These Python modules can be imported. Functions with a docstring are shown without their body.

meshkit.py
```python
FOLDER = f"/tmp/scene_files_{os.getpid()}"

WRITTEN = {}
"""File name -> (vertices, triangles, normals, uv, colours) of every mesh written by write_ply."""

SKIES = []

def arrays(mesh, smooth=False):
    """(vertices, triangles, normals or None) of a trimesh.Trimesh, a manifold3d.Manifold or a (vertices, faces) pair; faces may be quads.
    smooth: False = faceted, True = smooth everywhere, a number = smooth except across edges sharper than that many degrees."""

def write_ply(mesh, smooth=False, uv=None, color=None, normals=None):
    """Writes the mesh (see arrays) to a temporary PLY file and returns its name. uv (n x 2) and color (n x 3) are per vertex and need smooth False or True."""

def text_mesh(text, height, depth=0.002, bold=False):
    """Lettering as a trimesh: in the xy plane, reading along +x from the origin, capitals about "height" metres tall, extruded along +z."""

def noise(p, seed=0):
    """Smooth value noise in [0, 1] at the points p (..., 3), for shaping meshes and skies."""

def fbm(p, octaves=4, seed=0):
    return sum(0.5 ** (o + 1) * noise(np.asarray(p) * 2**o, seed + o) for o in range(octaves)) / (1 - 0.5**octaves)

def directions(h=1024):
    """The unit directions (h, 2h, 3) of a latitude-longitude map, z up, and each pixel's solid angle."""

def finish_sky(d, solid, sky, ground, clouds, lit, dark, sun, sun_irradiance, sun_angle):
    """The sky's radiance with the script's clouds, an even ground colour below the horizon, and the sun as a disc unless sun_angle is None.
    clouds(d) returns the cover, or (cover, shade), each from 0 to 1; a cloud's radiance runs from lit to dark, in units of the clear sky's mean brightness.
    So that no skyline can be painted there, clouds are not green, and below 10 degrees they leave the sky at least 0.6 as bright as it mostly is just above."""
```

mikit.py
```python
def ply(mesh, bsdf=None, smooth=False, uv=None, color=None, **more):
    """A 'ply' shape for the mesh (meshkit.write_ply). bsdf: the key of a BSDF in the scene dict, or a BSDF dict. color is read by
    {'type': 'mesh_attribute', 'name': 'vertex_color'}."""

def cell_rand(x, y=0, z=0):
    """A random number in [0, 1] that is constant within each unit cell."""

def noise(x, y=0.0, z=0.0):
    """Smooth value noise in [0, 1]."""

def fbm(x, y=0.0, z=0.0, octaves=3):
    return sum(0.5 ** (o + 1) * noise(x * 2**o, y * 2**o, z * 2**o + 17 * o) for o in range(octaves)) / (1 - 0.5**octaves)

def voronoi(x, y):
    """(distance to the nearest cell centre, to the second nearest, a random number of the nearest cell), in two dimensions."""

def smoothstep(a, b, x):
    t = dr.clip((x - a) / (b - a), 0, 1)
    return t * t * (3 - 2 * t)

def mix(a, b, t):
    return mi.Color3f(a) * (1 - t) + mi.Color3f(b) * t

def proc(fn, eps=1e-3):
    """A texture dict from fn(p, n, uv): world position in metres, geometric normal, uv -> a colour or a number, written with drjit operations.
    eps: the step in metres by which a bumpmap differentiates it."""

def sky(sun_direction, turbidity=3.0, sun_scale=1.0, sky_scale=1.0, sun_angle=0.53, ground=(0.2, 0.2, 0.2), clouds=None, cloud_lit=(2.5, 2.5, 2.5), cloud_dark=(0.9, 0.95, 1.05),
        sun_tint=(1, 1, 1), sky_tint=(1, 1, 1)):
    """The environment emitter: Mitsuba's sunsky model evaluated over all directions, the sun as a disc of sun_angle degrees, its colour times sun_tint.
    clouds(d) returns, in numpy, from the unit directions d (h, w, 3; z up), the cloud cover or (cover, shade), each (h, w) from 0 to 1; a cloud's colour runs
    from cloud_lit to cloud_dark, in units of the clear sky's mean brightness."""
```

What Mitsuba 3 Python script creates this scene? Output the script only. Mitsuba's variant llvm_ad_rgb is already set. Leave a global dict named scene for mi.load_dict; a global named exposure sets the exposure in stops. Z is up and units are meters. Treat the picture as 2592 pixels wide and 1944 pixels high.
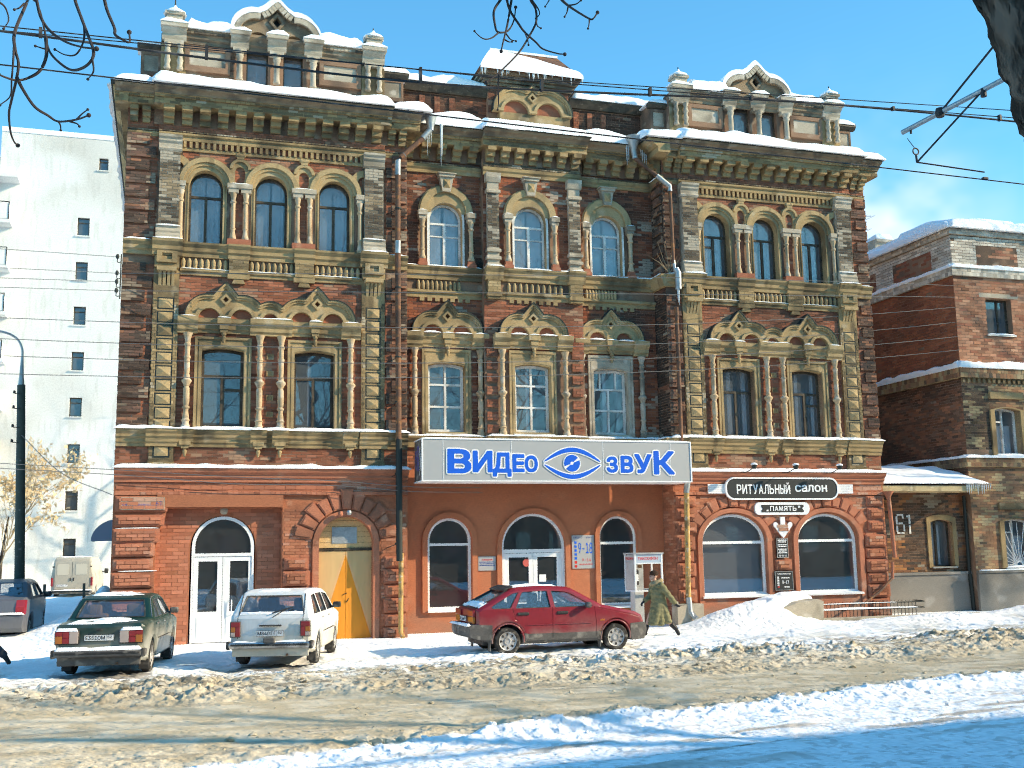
import math, random
import numpy as np, trimesh, drjit as dr, mitsuba as mi
import shapely, manifold3d as m3
from shapely.geometry import Polygon, box as sbox, Point, LineString, MultiPolygon
from shapely.ops import unary_union
from shapely import affinity
import mikit, meshkit
from mikit import proc, noise, fbm, voronoi, cell_rand, smoothstep, mix

T = mi.ScalarTransform4f
scene, labels = {}, {}

# ---------------------------------------------------------------- camera, sky, sun, exposure
EYE = np.array([0.0, -28.5, 2.151])
YAW, PITCH, ROLL, FOV = math.radians(17.4736), math.radians(8.6839), math.radians(-0.92677), 50.118
FW = np.array([math.sin(YAW) * math.cos(PITCH), math.cos(YAW) * math.cos(PITCH), math.sin(PITCH)])
RT = np.cross(FW, [0, 0, 1]); RT /= np.linalg.norm(RT)
UP = np.cross(RT, FW)
UP = -RT * math.sin(ROLL) + UP * math.cos(ROLL)
scene['camera'] = {'type': 'perspective', 'fov': FOV, 'fov_axis': 'x', 'near_clip': 0.1, 'far_clip': 6000.0,
                   'to_world': T().look_at(origin=EYE.tolist(), target=(EYE + FW).tolist(), up=UP.tolist())}
SAZ, SEL = math.radians(64.5), math.radians(26.0)
SUN = np.array([math.cos(SEL) * math.sin(SAZ), -math.cos(SEL) * math.cos(SAZ), math.sin(SEL)])


def steam(d):
    """A thin wisp of chimney steam low in the sky to the right of the street."""
    az = np.degrees(np.arctan2(d[..., 0], d[..., 1])); el = np.degrees(np.arcsin(np.clip(d[..., 2], -1, 1)))
    n = meshkit.fbm(np.stack([az * .35, el * .5, az * 0 + 3.3], -1), 4, 5)
    w = np.exp(-((az - 37 - (el - 14) * -.15) / 5.0) ** 2 - ((el - 12.5) / 5.5) ** 2)
    return np.clip(w * (n - .26) * 2.6, 0, .8) + .05 * np.exp(-el / 25)


scene['sky'] = mikit.sky(SUN.tolist(), turbidity=3.0, clouds=steam, cloud_lit=(2.3, 2.3, 2.3), ground=(.3, .3, .3), sky_tint=(.66, 1.52, 1.74), sun_tint=(.96, 1.0, 1.05))
exposure = 2.35

# ---------------------------------------------------------------- helpers
counts = {}


def K(base):
    n = counts.get(base, 0); counts[base] = n + 1
    return base if n == 0 else f'{base}_{n:03d}'


def lab(key, label=None, cat=None, group=None, kind=None):
    d = labels.setdefault(key, {})
    for k, v in (('label', label), ('category', cat), ('group', group), ('kind', kind)):
        if v: d[k] = v
    return key


def add_each(base, meshes, bsdf, **kw):
    for m in meshes: add(base, m, bsdf, **kw)


def add(base, mesh, bsdf, smooth=False, color=None, label=None, cat=None, group=None, kind=None, uniq=True, **kw):
    key = K(base) if uniq else base
    if isinstance(mesh, list): mesh = cat_(mesh)
    scene[key] = mikit.ply(mesh, bsdf, smooth=smooth, color=color, **kw)
    if label or cat or group or kind: lab(key, label, cat, group, kind)
    return key


def thing(name, label, cat, group=None):
    return lab(K(name), label, cat, group)


def cat_(ms):
    vs, fs, o = [], [], 0
    for m in ms:
        if hasattr(m, 'to_mesh'):
            q = m.to_mesh(); v, f = q.vert_properties[:, :3], q.tri_verts
        elif isinstance(m, tuple):
            v, f = np.asarray(m[0], float), np.asarray(m[1], int)
            if f.shape[1] == 4: f = np.vstack([f[:, [0, 1, 2]], f[:, [0, 2, 3]]])
        else: v, f = m.vertices, m.faces
        vs.append(v); fs.append(np.asarray(f) + o); o += len(v)
    return trimesh.Trimesh(np.vstack(vs), np.vstack(fs), process=False)


class Fr:
    """A wall frame: u along the wall, v up, d out of the wall."""
    def __init__(s, o, u, n):
        s.o, s.u, s.n = (np.asarray(a, float) for a in (o, u, n))
        s.M = np.stack([s.u, [0, 0, 1.0], s.n])

    def __call__(s, p):
        return np.asarray(p, float) @ s.M + s.o


FR = Fr((0, 0, 0), (1, 0, 0), (0, -1, 0))
CUBEF = np.array([[0, 2, 3], [0, 3, 1], [4, 5, 7], [4, 7, 6], [0, 1, 5], [0, 5, 4], [2, 6, 7], [2, 7, 3], [1, 3, 7], [1, 7, 5], [0, 4, 6], [0, 6, 2]])


def bx(u0, u1, v0, v1, d0, d1, fr=FR):
    p = np.array([[u, v, d] for d in (d0, d1) for v in (v0, v1) for u in (u0, u1)], float)
    return trimesh.Trimesh(fr(p), CUBEF, process=False)


def polys(g):
    if g.is_empty: return []
    return [p for p in getattr(g, 'geoms', [g]) if p.geom_type == 'Polygon' and p.area > 1e-6]


def ex(poly, d0, d1, fr=FR):
    out = []
    for p in polys(poly):
        m = trimesh.creation.extrude_polygon(p, d1 - d0, engine='earcut')
        v = np.array(m.vertices); v[:, 2] += d0
        out.append(trimesh.Trimesh(fr(v), m.faces, process=False))
    return cat_(out)


def sheet(poly, d, fr=FR):
    out = []
    for p in polys(poly):
        v, f = trimesh.creation.triangulate_polygon(p, engine='earcut')
        out.append(trimesh.Trimesh(fr(np.c_[v, np.full(len(v), d)]), f, process=False))
    return cat_(out)


def pf(u0, u1, pts, fr=FR):
    """A moulding: profile points (d, v) run along u."""
    p = Polygon(pts)
    if not p.exterior.is_ccw: p = Polygon(list(p.exterior.coords)[::-1])
    m = trimesh.creation.extrude_polygon(p, u1 - u0, engine='earcut')
    v = np.array(m.vertices)
    return trimesh.Trimesh(fr(np.c_[v[:, 2] + u0, v[:, 1], v[:, 0]]), np.array(m.faces)[:, ::-1], process=False)


def arch(cx, z0, zs, r, n=22, ry=None):
    a = np.linspace(0, math.pi, n)
    return Polygon([(cx - r, z0), (cx + r, z0)] + [(cx + r * math.cos(t), zs + (ry or r) * math.sin(t)) for t in a])


def seg(cx, z0, zs, hw, rise, n=9):
    x = np.linspace(1, -1, n)
    return Polygon([(cx - hw, z0), (cx + hw, z0)] + [(cx + hw * t, zs + rise * (1 - t * t)) for t in x])


def ring(cx, zs, r0, r1, a0=0, a1=180, n=22, k=1.0):
    a = np.radians(np.linspace(a0, a1, n))
    return Polygon([(cx + r1 * math.cos(t), zs + k * r1 * math.sin(t)) for t in a] + [(cx + r0 * math.cos(t), zs + k * r0 * math.sin(t)) for t in a[::-1]])


def lathe(prof, n=14, at=(0, 0, 0)):
    m = trimesh.creation.revolve(np.array(prof, float), sections=n)
    m.apply_translation(at)
    return m


def tube(pts, r, n=6, cap=True):
    p = np.asarray(pts, float); r = np.broadcast_to(r, (len(p),)).astype(float)
    t = np.gradient(p, axis=0); t /= np.linalg.norm(t, axis=1, keepdims=True) + 1e-12
    a = np.cross(t, np.where(np.abs(t[:, 2:]) < .9, [0, 0, 1.0], [1.0, 0, 0])); a /= np.linalg.norm(a, axis=1, keepdims=True) + 1e-12
    b = np.cross(t, a); g = np.arange(n) * 2 * np.pi / n
    v = (p[:, None] + r[:, None, None] * (np.cos(g)[None, :, None] * a[:, None] + np.sin(g)[None, :, None] * b[:, None])).reshape(-1, 3)
    i, j = np.meshgrid(np.arange(len(p) - 1), np.arange(n), indexing='ij')
    q = np.stack([i * n + j, i * n + (j + 1) % n, (i + 1) * n + (j + 1) % n, (i + 1) * n + j], -1).reshape(-1, 4)
    f = np.vstack([q[:, [0, 1, 2]], q[:, [0, 2, 3]]])
    if cap:
        v = np.vstack([v, p[:1], p[-1:]]); c0, c1 = len(v) - 2, len(v) - 1; e = (len(p) - 1) * n
        f = np.vstack([f, [[c0, (k + 1) % n, k] for k in range(n)], [[c1, e + k, e + (k + 1) % n] for k in range(n)]])
    return trimesh.Trimesh(v, f, process=False)


def man(mesh):
    return m3.Manifold(m3.Mesh(np.asarray(mesh.vertices, np.float32), np.asarray(mesh.faces, np.uint32)))


def mesh_of(m):
    q = m.to_mesh()
    return trimesh.Trimesh(np.array(q.vert_properties[:, :3], float), np.array(q.tri_verts), process=False)


def rbox(sx, sy, sz, r, c=(0, 0, 0), n=8):
    """A box with rounded edges, as a Manifold."""
    s = m3.Manifold.sphere(r, n)
    return m3.Manifold.batch_hull([s.translate([x * (sx / 2 - r) + c[0], y * (sy / 2 - r) + c[1], z * (sz / 2 - r) + c[2]]) for x in (-1, 1) for y in (-1, 1) for z in (-1, 1)])


def letters(text, h, bold=True):
    """The flat outline of lettering, as shapely polygons, reading along +u from the origin."""
    m = meshkit.text_mesh(text, h, 0.002, bold)
    v, f = np.array(m.vertices), np.array(m.faces)
    top = f[(v[f][:, :, 2] > .001).all(1)]
    return unary_union([Polygon(v[t][:, :2]).buffer(1e-5) for t in top])


def fit(poly, u0, u1, v0, v1):
    a, b, c, d = poly.bounds
    return affinity.translate(affinity.scale(poly, (u1 - u0) / (c - a), (v1 - v0) / (d - b), origin=(a, b)), u0 - a, v0 - b)


BF = np.array([[0, 1, 3], [0, 3, 2], [0, 4, 5], [0, 5, 1], [2, 3, 7], [2, 7, 6], [1, 5, 7], [1, 7, 3], [0, 2, 6], [0, 6, 4]])


def brick_rects(region, course=.077, L=.26, joint=.012, seed=0, v0=None, u0=None):
    a, b, c, d = region.bounds
    rng = np.random.default_rng(seed)
    rows = []
    v = b if v0 is None else v0 + math.floor((b - v0) / course) * course
    k = int(round(v / course))
    while v < d - .02:
        off = (k % 2) * L / 2 + (0 if u0 is None else u0)
        us = np.arange(math.floor((a - off) / L) * L + off, c, L)
        rows.append(np.c_[us + joint / 2, us + L - joint / 2, np.full(len(us), v + joint / 2), np.full(len(us), v + course - joint / 2)])
        v += course; k += 1
    R = np.vstack(rows)
    bs = shapely.box(R[:, 0], R[:, 2], R[:, 1], R[:, 3])
    shapely.prepare(region)
    inside = shapely.contains(region, bs)
    part = np.nonzero(~inside & shapely.intersects(region, bs))[0]
    out = [R[inside]]
    if len(part):
        it = shapely.intersection(region, bs[part])
        bb = shapely.bounds(it); ar = shapely.area(it); ba = (bb[:, 2] - bb[:, 0]) * (bb[:, 3] - bb[:, 1])
        ok = (ar > .12 * course * L) & (ar > .7 * ba) & (bb[:, 3] - bb[:, 1] > .02)
        out.append(bb[ok][:, [0, 2, 1, 3]])
    return np.vstack(out)


def brick_mesh(R, fr, d0, d1, rng, jit=.003, wob=.002):
    """Bricks as open-backed boxes, 8 vertices and 10 triangles each: (vertices (n,8,3), number of bricks)."""
    n = len(R)
    R = R + rng.normal(0, wob, R.shape)
    f = d1 + rng.normal(0, jit, n)
    P = np.empty((n, 8, 3))
    for i, (iu, iv, front) in enumerate([(0, 2, 1), (1, 2, 1), (0, 3, 1), (1, 3, 1), (0, 2, 0), (1, 2, 0), (0, 3, 0), (1, 3, 0)]):
        P[:, i, 0], P[:, i, 1], P[:, i, 2] = R[:, iu], R[:, iv], f if front else d0
    # order for BF: 0 front-left-low,1 front-right-low,2 front-left-high,3 front-right-high, 4.. back
    return fr(P.reshape(-1, 3)).reshape(n, 8, 3)


class Bricks:
    """Collects the bricks of one building's walls; the largest in the picture become parts, the rest one part of kind stuff."""
    def __init__(s, key, seed):
        s.key, s.rng, s.P, s.C, s.big = key, np.random.default_rng(seed), [], [], []

    def lay(s, region, fr=FR, d0=-.004, d1=.007, tone=None, course=.077, L=.26, joint=.012, big=False, jit=.003, u0=None, wob=.002):
        for reg in polys(region):
            R = brick_rects(reg, course, L, joint, v0=0.0, u0=u0)
            if not len(R): continue
            P = brick_mesh(R, fr, d0, d1, s.rng, jit, wob)
            c = tone(P.mean(1), s.rng)
            s.P.append(P); s.C.append(c); s.big.append(np.full(len(P), big))

    def build(s, bsdf, n=300):
        P, C, B = np.vstack(s.P), np.vstack(s.C), np.concatenate(s.big)
        score = B * 100 + (P[:, 3, 0] - P[:, 0, 0] > .2) * 10 - np.linalg.norm(P[:, 0] - EYE, axis=1) * .1
        top = np.argsort(-score)[:n]
        for i in top:
            add(s.key + '__brick', (P[i], BF), bsdf, color=np.tile(C[i], (8, 1)))
        rest = np.setdiff1d(np.arange(len(P)), top)
        f = (BF[None] + 8 * np.arange(len(rest))[:, None, None]).reshape(-1, 3)
        add(s.key + '__brickwork', (P[rest].reshape(-1, 3), f), bsdf, color=np.repeat(C[rest], 8, 0), kind='stuff')
        print(s.key, 'bricks', len(P))


# ---------------------------------------------------------------- materials
def rgb(*c): return {'type': 'rgb', 'value': list(c)}


def mat(name, color, rough=.8, metal=0., spec=.3, two=True, **kw):
    c = rgb(*color) if isinstance(color, tuple) else color
    b = {'type': 'principled', 'base_color': c, 'roughness': rough, 'metallic': metal, 'specular': spec, **kw}
    scene[name] = {'type': 'twosided', 'b': b} if two else b
    return name


def bump(name, color, height, scale=1.0, eps=2e-3, rough=.85, spec=.25, **kw):
    scene[name] = {'type': 'twosided', 'b': {'type': 'bumpmap', 't': proc(height, eps), 'scale': scale,
                   'b': {'type': 'principled', 'base_color': color if isinstance(color, dict) else rgb(*color), 'roughness': rough, 'specular': spec, **kw}}}
    return name


def dirty(base, soot, pale, fs=1.3, a=.45, b=.7, c=.62, d=.8, streak=0., splash=None):
    """A paint or stone colour with large sooty stains, pale worn patches and fine grain."""
    def fn(p, n, uv):
        s = fbm(p.x * fs, p.y * fs, p.z * fs * .7, 3)
        w = fbm(p.x * fs * 2.7 + 31, p.y * fs * 2.7, p.z * fs * 2.7, 2)
        g = noise(p.x * 38, p.y * 38, p.z * 38)
        k = mix(base, soot, smoothstep(a, b, s) * .8)
        k = mix(k, pale, smoothstep(c, d, w) * .7)
        if streak: k = mix(k, soot, smoothstep(.55, .8, fbm(p.x * 6, p.y * 6, p.z * .8, 2)) * streak)
        if splash: k = mix(k, splash, smoothstep(.75, .05, p.z - (w - .5) * .9) * .75)
        return k * (.86 + .28 * g)
    return proc(fn)


OCHRE = (.36, .262, .138)
mat('ochre', dirty(OCHRE, (.09, .072, .048), (.42, .35, .24), 1.3, .44, .72, .60, .85, streak=.6), .9, spec=.15)
mat('ochre_trim', dirty((.41, .305, .165), (.13, .10, .06), (.46, .39, .27), 1.1, .46, .76, .62, .9, streak=.5), .85, spec=.15)
mat('stone_grey', dirty((.42, .37, .29), (.16, .14, .11), (.55, .51, .44), 1.6, .48, .72, .55, .8), .9, spec=.15)
mat('stone_dark', dirty((.27, .20, .13), (.11, .09, .07), (.38, .32, .24), 2.2, .42, .65, .6, .85), .9)
mat('column_paint', dirty((.50, .375, .235), (.26, .20, .13), (.56, .50, .42), 2.2, .5, .75, .5, .8), .8, spec=.2)
mat('mortar', dirty((.27, .17, .115), (.10, .075, .06), (.36, .29, .22), 1.2), .95, spec=.1)
mat('red_plaster', dirty((.36, .14, .085), (.17, .075, .05), (.42, .24, .16), 1.2, .5, .8, .62, .9), .9, spec=.15)
mat('terracotta_mortar', dirty((.37, .145, .08), (.19, .08, .05), (.44, .22, .14), 1.5, .5, .8, .65, .85), .9, spec=.15)
mat('terracotta', dirty((.44, .175, .105), (.22, .10, .065), (.52, .30, .21), 1.1, .5, .8, .64, .8, splash=(.26, .17, .13)), .85, spec=.2)
mat('shop_plaster', dirty((.45, .165, .085), (.36, .125, .065), (.50, .22, .13), .8, .5, .9, .6, .95, streak=.15, splash=(.30, .17, .12)), .8, spec=.2)
mat('brick_tone', {'type': 'mesh_attribute', 'name': 'vertex_color'}, .92, spec=.12)


def snow_h(p, n, uv):
    return fbm(p.x * 6, p.y * 6, p.z * 6, 3) * .03 + noise(p.x * 55, p.y * 55, p.z * 55) * .004


bump('snow', (.88, .90, .925), snow_h, 1.0, rough=.8, spec=.2)
mat('black_tin', (.028, .035, .033), .6, spec=.3)
mat('zinc', dirty((.42, .45, .46), (.25, .27, .28), (.6, .62, .62), 3), .45, metal=.6)
mat('rust_pipe', dirty((.16, .085, .055), (.07, .045, .035), (.30, .13, .05), 2.4, .45, .7, .55, .75), .75)
mat('ochre_pipe', dirty((.52, .33, .12), (.16, .11, .06), (.6, .5, .38), 5, .5, .65, .6, .75), .7)
mat('white_upvc', (.80, .82, .83), .35, spec=.5)
mat('white_wood', dirty((.70, .70, .67), (.45, .43, .39), (.8, .8, .78), 4), .6)
mat('dark_wood', dirty((.075, .06, .042), (.03, .025, .02), (.16, .13, .095), 6), .6)
mat('room_dark', (.035, .038, .042), .9)
mat('curtain_pale', dirty((.50, .54, .58), (.30, .34, .38), (.62, .65, .68), 2.0), .9)
scene['pane_old'] = {'type': 'blendbsdf', 'weight': .17, 'a': {'type': 'thindielectric', 'int_ior': 1.75}, 'b': {'type': 'twosided', 'b': {'type': 'diffuse', 'reflectance': rgb(.42, .50, .56)}}}
scene['pane_shop'] = {'type': 'blendbsdf', 'weight': .06, 'a': {'type': 'thindielectric', 'int_ior': 2.3}, 'b': {'type': 'twosided', 'b': {'type': 'diffuse', 'reflectance': rgb(.4, .42, .45)}}}
scene['ice'] = {'type': 'principled', 'base_color': rgb(.80, .88, .92), 'roughness': .15, 'spec_trans': .35, 'eta': 1.31}


def tone(cols, w, soot=0., sfreq=.9, sc=(.055, .043, .036), thr=.5, pale=0., pc=(.40, .34, .27), seed=0, var=.13):
    """A tone per brick: drawn from a palette, sooty or peeled in patches."""
    cols, w = np.array(cols, float), np.array(w, float) / sum(w)

    def fn(c, rng):
        n = len(c)
        k = cols[rng.choice(len(cols), n, p=w)] * (1 + rng.normal(0, var, (n, 1)))
        s = meshkit.fbm(c * sfreq + 7.3 * seed, 4, seed) + rng.normal(0, .05, n)
        q = meshkit.fbm(c * 1.7 + 91, 3, seed + 9) + rng.normal(0, .06, n)
        t = np.clip((s - (thr - soot * .3)) / .16, 0, 1)[:, None] * min(1, soot + .25) if soot else 0
        k = k * (1 - t) + np.array(sc) * (1 + rng.normal(0, .2, (n, 1))) * t
        if pale:
            t = np.clip((q - (.72 - pale * .3)) / .08, 0, 1)[:, None] * .85
            k = k * (1 - t) + np.array(pc) * t
        return np.clip(k, .01, .9)
    return fn


RED = tone([(.315, .122, .072), (.275, .104, .062), (.35, .15, .095)], [5, 3, 2], .3, .7, thr=.58, pale=.2, pc=(.36, .24, .165), seed=1)
RAW = tone([(.28, .095, .052), (.235, .08, .047), (.33, .125, .07), (.17, .075, .055)], [4, 3, 3, 2], .4, .8, thr=.59, pale=.3, seed=2)
OCHB = tone([OCHRE, (.31, .225, .118), (.38, .285, .16)], [5, 3, 2], .5, .8, (.10, .08, .055), .54, .25, (.46, .40, .30), seed=3)
DUST = tone([(.28, .215, .14), (.20, .155, .11), (.135, .11, .085), (.35, .29, .21)], [3, 3, 2, 2], .5, 1.1, (.06, .05, .042), .5, .5, (.45, .40, .32), seed=4)
QUOIN = tone([(.20, .11, .083), (.155, .098, .078), (.31, .15, .092), (.12, .085, .07)], [4, 4, 2, 3], .55, .9, thr=.55, pale=.2, pc=(.34, .27, .20), seed=5)
TERRA = tone([(.45, .182, .110), (.42, .165, .10), (.49, .205, .13)], [4, 3, 2], .2, .9, (.25, .11, .075), .58, .15, (.50, .32, .24), seed=6, var=.09)
TERRAW = tone([(.43, .18, .105), (.38, .15, .088), (.48, .235, .16)], [4, 3, 2], .25, 1.2, (.17, .075, .05), .55, .25, (.45, .30, .22), seed=7, var=.1)
# ---------------------------------------------------------------- the old brick mansion
MN = thing('brick_mansion', 'ornate three-storey red and ochre brick mansion with arched windows, hooded surrounds and a snow-covered cornice', 'building')
MB = Bricks('brick_mansion__wall', 1)
GB = Bricks('brick_mansion__ground_floor_wall', 2)
OB = Bricks('brick_mansion__trim', 3)
CL, CR = 2.42, 17.16                     # the middles of the two projecting bays
YC = 0.8                                 # how far the middle part stands back
FC = Fr((0, YC, 0), (1, 0, 0), (0, -1, 0))
FG = Fr((0, .75, 0), (1, 0, 0), (0, -1, 0))
FA = Fr((0, .3, 0), (1, 0, 0), (0, -1, 0))
FT = Fr((0, 1.3, 0), (1, 0, 0), (0, -1, 0))
FS = Fr((13.74, 0, 0), (0, -1, 0), (-1, 0, 0))     # left-facing flank of the right bay; u = -y
FL = Fr((-1.27, 0, 0), (0, -1, 0), (-1, 0, 0))     # left flank of the house
wall_u, wall_g, trim_s = [], [], []      # mortar, painted mortar, solid trim behind the ochre brick courses


def P(name): return f'{MN}__{name}'


def window(outline, d, fr, bars, fw, fmat, pane='pane_old', curtain=None, lined=1.0, name='window', label=None, fd=.07):
    """A window: frame with its glazing bars, one pane of glass per opening, and a dark room behind."""
    w = K(P(name))
    if label: lab(w, label)
    inner = outline.buffer(-fw, join_style=2)
    op = inner.difference(unary_union(bars)) if bars else inner
    add(w + '__frame', ex(outline.difference(op), d - fd, d, fr), fmat)
    for q in polys(op):
        add(w + '__pane', sheet(q.buffer(.008, join_style=2), d - fd * .55, fr), pane)
    a, b, c, e = outline.bounds
    if lined:
        D0, D1 = d - fd - .02, d - fd - lined
        a, c, b, e = a - .25, c + .25, b - .1, e + .15
        v = np.array([[a, b, D0], [c, b, D0], [c, e, D0], [a, e, D0], [a, b, D1], [c, b, D1], [c, e, D1], [a, e, D1]])
        f = np.array([[4, 5, 6, 7], [0, 1, 5, 4], [3, 2, 6, 7], [0, 3, 7, 4], [1, 2, 6, 5]])
        add(w + '__room', (fr(v), f), 'room_dark')
    if curtain:
        a, b, c, e = inner.bounds
        for k, (s, t) in enumerate(curtain):
            n = 40
            us = np.linspace(a + (c - a) * s, a + (c - a) * t, n)
            dd = d - fd - .16 + .025 * np.sin(us * 55 + k) + .012 * np.sin(us * 23)
            v = np.array([[u, z, q] for z in (b, e) for u, q in zip(us, dd)])
            f = np.array([[i, i + 1, n + i + 1, n + i] for i in range(n - 1)])
            add(w + '__curtain', (fr(v), f), 'curtain_pale')
    return w


def vb(x, z0, z1, w=.05): return sbox(x - w / 2, z0, x + w / 2, z1)
def hb(z, x0, x1, w=.05): return sbox(x0, z - w / 2, x1, z + w / 2)


TURN = [(.105, 0), (.105, .10), (.085, .12), (.085, .20), (.115, .225), (.085, .25), (.075, .36), (.062, .42), (.062, .50), (.088, .53), (.088, .56), (.062, .59),
        (.078, .70), (.078, 1.02), (.058, 1.08), (.075, 1.10), (.075, 1.13), (.125, 1.20), (.125, 1.24), (.07, 1.29), (.075, 1.33), (.075, 1.36), (.056, 1.40), (.07, 1.48),
        (.07, 1.78), (.085, 1.80), (.085, 1.84), (.062, 1.88), (.066, 2.10), (.085, 2.13), (.085, 2.17), (.062, 2.2), (.075, 2.30), (.12, 2.45)]
SLIM = [(.075, 0), (.09, .05), (.075, .10), (.055, .20), (.055, .28), (.075, .31), (.055, .34), (.052, .9), (.055, 1.02), (.078, 1.04), (.078, 1.08), (.055, 1.10), (.06, 1.16), (.09, 1.32)]


def turned(x, z, h, fr, d, prof, name, m='column_paint', s=1.0):
    k = h / prof[-1][1]
    c = fr([x, z, d])
    add(P(name), lathe([(0, 0)] + [(r * s, q * k) for r, q in prof] + [(0, h)], 14, c), m, smooth=35)


def pyramid(x, z, w, h, d, p, fr):
    v = np.array([[x - w / 2, z - h / 2, d], [x + w / 2, z - h / 2, d], [x + w / 2, z + h / 2, d], [x - w / 2, z + h / 2, d], [x, z, d + p]])
    return trimesh.Trimesh(fr(v), [[0, 1, 4], [1, 2, 4], [2, 3, 4], [3, 0, 4]], process=False)


def hood(parts, z, fr, arcs, name='kokoshnik'):
    """The moulded, peaked gable hood over a window: parts are (lobe centres, radius, peak x, peak z)."""
    shapes = []
    for c, r, pz in parts:
        for q in c: shapes.append(Point(q, z + .04).buffer(r, 24))
        if pz:
            m = (c[0] + c[-1]) / 2
            shapes.append(Polygon([(m - .62, z + .42), (m - .30, z + .60), (m - .13, pz - .13), (m, pz), (m + .13, pz - .13), (m + .30, z + .60), (m + .62, z + .42)]))
    out = unary_union(shapes)
    a, b, c, e = out.bounds
    out = out.intersection(sbox(a, z, c, e + 1))
    tym = unary_union([arch(x, z - .05, z + .0, r, 16, ry=r * .98) for x, r in arcs])
    body = out.difference(tym)
    dia = []
    for cc, r, pz in parts:
        if pz:
            m = (cc[0] + cc[-1]) / 2
            dia.append(Polygon([(m - .15, z + .50), (m, z + .34), (m + .15, z + .50), (m, z + .66)]))
    D = unary_union(dia) if dia else Polygon()
    hole = D.buffer(-.055, join_style=2)
    k = K(P(name))
    low = body.difference(hole)
    rim = low.difference(out.buffer(-.10)).union(tym.buffer(.09).intersection(low)).intersection(sbox(a, z, c, e + 1))
    rim2 = low.difference(out.buffer(-.045)).intersection(sbox(a, z + .001, c, e + 1))
    add(k, [ex(low, -.02, .10, fr), ex(rim, .10, .155, fr), ex(rim2, .155, .20, fr), ex(D.difference(hole), .10, .16, fr)], 'ochre_trim')
    add(k + '__tympanum', ex(tym.intersection(out).buffer(.01), -.02, .015, fr), 'red_plaster')
    roof = out.buffer(.022, join_style=2).difference(out).intersection(sbox(a - 1, z + .012, c + 1, e + 1))
    add(k + '__tin_edge', ex(roof, -.01, .225, fr), 'black_tin')
    return k


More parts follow.
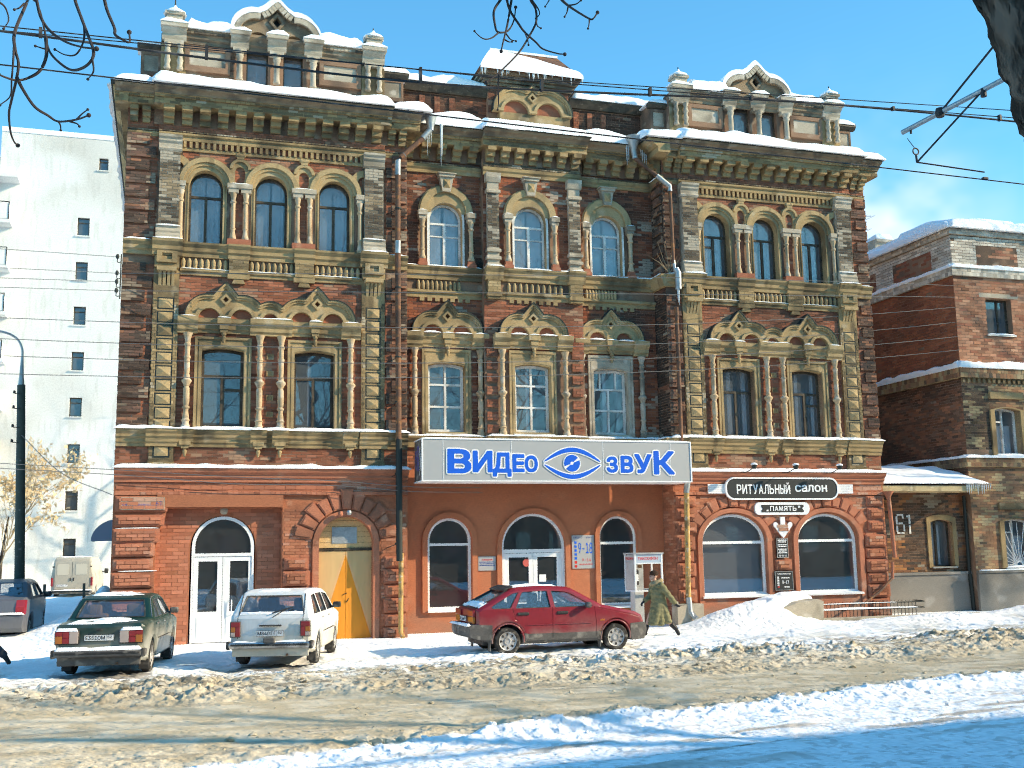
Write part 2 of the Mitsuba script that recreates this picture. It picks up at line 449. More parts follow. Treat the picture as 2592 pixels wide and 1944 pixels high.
def shelf(x0, x1, z, fr, heads, drops, snow):
    """The entablature under a hood, with its projecting heads over the columns and hanging drops."""
    k = K(P('shelf'))
    prof = [(0, z - .37), (.06, z - .37), (.06, z - .30), (.10, z - .27), (.10, z - .17), (.16, z - .11), (.16, z - .02), (.17, z), (0, z)]
    ms = [pf(x0, x1, prof, fr)]
    for a, b in heads:
        ms.append(pf(a, b, [(0, z - .40), (.12, z - .40), (.12, z - .36), (.17, z - .31), (.17, z - .22), (.25, z - .13), (.27, z - .10), (.27, z + .022), (0, z + .022)], fr))
    add(k, ms, 'ochre_trim')
    for x in drops:
        c = fr([x, z, .12])
        m = [bx(x - .17, x + .17, z - .14, z + .025, .1, .24, fr), bx(x - .11, x + .11, z - .28, z - .141, .1, .20, fr), bx(x - .09, x + .09, z - .36, z - .281, .1, .17, fr),
             lathe([(0, -.64), (.03, -.62), (.045, -.56), (.06, -.50), (.035, -.45), (.06, -.42), (.06, -.36), (0, -.36)], 10, c)]
        add(k + '__drop', m, 'ochre_trim')
    for a, b in snow: snow_strip(a, b, z + .02, -.02, .26, .05, fr)


SNOWBITS = []


def snow_strip(a, b, z, d0, d1, h, fr, seed=None):
    """A bank of settled snow along a ledge, with an uneven rounded edge."""
    n = max(3, int((b - a) / .12)); m = 6
    us = np.linspace(a, b, n)
    sd = len(SNOWBITS) if seed is None else seed
    q = meshkit.fbm(np.c_[us * 2.3, np.full(n, sd * 3.1), np.zeros(n)], 3, 3)
    hh = h * (.45 + 1.1 * q)
    dd = d1 + .05 * (meshkit.fbm(np.c_[us * 3.1, np.full(n, sd * 5.7 + 1), np.zeros(n)], 3, 8) - .5) * min(1, h * 12)
    e = np.minimum(1, np.minimum(us - a, b - us) / .06 + .25); hh *= e
    t = np.linspace(0, 1, m)
    v = []
    for i in range(n):
        for s in t:
            ang = s * math.pi / 2
            v.append([us[i], z - .006 + hh[i] * math.cos(ang) ** .6, d0 + (dd[i] - d0) * math.sin(ang) ** .35])
        v.append([us[i], z - .006, d0])
    m += 1
    f = [[i * m + j, (i + 1) * m + j, (i + 1) * m + (j + 1) % m, i * m + (j + 1) % m] for i in range(n - 1) for j in range(m)]
    f += [[0, j, j + 1, j + 1] for j in range(1, m - 1)] + [[(n - 1) * m, (n - 1) * m + j + 1, (n - 1) * m + j, (n - 1) * m + j] for j in range(1, m - 1)]
    v, f = np.array(v), np.array(f)
    tri = np.vstack([f[:, [0, 1, 2]], f[:, [0, 2, 3]]]); tri = tri[(tri[:, 0] != tri[:, 1]) & (tri[:, 1] != tri[:, 2]) & (tri[:, 2] != tri[:, 0])]
    SNOWBITS.append(trimesh.Trimesh(fr(v), tri, process=False))


def brick_band(a, b, z0, z1, d, fr, tn=OCHB, L=.13, course=.0, back=.0):
    """A projecting course of ochre header bricks on a solid core."""
    trim_s.append(bx(a, b, z0, z1, -.02, d - .008, fr))
    n = max(1, round((z1 - z0) / .077)); c = (z1 - z0) / n
    OB.lay(affinity.translate(sbox(a, 0, b, z1 - z0), 0, 0), Fr(fr([0, z0, d]), fr.u, fr.n), -.01, 0, tn, course=c, L=L, joint=.011, jit=.002)


def modillions(x0, x1, n, z, d, fr, w=.27, tn=OCHB):
    k = (x1 - x0 - w) / (n - 1)
    for i in range(n):
        a = x0 + i * k
        j = random.Random(int(x0 * 100) + i).uniform(-.012, .012)
        add(P('cornice') + '__modillion', [bx(a, a + w, z + .26, z + .38, -.02, d + j, fr), bx(a + .004, a + w - .004, z + .13, z + .257, -.02, d * .66 + j, fr), bx(a + .008, a + w - .008, z, z + .127, -.02, d * .38 + j, fr)], 'ochre')


def dentils(x0, x1, z0, z1, fr, d=.09):
    n = int((x1 - x0) / .145)
    ms = [bx(x0, x1, z0 - .09, z0, 0, .05, fr), bx(x0, x1, z1 - .07, z1, 0, d, fr)]
    for i in range(n):
        a = x0 + (i + .25) * (x1 - x0) / n
        ms.append(bx(a, a + .072, z0, z1 - .07, 0, d * .9, fr))
    add(P('dentil_band'), ms, 'ochre')


def quoin(x0, x1, z0, z1, fr, tooth=0, tn=QUOIN, pitch=.352, h=.285, d=.07):
    """Rusticated corner blocks of brick, laid proud of the wall with deep joints between them."""
    z = z0; i = 0
    while z + h < z1 + .02:
        a, b = x0, x1
        if tooth > 0 and i % 2: b -= .16
        if tooth < 0 and i % 2: a += .16
        trim_s_q.append(bx(a + .006, b - .006, z + .004, z + h - .004, -.01, d - .01, fr))
        MB.lay(sbox(a, 0, b, h), Fr(fr([0, z, d]), fr.u, fr.n), -d, 0, tn, course=h / 4, jit=.004, wob=.003)
        z += pitch; i += 1


trim_s_q = []
CORN = [(0, 13.62), (.38, 13.62), (.38, 13.79), (.42, 13.79), (.46, 13.84), (.50, 13.845), (0, 13.845)]
CROWN = [(0, 13.847), (.49, 13.847), (.51, 13.89), (.56, 13.93), (.64, 13.96), (.68, 14.02), (0, 14.02)]


def cornice(x0, x1, d, fr, ends=True, tn=OCHB):
    add(P('cornice'), pf(x0, x1, [(a + d if a else -.3, z) for a, z in CORN], fr), 'ochre', uniq=True)
    add(P('cornice_crown'), pf(x0, x1, [(a + d if a else -.3, z) for a, z in CROWN], fr), 'stone_dark')
    OB.lay(sbox(x0 + .01, 0, x1 - .01, .156), Fr(fr([0, 13.628, d + .38]), fr.u, fr.n), -.01, .007, tn, course=.078, L=.26)
    OB.lay(sbox(x0 + .01, 0, x1 - .01, .065), Fr(fr([0, 13.782, d + .445]), fr.u, fr.n), -.04, .012, tn, course=.065, L=.125)
    # the black tin gutter edge
    add(P('eave_tin'), bx(x0 - .02, x1 + .02, 14.021, 14.045, -.3, d + .73, fr), 'black_tin')


def bay(ox, right):
    u0, u1 = (ox - 3.69, ox + 3.6) if not right else (ox - 3.42, ox + 3.57)
    W1 = [ox - 1.18, ox + 1.14]; W2 = [ox - 1.70, ox - .04, ox + 1.63]
    holes = [seg(x, 5.38, 7.34, .52, .07) for x in W1] + [arch(x, 10.12, 11.66, .44) for x in W2]
    whole = sbox(u0, 4.30, u1, 13.95)
    wall_u.append(ex(whole.difference(unary_union(holes)), -.40, 0))
    cover = unary_union([sbox(x - .70, 5.3, x + .70, 7.70) for x in W1] + [arch(x, 10.1, 11.72, .74) for x in W2] + [sbox(ox - 2.92, 4.3, ox - 2.31, 12.9), sbox(ox + 2.36, 4.3, ox + 2.98, 12.9)]
                        + [sbox(u0, 4.88, u1, 5.3), sbox(ox - 2.31, 9.28, ox + 2.36, 10.12), sbox(u0, 9.74, u1, 10.1)])
    MB.lay(sbox(u0, 4.34, u1, 9.5).difference(cover), FR, tone=RED, big=not right)
    MB.lay(sbox(u0, 10.1, u1, 13.95).difference(cover), FR, tone=RED)
    # quoins at both corners
    for a, b, t in ((u0, ox - 2.97, 1), (ox + 3.02, u1, -1)):
        quoin(a, b, 5.36, 9.60, FR, t)
        quoin(a, b, 10.20, 13.0, FR, t)
    # pedestal zone above the ground-floor ledge
    for c in (ox - 2.62, ox + 2.67):
        trim_s.append(bx(c - .31, c + .31, 4.34, 4.50, 0, .135)); trim_s.append(bx(c - .29, c + .29, 4.502, 4.95, 0, .10))
        OB.lay(sbox(c - .30, 4.35, c + .30, 4.50), FR, .12, .145, OCHB); OB.lay(sbox(c - .29, 4.502, c + .29, 4.94), FR, .09, .11, OCHB)
        pk = K(P('pedestal'))
        add(pk, [bx(c - .20, c + .20, 4.58, 4.93, .1, .118), bx(c - .18, c + .18, 4.60, 4.91, .1, .121)], 'black_tin')
        add(pk + '__diamond_block', pyramid(c, 4.755, .325, .27, .122, .05, FR), 'ochre_trim')
    # sill cornice
    prof = [(0, 4.86), (.06, 4.86), (.06, 4.94), (.10, 4.97), (.10, 5.05), (.15, 5.10), (.15, 5.16), (.20, 5.22), (.22, 5.29), (0, 5.29)]
    up = lambda q: [(d + (q if d else 0), z + (.002 if z == 5.29 else 0)) for d, z in prof]
    add(P('sill_course'), [pf(u0, u1, prof)] + [pf(c - .37, c + .37, up(.12)) for c in (ox - 2.62, ox + 2.67)] + [pf(c - .20, c + .20, up(.09)) for c in (ox - 2.06, ox - .27, ox + .27, ox + 2.07)], 'ochre')
    for c in (ox - 2.06, ox - .27, ox + .27, ox + 2.07):
        add(P('sill_drop'), [bx(c - .14, c + .14, 4.90, 5.0, .05, .20), bx(c - .09, c + .09, 4.82, 4.898, .03, .16),
            lathe([(0, -.24), (.025, -.22), (.04, -.16), (.06, -.09), (.035, -.04), (.065, .0), (.065, .03), (0, .03)], 10, FR([c, 4.84, .09]))], 'ochre_trim', smooth=30)
    snow_strip(u0 - .05, u1 + .05, 5.29, 0, .25, .08, FR)
    for c in (ox - 2.62, ox - 2.06, ox - .27, ox + .27, ox + 2.07, ox + 2.67): snow_strip(c - .36 if abs(c - ox) > 2.3 else c - .19, c + .36 if abs(c - ox) > 2.3 else c + .19, 5.292, .1, .36, .08, FR)
    # pilasters with diamond blocks, consoles, top-floor pilasters
    for c in (ox - 2.62, ox + 2.67):
        pk = K(P('pilaster'))
        add(pk, [bx(c - .31, c + .31, 5.29, 9.40, -.02, .075)], 'ochre')
        OB.lay(sbox(c - .31, 5.30, c - .205, 8.80), FR, .06, .085, OCHB, L=.125); OB.lay(sbox(c + .205, 5.30, c + .31, 8.80), FR, .06, .085, OCHB, L=.125)
        add(pk + '__panel_recess', [bx(c - .20, c + .20, 5.305 if i == 0 else 5.305 + .349 * i - .155 + .05, 5.305 + .349 * i + .20, .06, .079) for i in range(10)], 'black_tin')
        for i in range(10):
            z = 5.305 + .349 * i + (.045 if i else .085)
            add(pk + '__diamond_block', [bx(c - .17, c + .17, z - (.12 if i else .075), z + .12, .07, .088), pyramid(c, z + (0 if i else .02), .335, .238 if i else .195, .088, .06, FR)], 'ochre_trim')
        add(pk + '__console', [cons(c + k * .105, 8.80, 9.31, .075, .10) for k in (-1.5, -.5, .5, 1.5)] + [bx(c - .24, c + .24, 9.30, 9.40, 0, .30)], 'ochre_trim')
        add(pk + '__block', [bx(c - .30, c + .30, 9.402, 9.70, 0, .20), ex(sbox(c - .25, 9.52, c + .25, 9.82).difference(sbox(c - .12, 9.60, c + .12, 9.76)), .0, .26)], 'ochre')
        add(pk + '__capital', pf(c - .37, c + .37, [(0, 9.72), (.22, 9.72), (.22, 9.80), (.27, 9.86), (.27, 9.96), (.36, 10.05), (.38, 10.12), (0, 10.12)]), 'ochre')
        snow_strip(c - .37, c + .37, 10.12, .0, .38, .06, FR)
        t = K(P('top_pilaster'))
        add(t, [bx(c - .25, c + .25, 10.5, 12.56, -.02, .17)] + [pf(c - .30, c + .30, [(0, 10.12), (.32, 10.12), (.32, 10.22), (.30, 10.24), (.28, 10.28), (.30, 10.33), (.27, 10.37), (.24, 10.42), (.25, 10.46), (.2, 10.52), (0, 10.52)])]
            + [pf(c - .29, c + .29, [(0, 12.5), (.19, 12.5), (.22, 12.55), (.19, 12.58), (.19, 12.68), (.24, 12.74), (.24, 12.80), (.29, 12.84), (.30, 12.9), (0, 12.9)])], 'stone_grey')
        OB.lay(sbox(c - .25, 10.53, c + .25, 12.5), FR, .16, .18, DUST)
        snow_strip(c - .29, c + .29, 10.48, .2, .3, .04, FR)
    # first-floor windows
    for i, x in enumerate(W1):
        o = seg(x, 5.385, 7.33, .51, .07)
        a, b, c, e = o.bounds
        zt = 6.70
        bars = [hb(zt, a, c, .07), vb(x + .0, 5.3, zt, .08)]
        if (i == 0) != right: bars += [hb(6.36, x, c, .06), vb(x + .045, 5.3, zt, .03)]
        window(o, -.20, FR, bars, .06, 'dark_wood', label='first-floor window in a dark wooden frame with a segmental head', curtain=[(.30, .44), (.86, 1)] if right else ([(.36, .42)] if i else None))
        s = K(P('window_surround'))
        big_, mid_ = sbox(x - .70, 5.30, x + .70, 7.68), sbox(x - .60, 5.30, x + .60, 7.55)
        add(s, [ex(big_.difference(o.buffer(.01)), -.20, .03), ex(big_.difference(sbox(x - .64, 5.2, x + .64, 7.62)), .03, .07), ex(mid_.difference(seg(x, 5.2, 7.36, .53, .07)), .03, .045)], 'ochre_trim')
        add(P('window_sill'), pf(x - .56, x + .56, [(-.2, 5.30), (.10, 5.30), (.10, 5.345), (-.2, 5.385)]), 'black_tin')
        snow_strip(x - .55, x + .55, 5.36, -.1, .1, .035, FR)
    for c in (ox - 2.06, ox - .27, ox + .27, ox + 2.07):
        turned(c, 5.30, 2.45, FR, .12, TURN, 'column')
    for i, z in enumerate((5.72, 6.15, 6.78, 7.22)):
        add(P('square_boss'), [ex(sbox(ox - .09, z - .07, ox + .09, z + .07).difference(sbox(ox - .055, z - .04, ox + .055, z + .04)), 0, .035), bx(ox - .05, ox + .05, z - .035, z + .035, 0, .02)], 'ochre')
    shelf(ox - 2.2, ox + 2.2, 8.15, FR, [(ox - 2.32, ox - 1.82), (ox - .53, ox + .54), (ox + 1.82, ox + 2.33)], W1, [(ox - 2.31, ox - 1.83), (ox - .52, ox + .53), (ox + 1.83, ox + 2.32), (W1[0] - .16, W1[0] + .16), (W1[1] - .16, W1[1] + .16)])
    hood([([W1[0] - .39, W1[0] + .45], .57, 9.09), ([ox - .02], .44, 0), ([W1[1] - .38, W1[1] + .46], .57, 9.09)], 8.15, FR,
         [(W1[0] - .37, .27), (W1[0] + .44, .27), (ox - .02, .20), (W1[1] - .36, .27), (W1[1] + .46, .27)])
    # balustrade course
    bk = add(P('balustrade'), [pf(ox - 2.30, ox + 2.36, [(0, 9.27), (.05, 9.27), (.05, 9.34), (.10, 9.37), (.10, 9.43), (0, 9.44)]), pf(u0, u1, [(0, 9.74), (.08, 9.74), (.08, 9.84), (.13, 9.88), (.13, 9.97), (.20, 10.05), (.21, 10.10), (0, 10.10)])], 'ochre')
    peds = [(ox - 1.09, ox - .60), (ox + .59, ox + 1.08)]
    for a, b in peds:
        add(P('balustrade_pedestal'), [bx(a, b, 9.36, 9.742, 0, .14), pf(a - .03, b + .03, [(0, 9.742), (.14, 9.742), (.14, 9.84), (.19, 9.88), (.19, 9.97), (.26, 10.05), (.27, 10.102), (0, 10.102)]), bx(a - .03, b + .03, 9.22, 9.358, 0, .12),
            ex(Polygon([(a + .08, 9.10), (b - .08, 9.10), (b - .13, 9.218), (a + .13, 9.218)]), 0, .10)], 'ochre')
        OB.lay(sbox(a, 9.44, b, 9.74), FR, .13, .148, OCHB)
    for a, b in ((ox - 2.30, ox - 1.10), (ox - .59, ox + .58), (ox + 1.09, ox + 2.34)):
        n = 8
        for i in range(n):
            c = a + (i + .5) * (b - a) / n
            add(bk + '__baluster', lathe([(0, 0), (.055, 0), (.055, .03), (.042, .05), (.056, .12), (.056, .19), (.044, .23), (.03, .27), (0, .30)], 8, FR([c, 9.44, .03])), 'ochre_trim', smooth=40)
    snow_strip(ox - 2.28, ox + 2.30, 9.435, .02, .11, .02, FR)
    snow_strip(u0, ox - 3.0, 10.10, 0, .20, .06, FR); snow_strip(ox + 3.05, u1, 10.10, 0, .20, .06, FR)
    # top-floor arched windows
    for i, x in enumerate(W2):
        o = arch(x, 10.13, 11.66, .42)
        bars = [hb(11.42, x - .5, x + .5, .06), vb(x, 10, 11.42, .07)]
        if i == 0 and right: bars.append(hb(11.1, x - .5, x, .05))
        window(o, -.20, FR, bars, .05, 'dark_wood', curtain=[(0, .47), (.53, 1)] if (i + right) % 2 == 0 else [(.04, .5), (.56, .97)], label='arched top-floor window in a dark wooden frame')
        s = K(P('arch_surround'))
        A = lambda r, z0=10.10: arch(x, z0, 11.70, r, 26)
        hole = arch(x, 10.0, 11.66, .425)
        up_ = sbox(x - 1, 11.70, x + 1, 13)
        add(s, [ex(A(.74).difference(hole).intersection(up_), -.02, .06), ex(A(.72).difference(A(.50)).intersection(up_), .06, .11), ex(A(.69).difference(A(.58)).intersection(up_), .11, .16),
                ex(A(.52).difference(hole), -.20, .025), ex(A(.46).difference(hole), .025, .05)], 'ochre_trim', smooth=30)
    for c in (ox - .86, ox + .80):
        z = 11.76
        add(P('small_arch'), [ex(arch(c, z, 12.18, .29, 16).difference(arch(c, z - .1, 12.12, .13, 12)), -.01, .07), ex(ring(c, 12.18, .20, .27, 0, 180, 16), .07, .12)], 'ochre_trim')
        add(P('small_arch_knob'), man(bx(c - .09, c + .09, 12.44, 12.52, 0, .13)) + rbox(.26, .14, .10, .035, FR([c, 12.55, .08])), 'ochre_trim', smooth=30)
        add(P('double_capital'), [bx(c - .32, c + .32, 11.63, 11.755, -.01, .20)] + [bx(c + s * .158 - .13, c + s * .158 + .13, 11.52, 11.628, 0, .17) for s in (-1, 1)], 'stone_grey')
        add(P('column_base'), bx(c - .30, c + .30, 10.10, 10.26, 0, .20), 'red_plaster')
        for s in (-1, 1): turned(c + s * .158, 10.26, 1.26, FR, .09, SLIM, 'slim_column')
        snow_strip(c - .31, c + .31, 11.753, .02, .19, .03, FR)
    for c in (ox - 2.33, ox + 2.30):
        s = 1 if c < ox else -1
        add(P('side_capital'), [bx(c - .11, c + .11, 11.60, 11.73, 0, .17), bx(c - .09, c + .09, 11.50, 11.598, 0, .14)], 'stone_grey')
        turned(c, 10.12, 1.38, FR, .08, SLIM, 'slim_column')
        add(P('half_arch'), ex(ring(c - .1 * s, 12.1, .16, .34, 0 if s > 0 else 90, 90 if s > 0 else 180, 10), 0, .08), 'ochre_trim')
    # dentils, string moulding, frieze, modillions and cornice
    dentils(ox - 2.34, ox + 2.42, 12.66, 12.90, FR)
    for a, b, d in ((ox - 2.92, ox + 2.98, .13), (u0, ox - 2.922, .05), (ox + 2.982, u1, .05)):
        add(P('string_course'), pf(a, b, [(0, 12.9), (d * .6, 12.9), (d * .6, 12.94), (d, 12.97), (d, 13.02), (d - .02, 13.03), (0, 13.03)]), 'ochre')
        OB.lay(sbox(a, 0, b, .045), Fr(FR([0, 13.03, d]), FR.u, FR.n), -.06, .012, DUST, course=.045, L=.085, joint=.014)
    trim_s_q.append(bx(ox - 2.92, ox + 2.98, 13.04, 13.22, 0, .08)); MB.lay(sbox(ox - 2.92, 13.07, ox + 2.98, 13.22), FR, .07, .09, RED, L=.13)
    for a, b, d in ((ox - 3.05, ox + 3.08, .14), (u0 - .0, ox - 3.052, 0), (ox + 3.082, u1, 0)):
        trim_s_q.append(bx(a, b, 13.22, 13.62, -.3, d * .55 + .0))
        cornice(a - (.32 if a == u0 and not right else 0), b + (.30 if b == u1 else 0), d, FR)
    modillions(ox - 2.82, ox + 2.86, 13, 13.238, .50, FR)
    for a in (u0 + .05, u1 - .55):
        modillions(a, a + .5, 2, 13.238, .30, FR, .2)


def cons(c, z0, z1, w, d):
    """One scrolled rib of a console."""
    t = np.linspace(0, 1, 12)
    top = [(.02 + .05 * math.sin(q * math.pi * .9) + q * q * .19, z0 + (z1 - z0) * q) for q in t]
    return pf(c - w / 2, c + w / 2, [(0, z0 - .06), (.06, z0 - .04)] + top + [(0, z1)])


bay(CL, False)
bay(CR, True)

# ---- the recessed middle part, upper floors
M0, M1, MA, MZ = 6.03, 13.74, 8.36, 11.34
CW = [7.31, 9.76, 12.24]
fm = Fr((0, YC - .25, 0), (1, 0, 0), (0, -1, 0))
for a, b, fr in ((M0 - .3, MA, FC), (MA, MZ, fm), (MZ, M1 + .3, FC)):
    ws = [x for x in CW if a < x < b]
    hol = unary_union([seg(x, 5.42, 7.32, .54, .07) for x in ws] + [arch(x, 10.12, 11.52, .50) for x in ws])
    wall_u.append(ex(sbox(a, 4.2, b, 14.0).difference(hol), -.5, 0, fr))
    cov = unary_union([sbox(x - .72, 5.3, x + .72, 7.76) for x in ws] + [arch(x, 10.1, 11.75, .78) for x in ws] + [sbox(a, 9.25, b, 10.12)])
    if fr is FC: MB.lay(sbox(a, 5.3, b, 13.4).difference(cov), fr, tone=RAW)
    else:
        MB.lay(sbox(a, 7.7, b, 9.25).difference(cov), fr, tone=RED); MB.lay(sbox(a, 10.1, b, 13.0).difference(cov), fr, tone=RAW)
    MB.lay(sbox(a, 4.3, b, 5.3), fr, tone=RED)
# left-facing flank of the right bay and the back-set flank of the middle piece
wall_u.append(bx(-.92, -.40, 0.0, 13.95, -.3, 0, FS)); MB.lay(sbox(-.9, 4.34, 0, 13.9), FS, tone=tone([(.22, .085, .05), (.13, .065, .045), (.30, .12, .07)], [3, 3, 2], .7, .8, thr=.45, pale=.15, pc=(.33, .29, .23), seed=12))
wall_u.append(bx(-.012, .0, 4.3, 13.95, -.3, -.012, FS))
for i in range(10):
    z = 10.2 + i * .30
    trim_s_q.append(bx(-.66 + (.12 if i % 2 else 0), -.06, z, z + .20, 0, .06, FS)); MB.lay(sbox(-.66 + (.12 if i % 2 else 0), 0, -.06, .20), Fr(FS([0, z, .06]), FS.u, FS.n), -.06, .008, QUOIN, course=.1)
# rusticated strips beside the middle windows
for a, b in ((8.40, 8.72), (10.95, 11.27)):
    z = 5.4; i = 0
    while z < 7.7:
        trim_s_q.append(bx(a, b, z, z + .24, 0, .06, fm)); MB.lay(sbox(a, 0, b, .24), Fr(fm([0, z, .06]), fm.u, fm.n), -.06, .008, RED, course=.08); z += .36; i += 1
for x, fr in zip(CW, (FC, fm, FC)):
    # first floor: white six-pane sash
    o = seg(x, 5.45, 7.30, .52, .07)
    third = x > 12
    bars = [hb(6.16, x - .6, x + .6, .055), hb(6.78, x - .6, x + .6, .055)] + ([vb(x, 5, 8, .06)] if not third else [vb(x - .02, 5, 6.78, .06), vb(x - .27, 6.78, 8, .045), vb(x + .22, 6.78, 8, .045)])
    window(o, -.16, fr, bars, .075, 'white_wood', label='white painted six-pane window on the first floor', curtain=[(.40, .52)] if not third else [(.36, .50), (.86, .97)])
    s = K(P('window_surround'))
    B = sbox(x - .70, 5.32, x + .70, 7.76)
    add(s, [ex(B.difference(o.buffer(.01)), -.16, .03, fr), ex(B.difference(sbox(x - .64, 5.2, x + .64, 7.68)), .03, .06, fr), ex(sbox(x - .61, 5.32, x + .61, 7.58).difference(seg(x, 5.2, 7.34, .55, .07)), .03, .045, fr)], 'ochre_trim' if not third else 'stone_grey')
    add(P('window_sill'), pf(x - .60, x + .60, [(-.2, 5.35), (.12, 5.34), (.12, 5.38), (-.2, 5.44)], fr), 'white_wood')
    for c in (x - .93, x + .95): turned(c, 5.33, 2.42, fr, .13, TURN, 'column', 'column_paint' if not third else 'stone_grey')
    shelf(x - 1.05, x + 1.07, 8.18, fr, [(x - 1.16, x - .70), (x + .72, x + 1.18)], [x + .02], [(x - 1.15, x - .71), (x + .73, x + 1.17), (x - .15, x + .17), (x - .7, x - .2), (x + .2, x + .7)])
    hood([([x - .42, x + .44], .58, 9.12)], 8.18, fr, [(x - .40, .27), (x + .43, .27)])
    # top floor: white arched window
    o = arch(x, 10.15, 11.52, .48)
    window(o, -.14, fr, [hb(11.42, x - .5, x + .5, .05), vb(x, 10, 11.42, .075), hb(11.05, x - .5, x + .5, .03)], .055, 'white_wood', curtain=[(.0, .46), (.54, 1)], label='white arched window on the top floor')
    s = K(P('arch_surround'))
    A = lambda r, z0=10.12, c=11.72: arch(x, z0, c, r, 26)
    hole = arch(x, 10.0, 11.52, .485)
    up_ = sbox(x - 1, 11.70, x + 1, 13)
    add(s, [ex(A(.80).difference(hole).intersection(up_), -.02, .07, fr), ex(A(.76).difference(A(.58)).intersection(up_), .07, .13, fr), ex(A(.55, 10.12, 11.6).difference(hole), -.14, .03, fr)], 'ochre_trim', smooth=30)
    add(P('arch_lining'), ex(arch(x, 10.14, 11.55, .545, 26).difference(hole), .03, .05, fr), 'white_wood')
    ks = K(P('keystone'))
    add(ks, [ex(Polygon([(x - .12, 12.30), (x + .12, 12.30), (x + .20, 12.72), (x - .20, 12.72)]), 0, .20, fr), bx(x - .23, x + .23, 12.722, 12.80, 0, .26, fr), bx(x - .27, x + .27, 12.802, 12.83, 0, .30, fr)], 'stone_grey')
    add(ks + '__point', pyramid(x, 12.53, .20, .26, .20, .06, fr), 'ochre_trim')
    for c in (x - .70, x + .72):
        add(P('side_capital'), [bx(c - .13, c + .13, 11.56, 11.70, 0, .24, fr), bx(c - .11, c + .11, 11.46, 11.558, 0, .2, fr)], 'stone_grey')
        turned(c, 10.30, 1.16, fr, .12, SLIM, 'slim_column', s=1.15)
        add(P('column_base'), [bx(c - .13, c + .13, 10.10, 10.20, 0, .22, fr), bx(c - .10, c + .10, 10.202, 10.30, .02, .2, fr)], 'red_plaster')
        snow_strip(c - .13, c + .13, 11.70, .02, .23, .05, fr)
# pilasters of the middle piece, balustrades, string courses and cornice of the middle part
for c in (8.62, 11.10):
    t = K(P('top_pilaster'))
    add(t, [bx(c - .17, c + .17, 10.1, 12.7, -.02, .14, fm)] + [pf(c - .21, c + .21, [(0, z), (.21, z), (.21, z + .06), (.17, z + .1), (0, z + .1)], fm) for z in (10.12, 10.34, 10.56, 12.30)] + [pf(c - .22, c + .22, [(0, 12.62), (.17, 12.62), (.23, 12.75), (.25, 12.88), (0, 12.88)], fm)], 'stone_grey')
    OB.lay(sbox(c - .17, 10.7, c + .17, 12.28), fm, .13, .15, DUST)
    add(P('balustrade_pedestal'), [bx(c - .19, c + .19, 9.20, 9.74, 0, .16, fm), bx(c - .22, c + .22, 9.27, 9.36, 0, .20, fm), pf(c - .26, c + .26, [(0, 9.742), (.18, 9.742), (.24, 9.86), (.24, 9.95), (.32, 10.05), (.33, 10.11), (0, 10.11)], fm)], 'ochre')
    OB.lay(sbox(c - .19, 9.37, c + .19, 9.74), fm, .15, .168, OCHB)
    snow_strip(c - .26, c + .26, 10.11, 0, .33, .05, fm)
bal = K(P('middle_balustrade'))
ms = []
for a, b, fr in ((M0 - .2, MA, FC), (MA, MZ, fm), (MZ, M1, FC)):
    ms += [pf(a, b, [(0, 9.74), (.08, 9.74), (.08, 9.84), (.13, 9.88), (.13, 9.97), (.20, 10.05), (.21, 10.102), (0, 10.102)], fr), pf(a, b, [(0, 9.22), (.04, 9.22), (.04, 9.33), (.10, 9.36), (.10, 9.43), (0, 9.44)], fr)]
    n = 10
    A, B = (6.45, 7.75) if a < 7 else ((9.0, 10.75) if a < 10 else (11.5, 12.5))
    for i in range(n):
        c = A + (i + .5) * (B - A) / n
        add(bal + '__baluster', lathe([(0, 0), (.05, 0), (.05, .05), (.055, .14), (.05, .2), (.03, .26), (0, .29)], 8, fr([c, 9.44, .03])), 'ochre_trim', smooth=40)
    for i in range(7):
        c = A + .1 + i * .22; ms.append(bx(c, c + .13, 9.12, 9.218, 0, .05, fr))
    snow_strip(a, b, 10.10, 0, .2, .05, fr)
    add(P('string_course'), pf(a, b, [(0, 12.86), (.06, 12.86), (.06, 12.95), (.10, 13.0), (.10, 13.10), (0, 13.10)], fr), 'ochre')
    OB.lay(sbox(a, 0, b, .05), Fr(fr([0, 13.10, .10]), fr.u, fr.n), -.06, .012, DUST, course=.05, L=.085, joint=.014)
    trim_s_q.append(bx(a, b, 13.22, 13.62, -.3, .05, fr))
    cornice(a - (.1 if fr is fm else 0), b + (.1 if fr is fm else 0), .02, fr)
    if fr is fm: trim_s.append(bx(a, b, 13.06, 13.22, 0, .06, fr)); OB.lay(sbox(a, 13.07, b, 13.22), fr, .05, .07, DUST)
    A, B, n = (6.1, 8.2, 5) if a < 7 else ((8.42, 11.28, 7) if a < 10 else (11.5, 13.6, 5))
    modillions(A, B, n, 13.238, .40, fr, .25)
add(bal, ms, 'ochre')
prof = [(0, 5.0), (.1, 5.0), (.12, 5.15), (.22, 5.25), (.24, 5.31), (0, 5.31)]
add(P('sill_course'), [pf(M0 - .2, MA, prof, FC), pf(MA, MZ, prof, fm), pf(MZ, M1, prof, FC)], 'ochre')
for a, b, fr in ((M0 + .1, MA, FC), (MA, MZ, fm), (MZ, M1, FC)): snow_strip(a, b, 5.31, 0, .24, .06, fr)
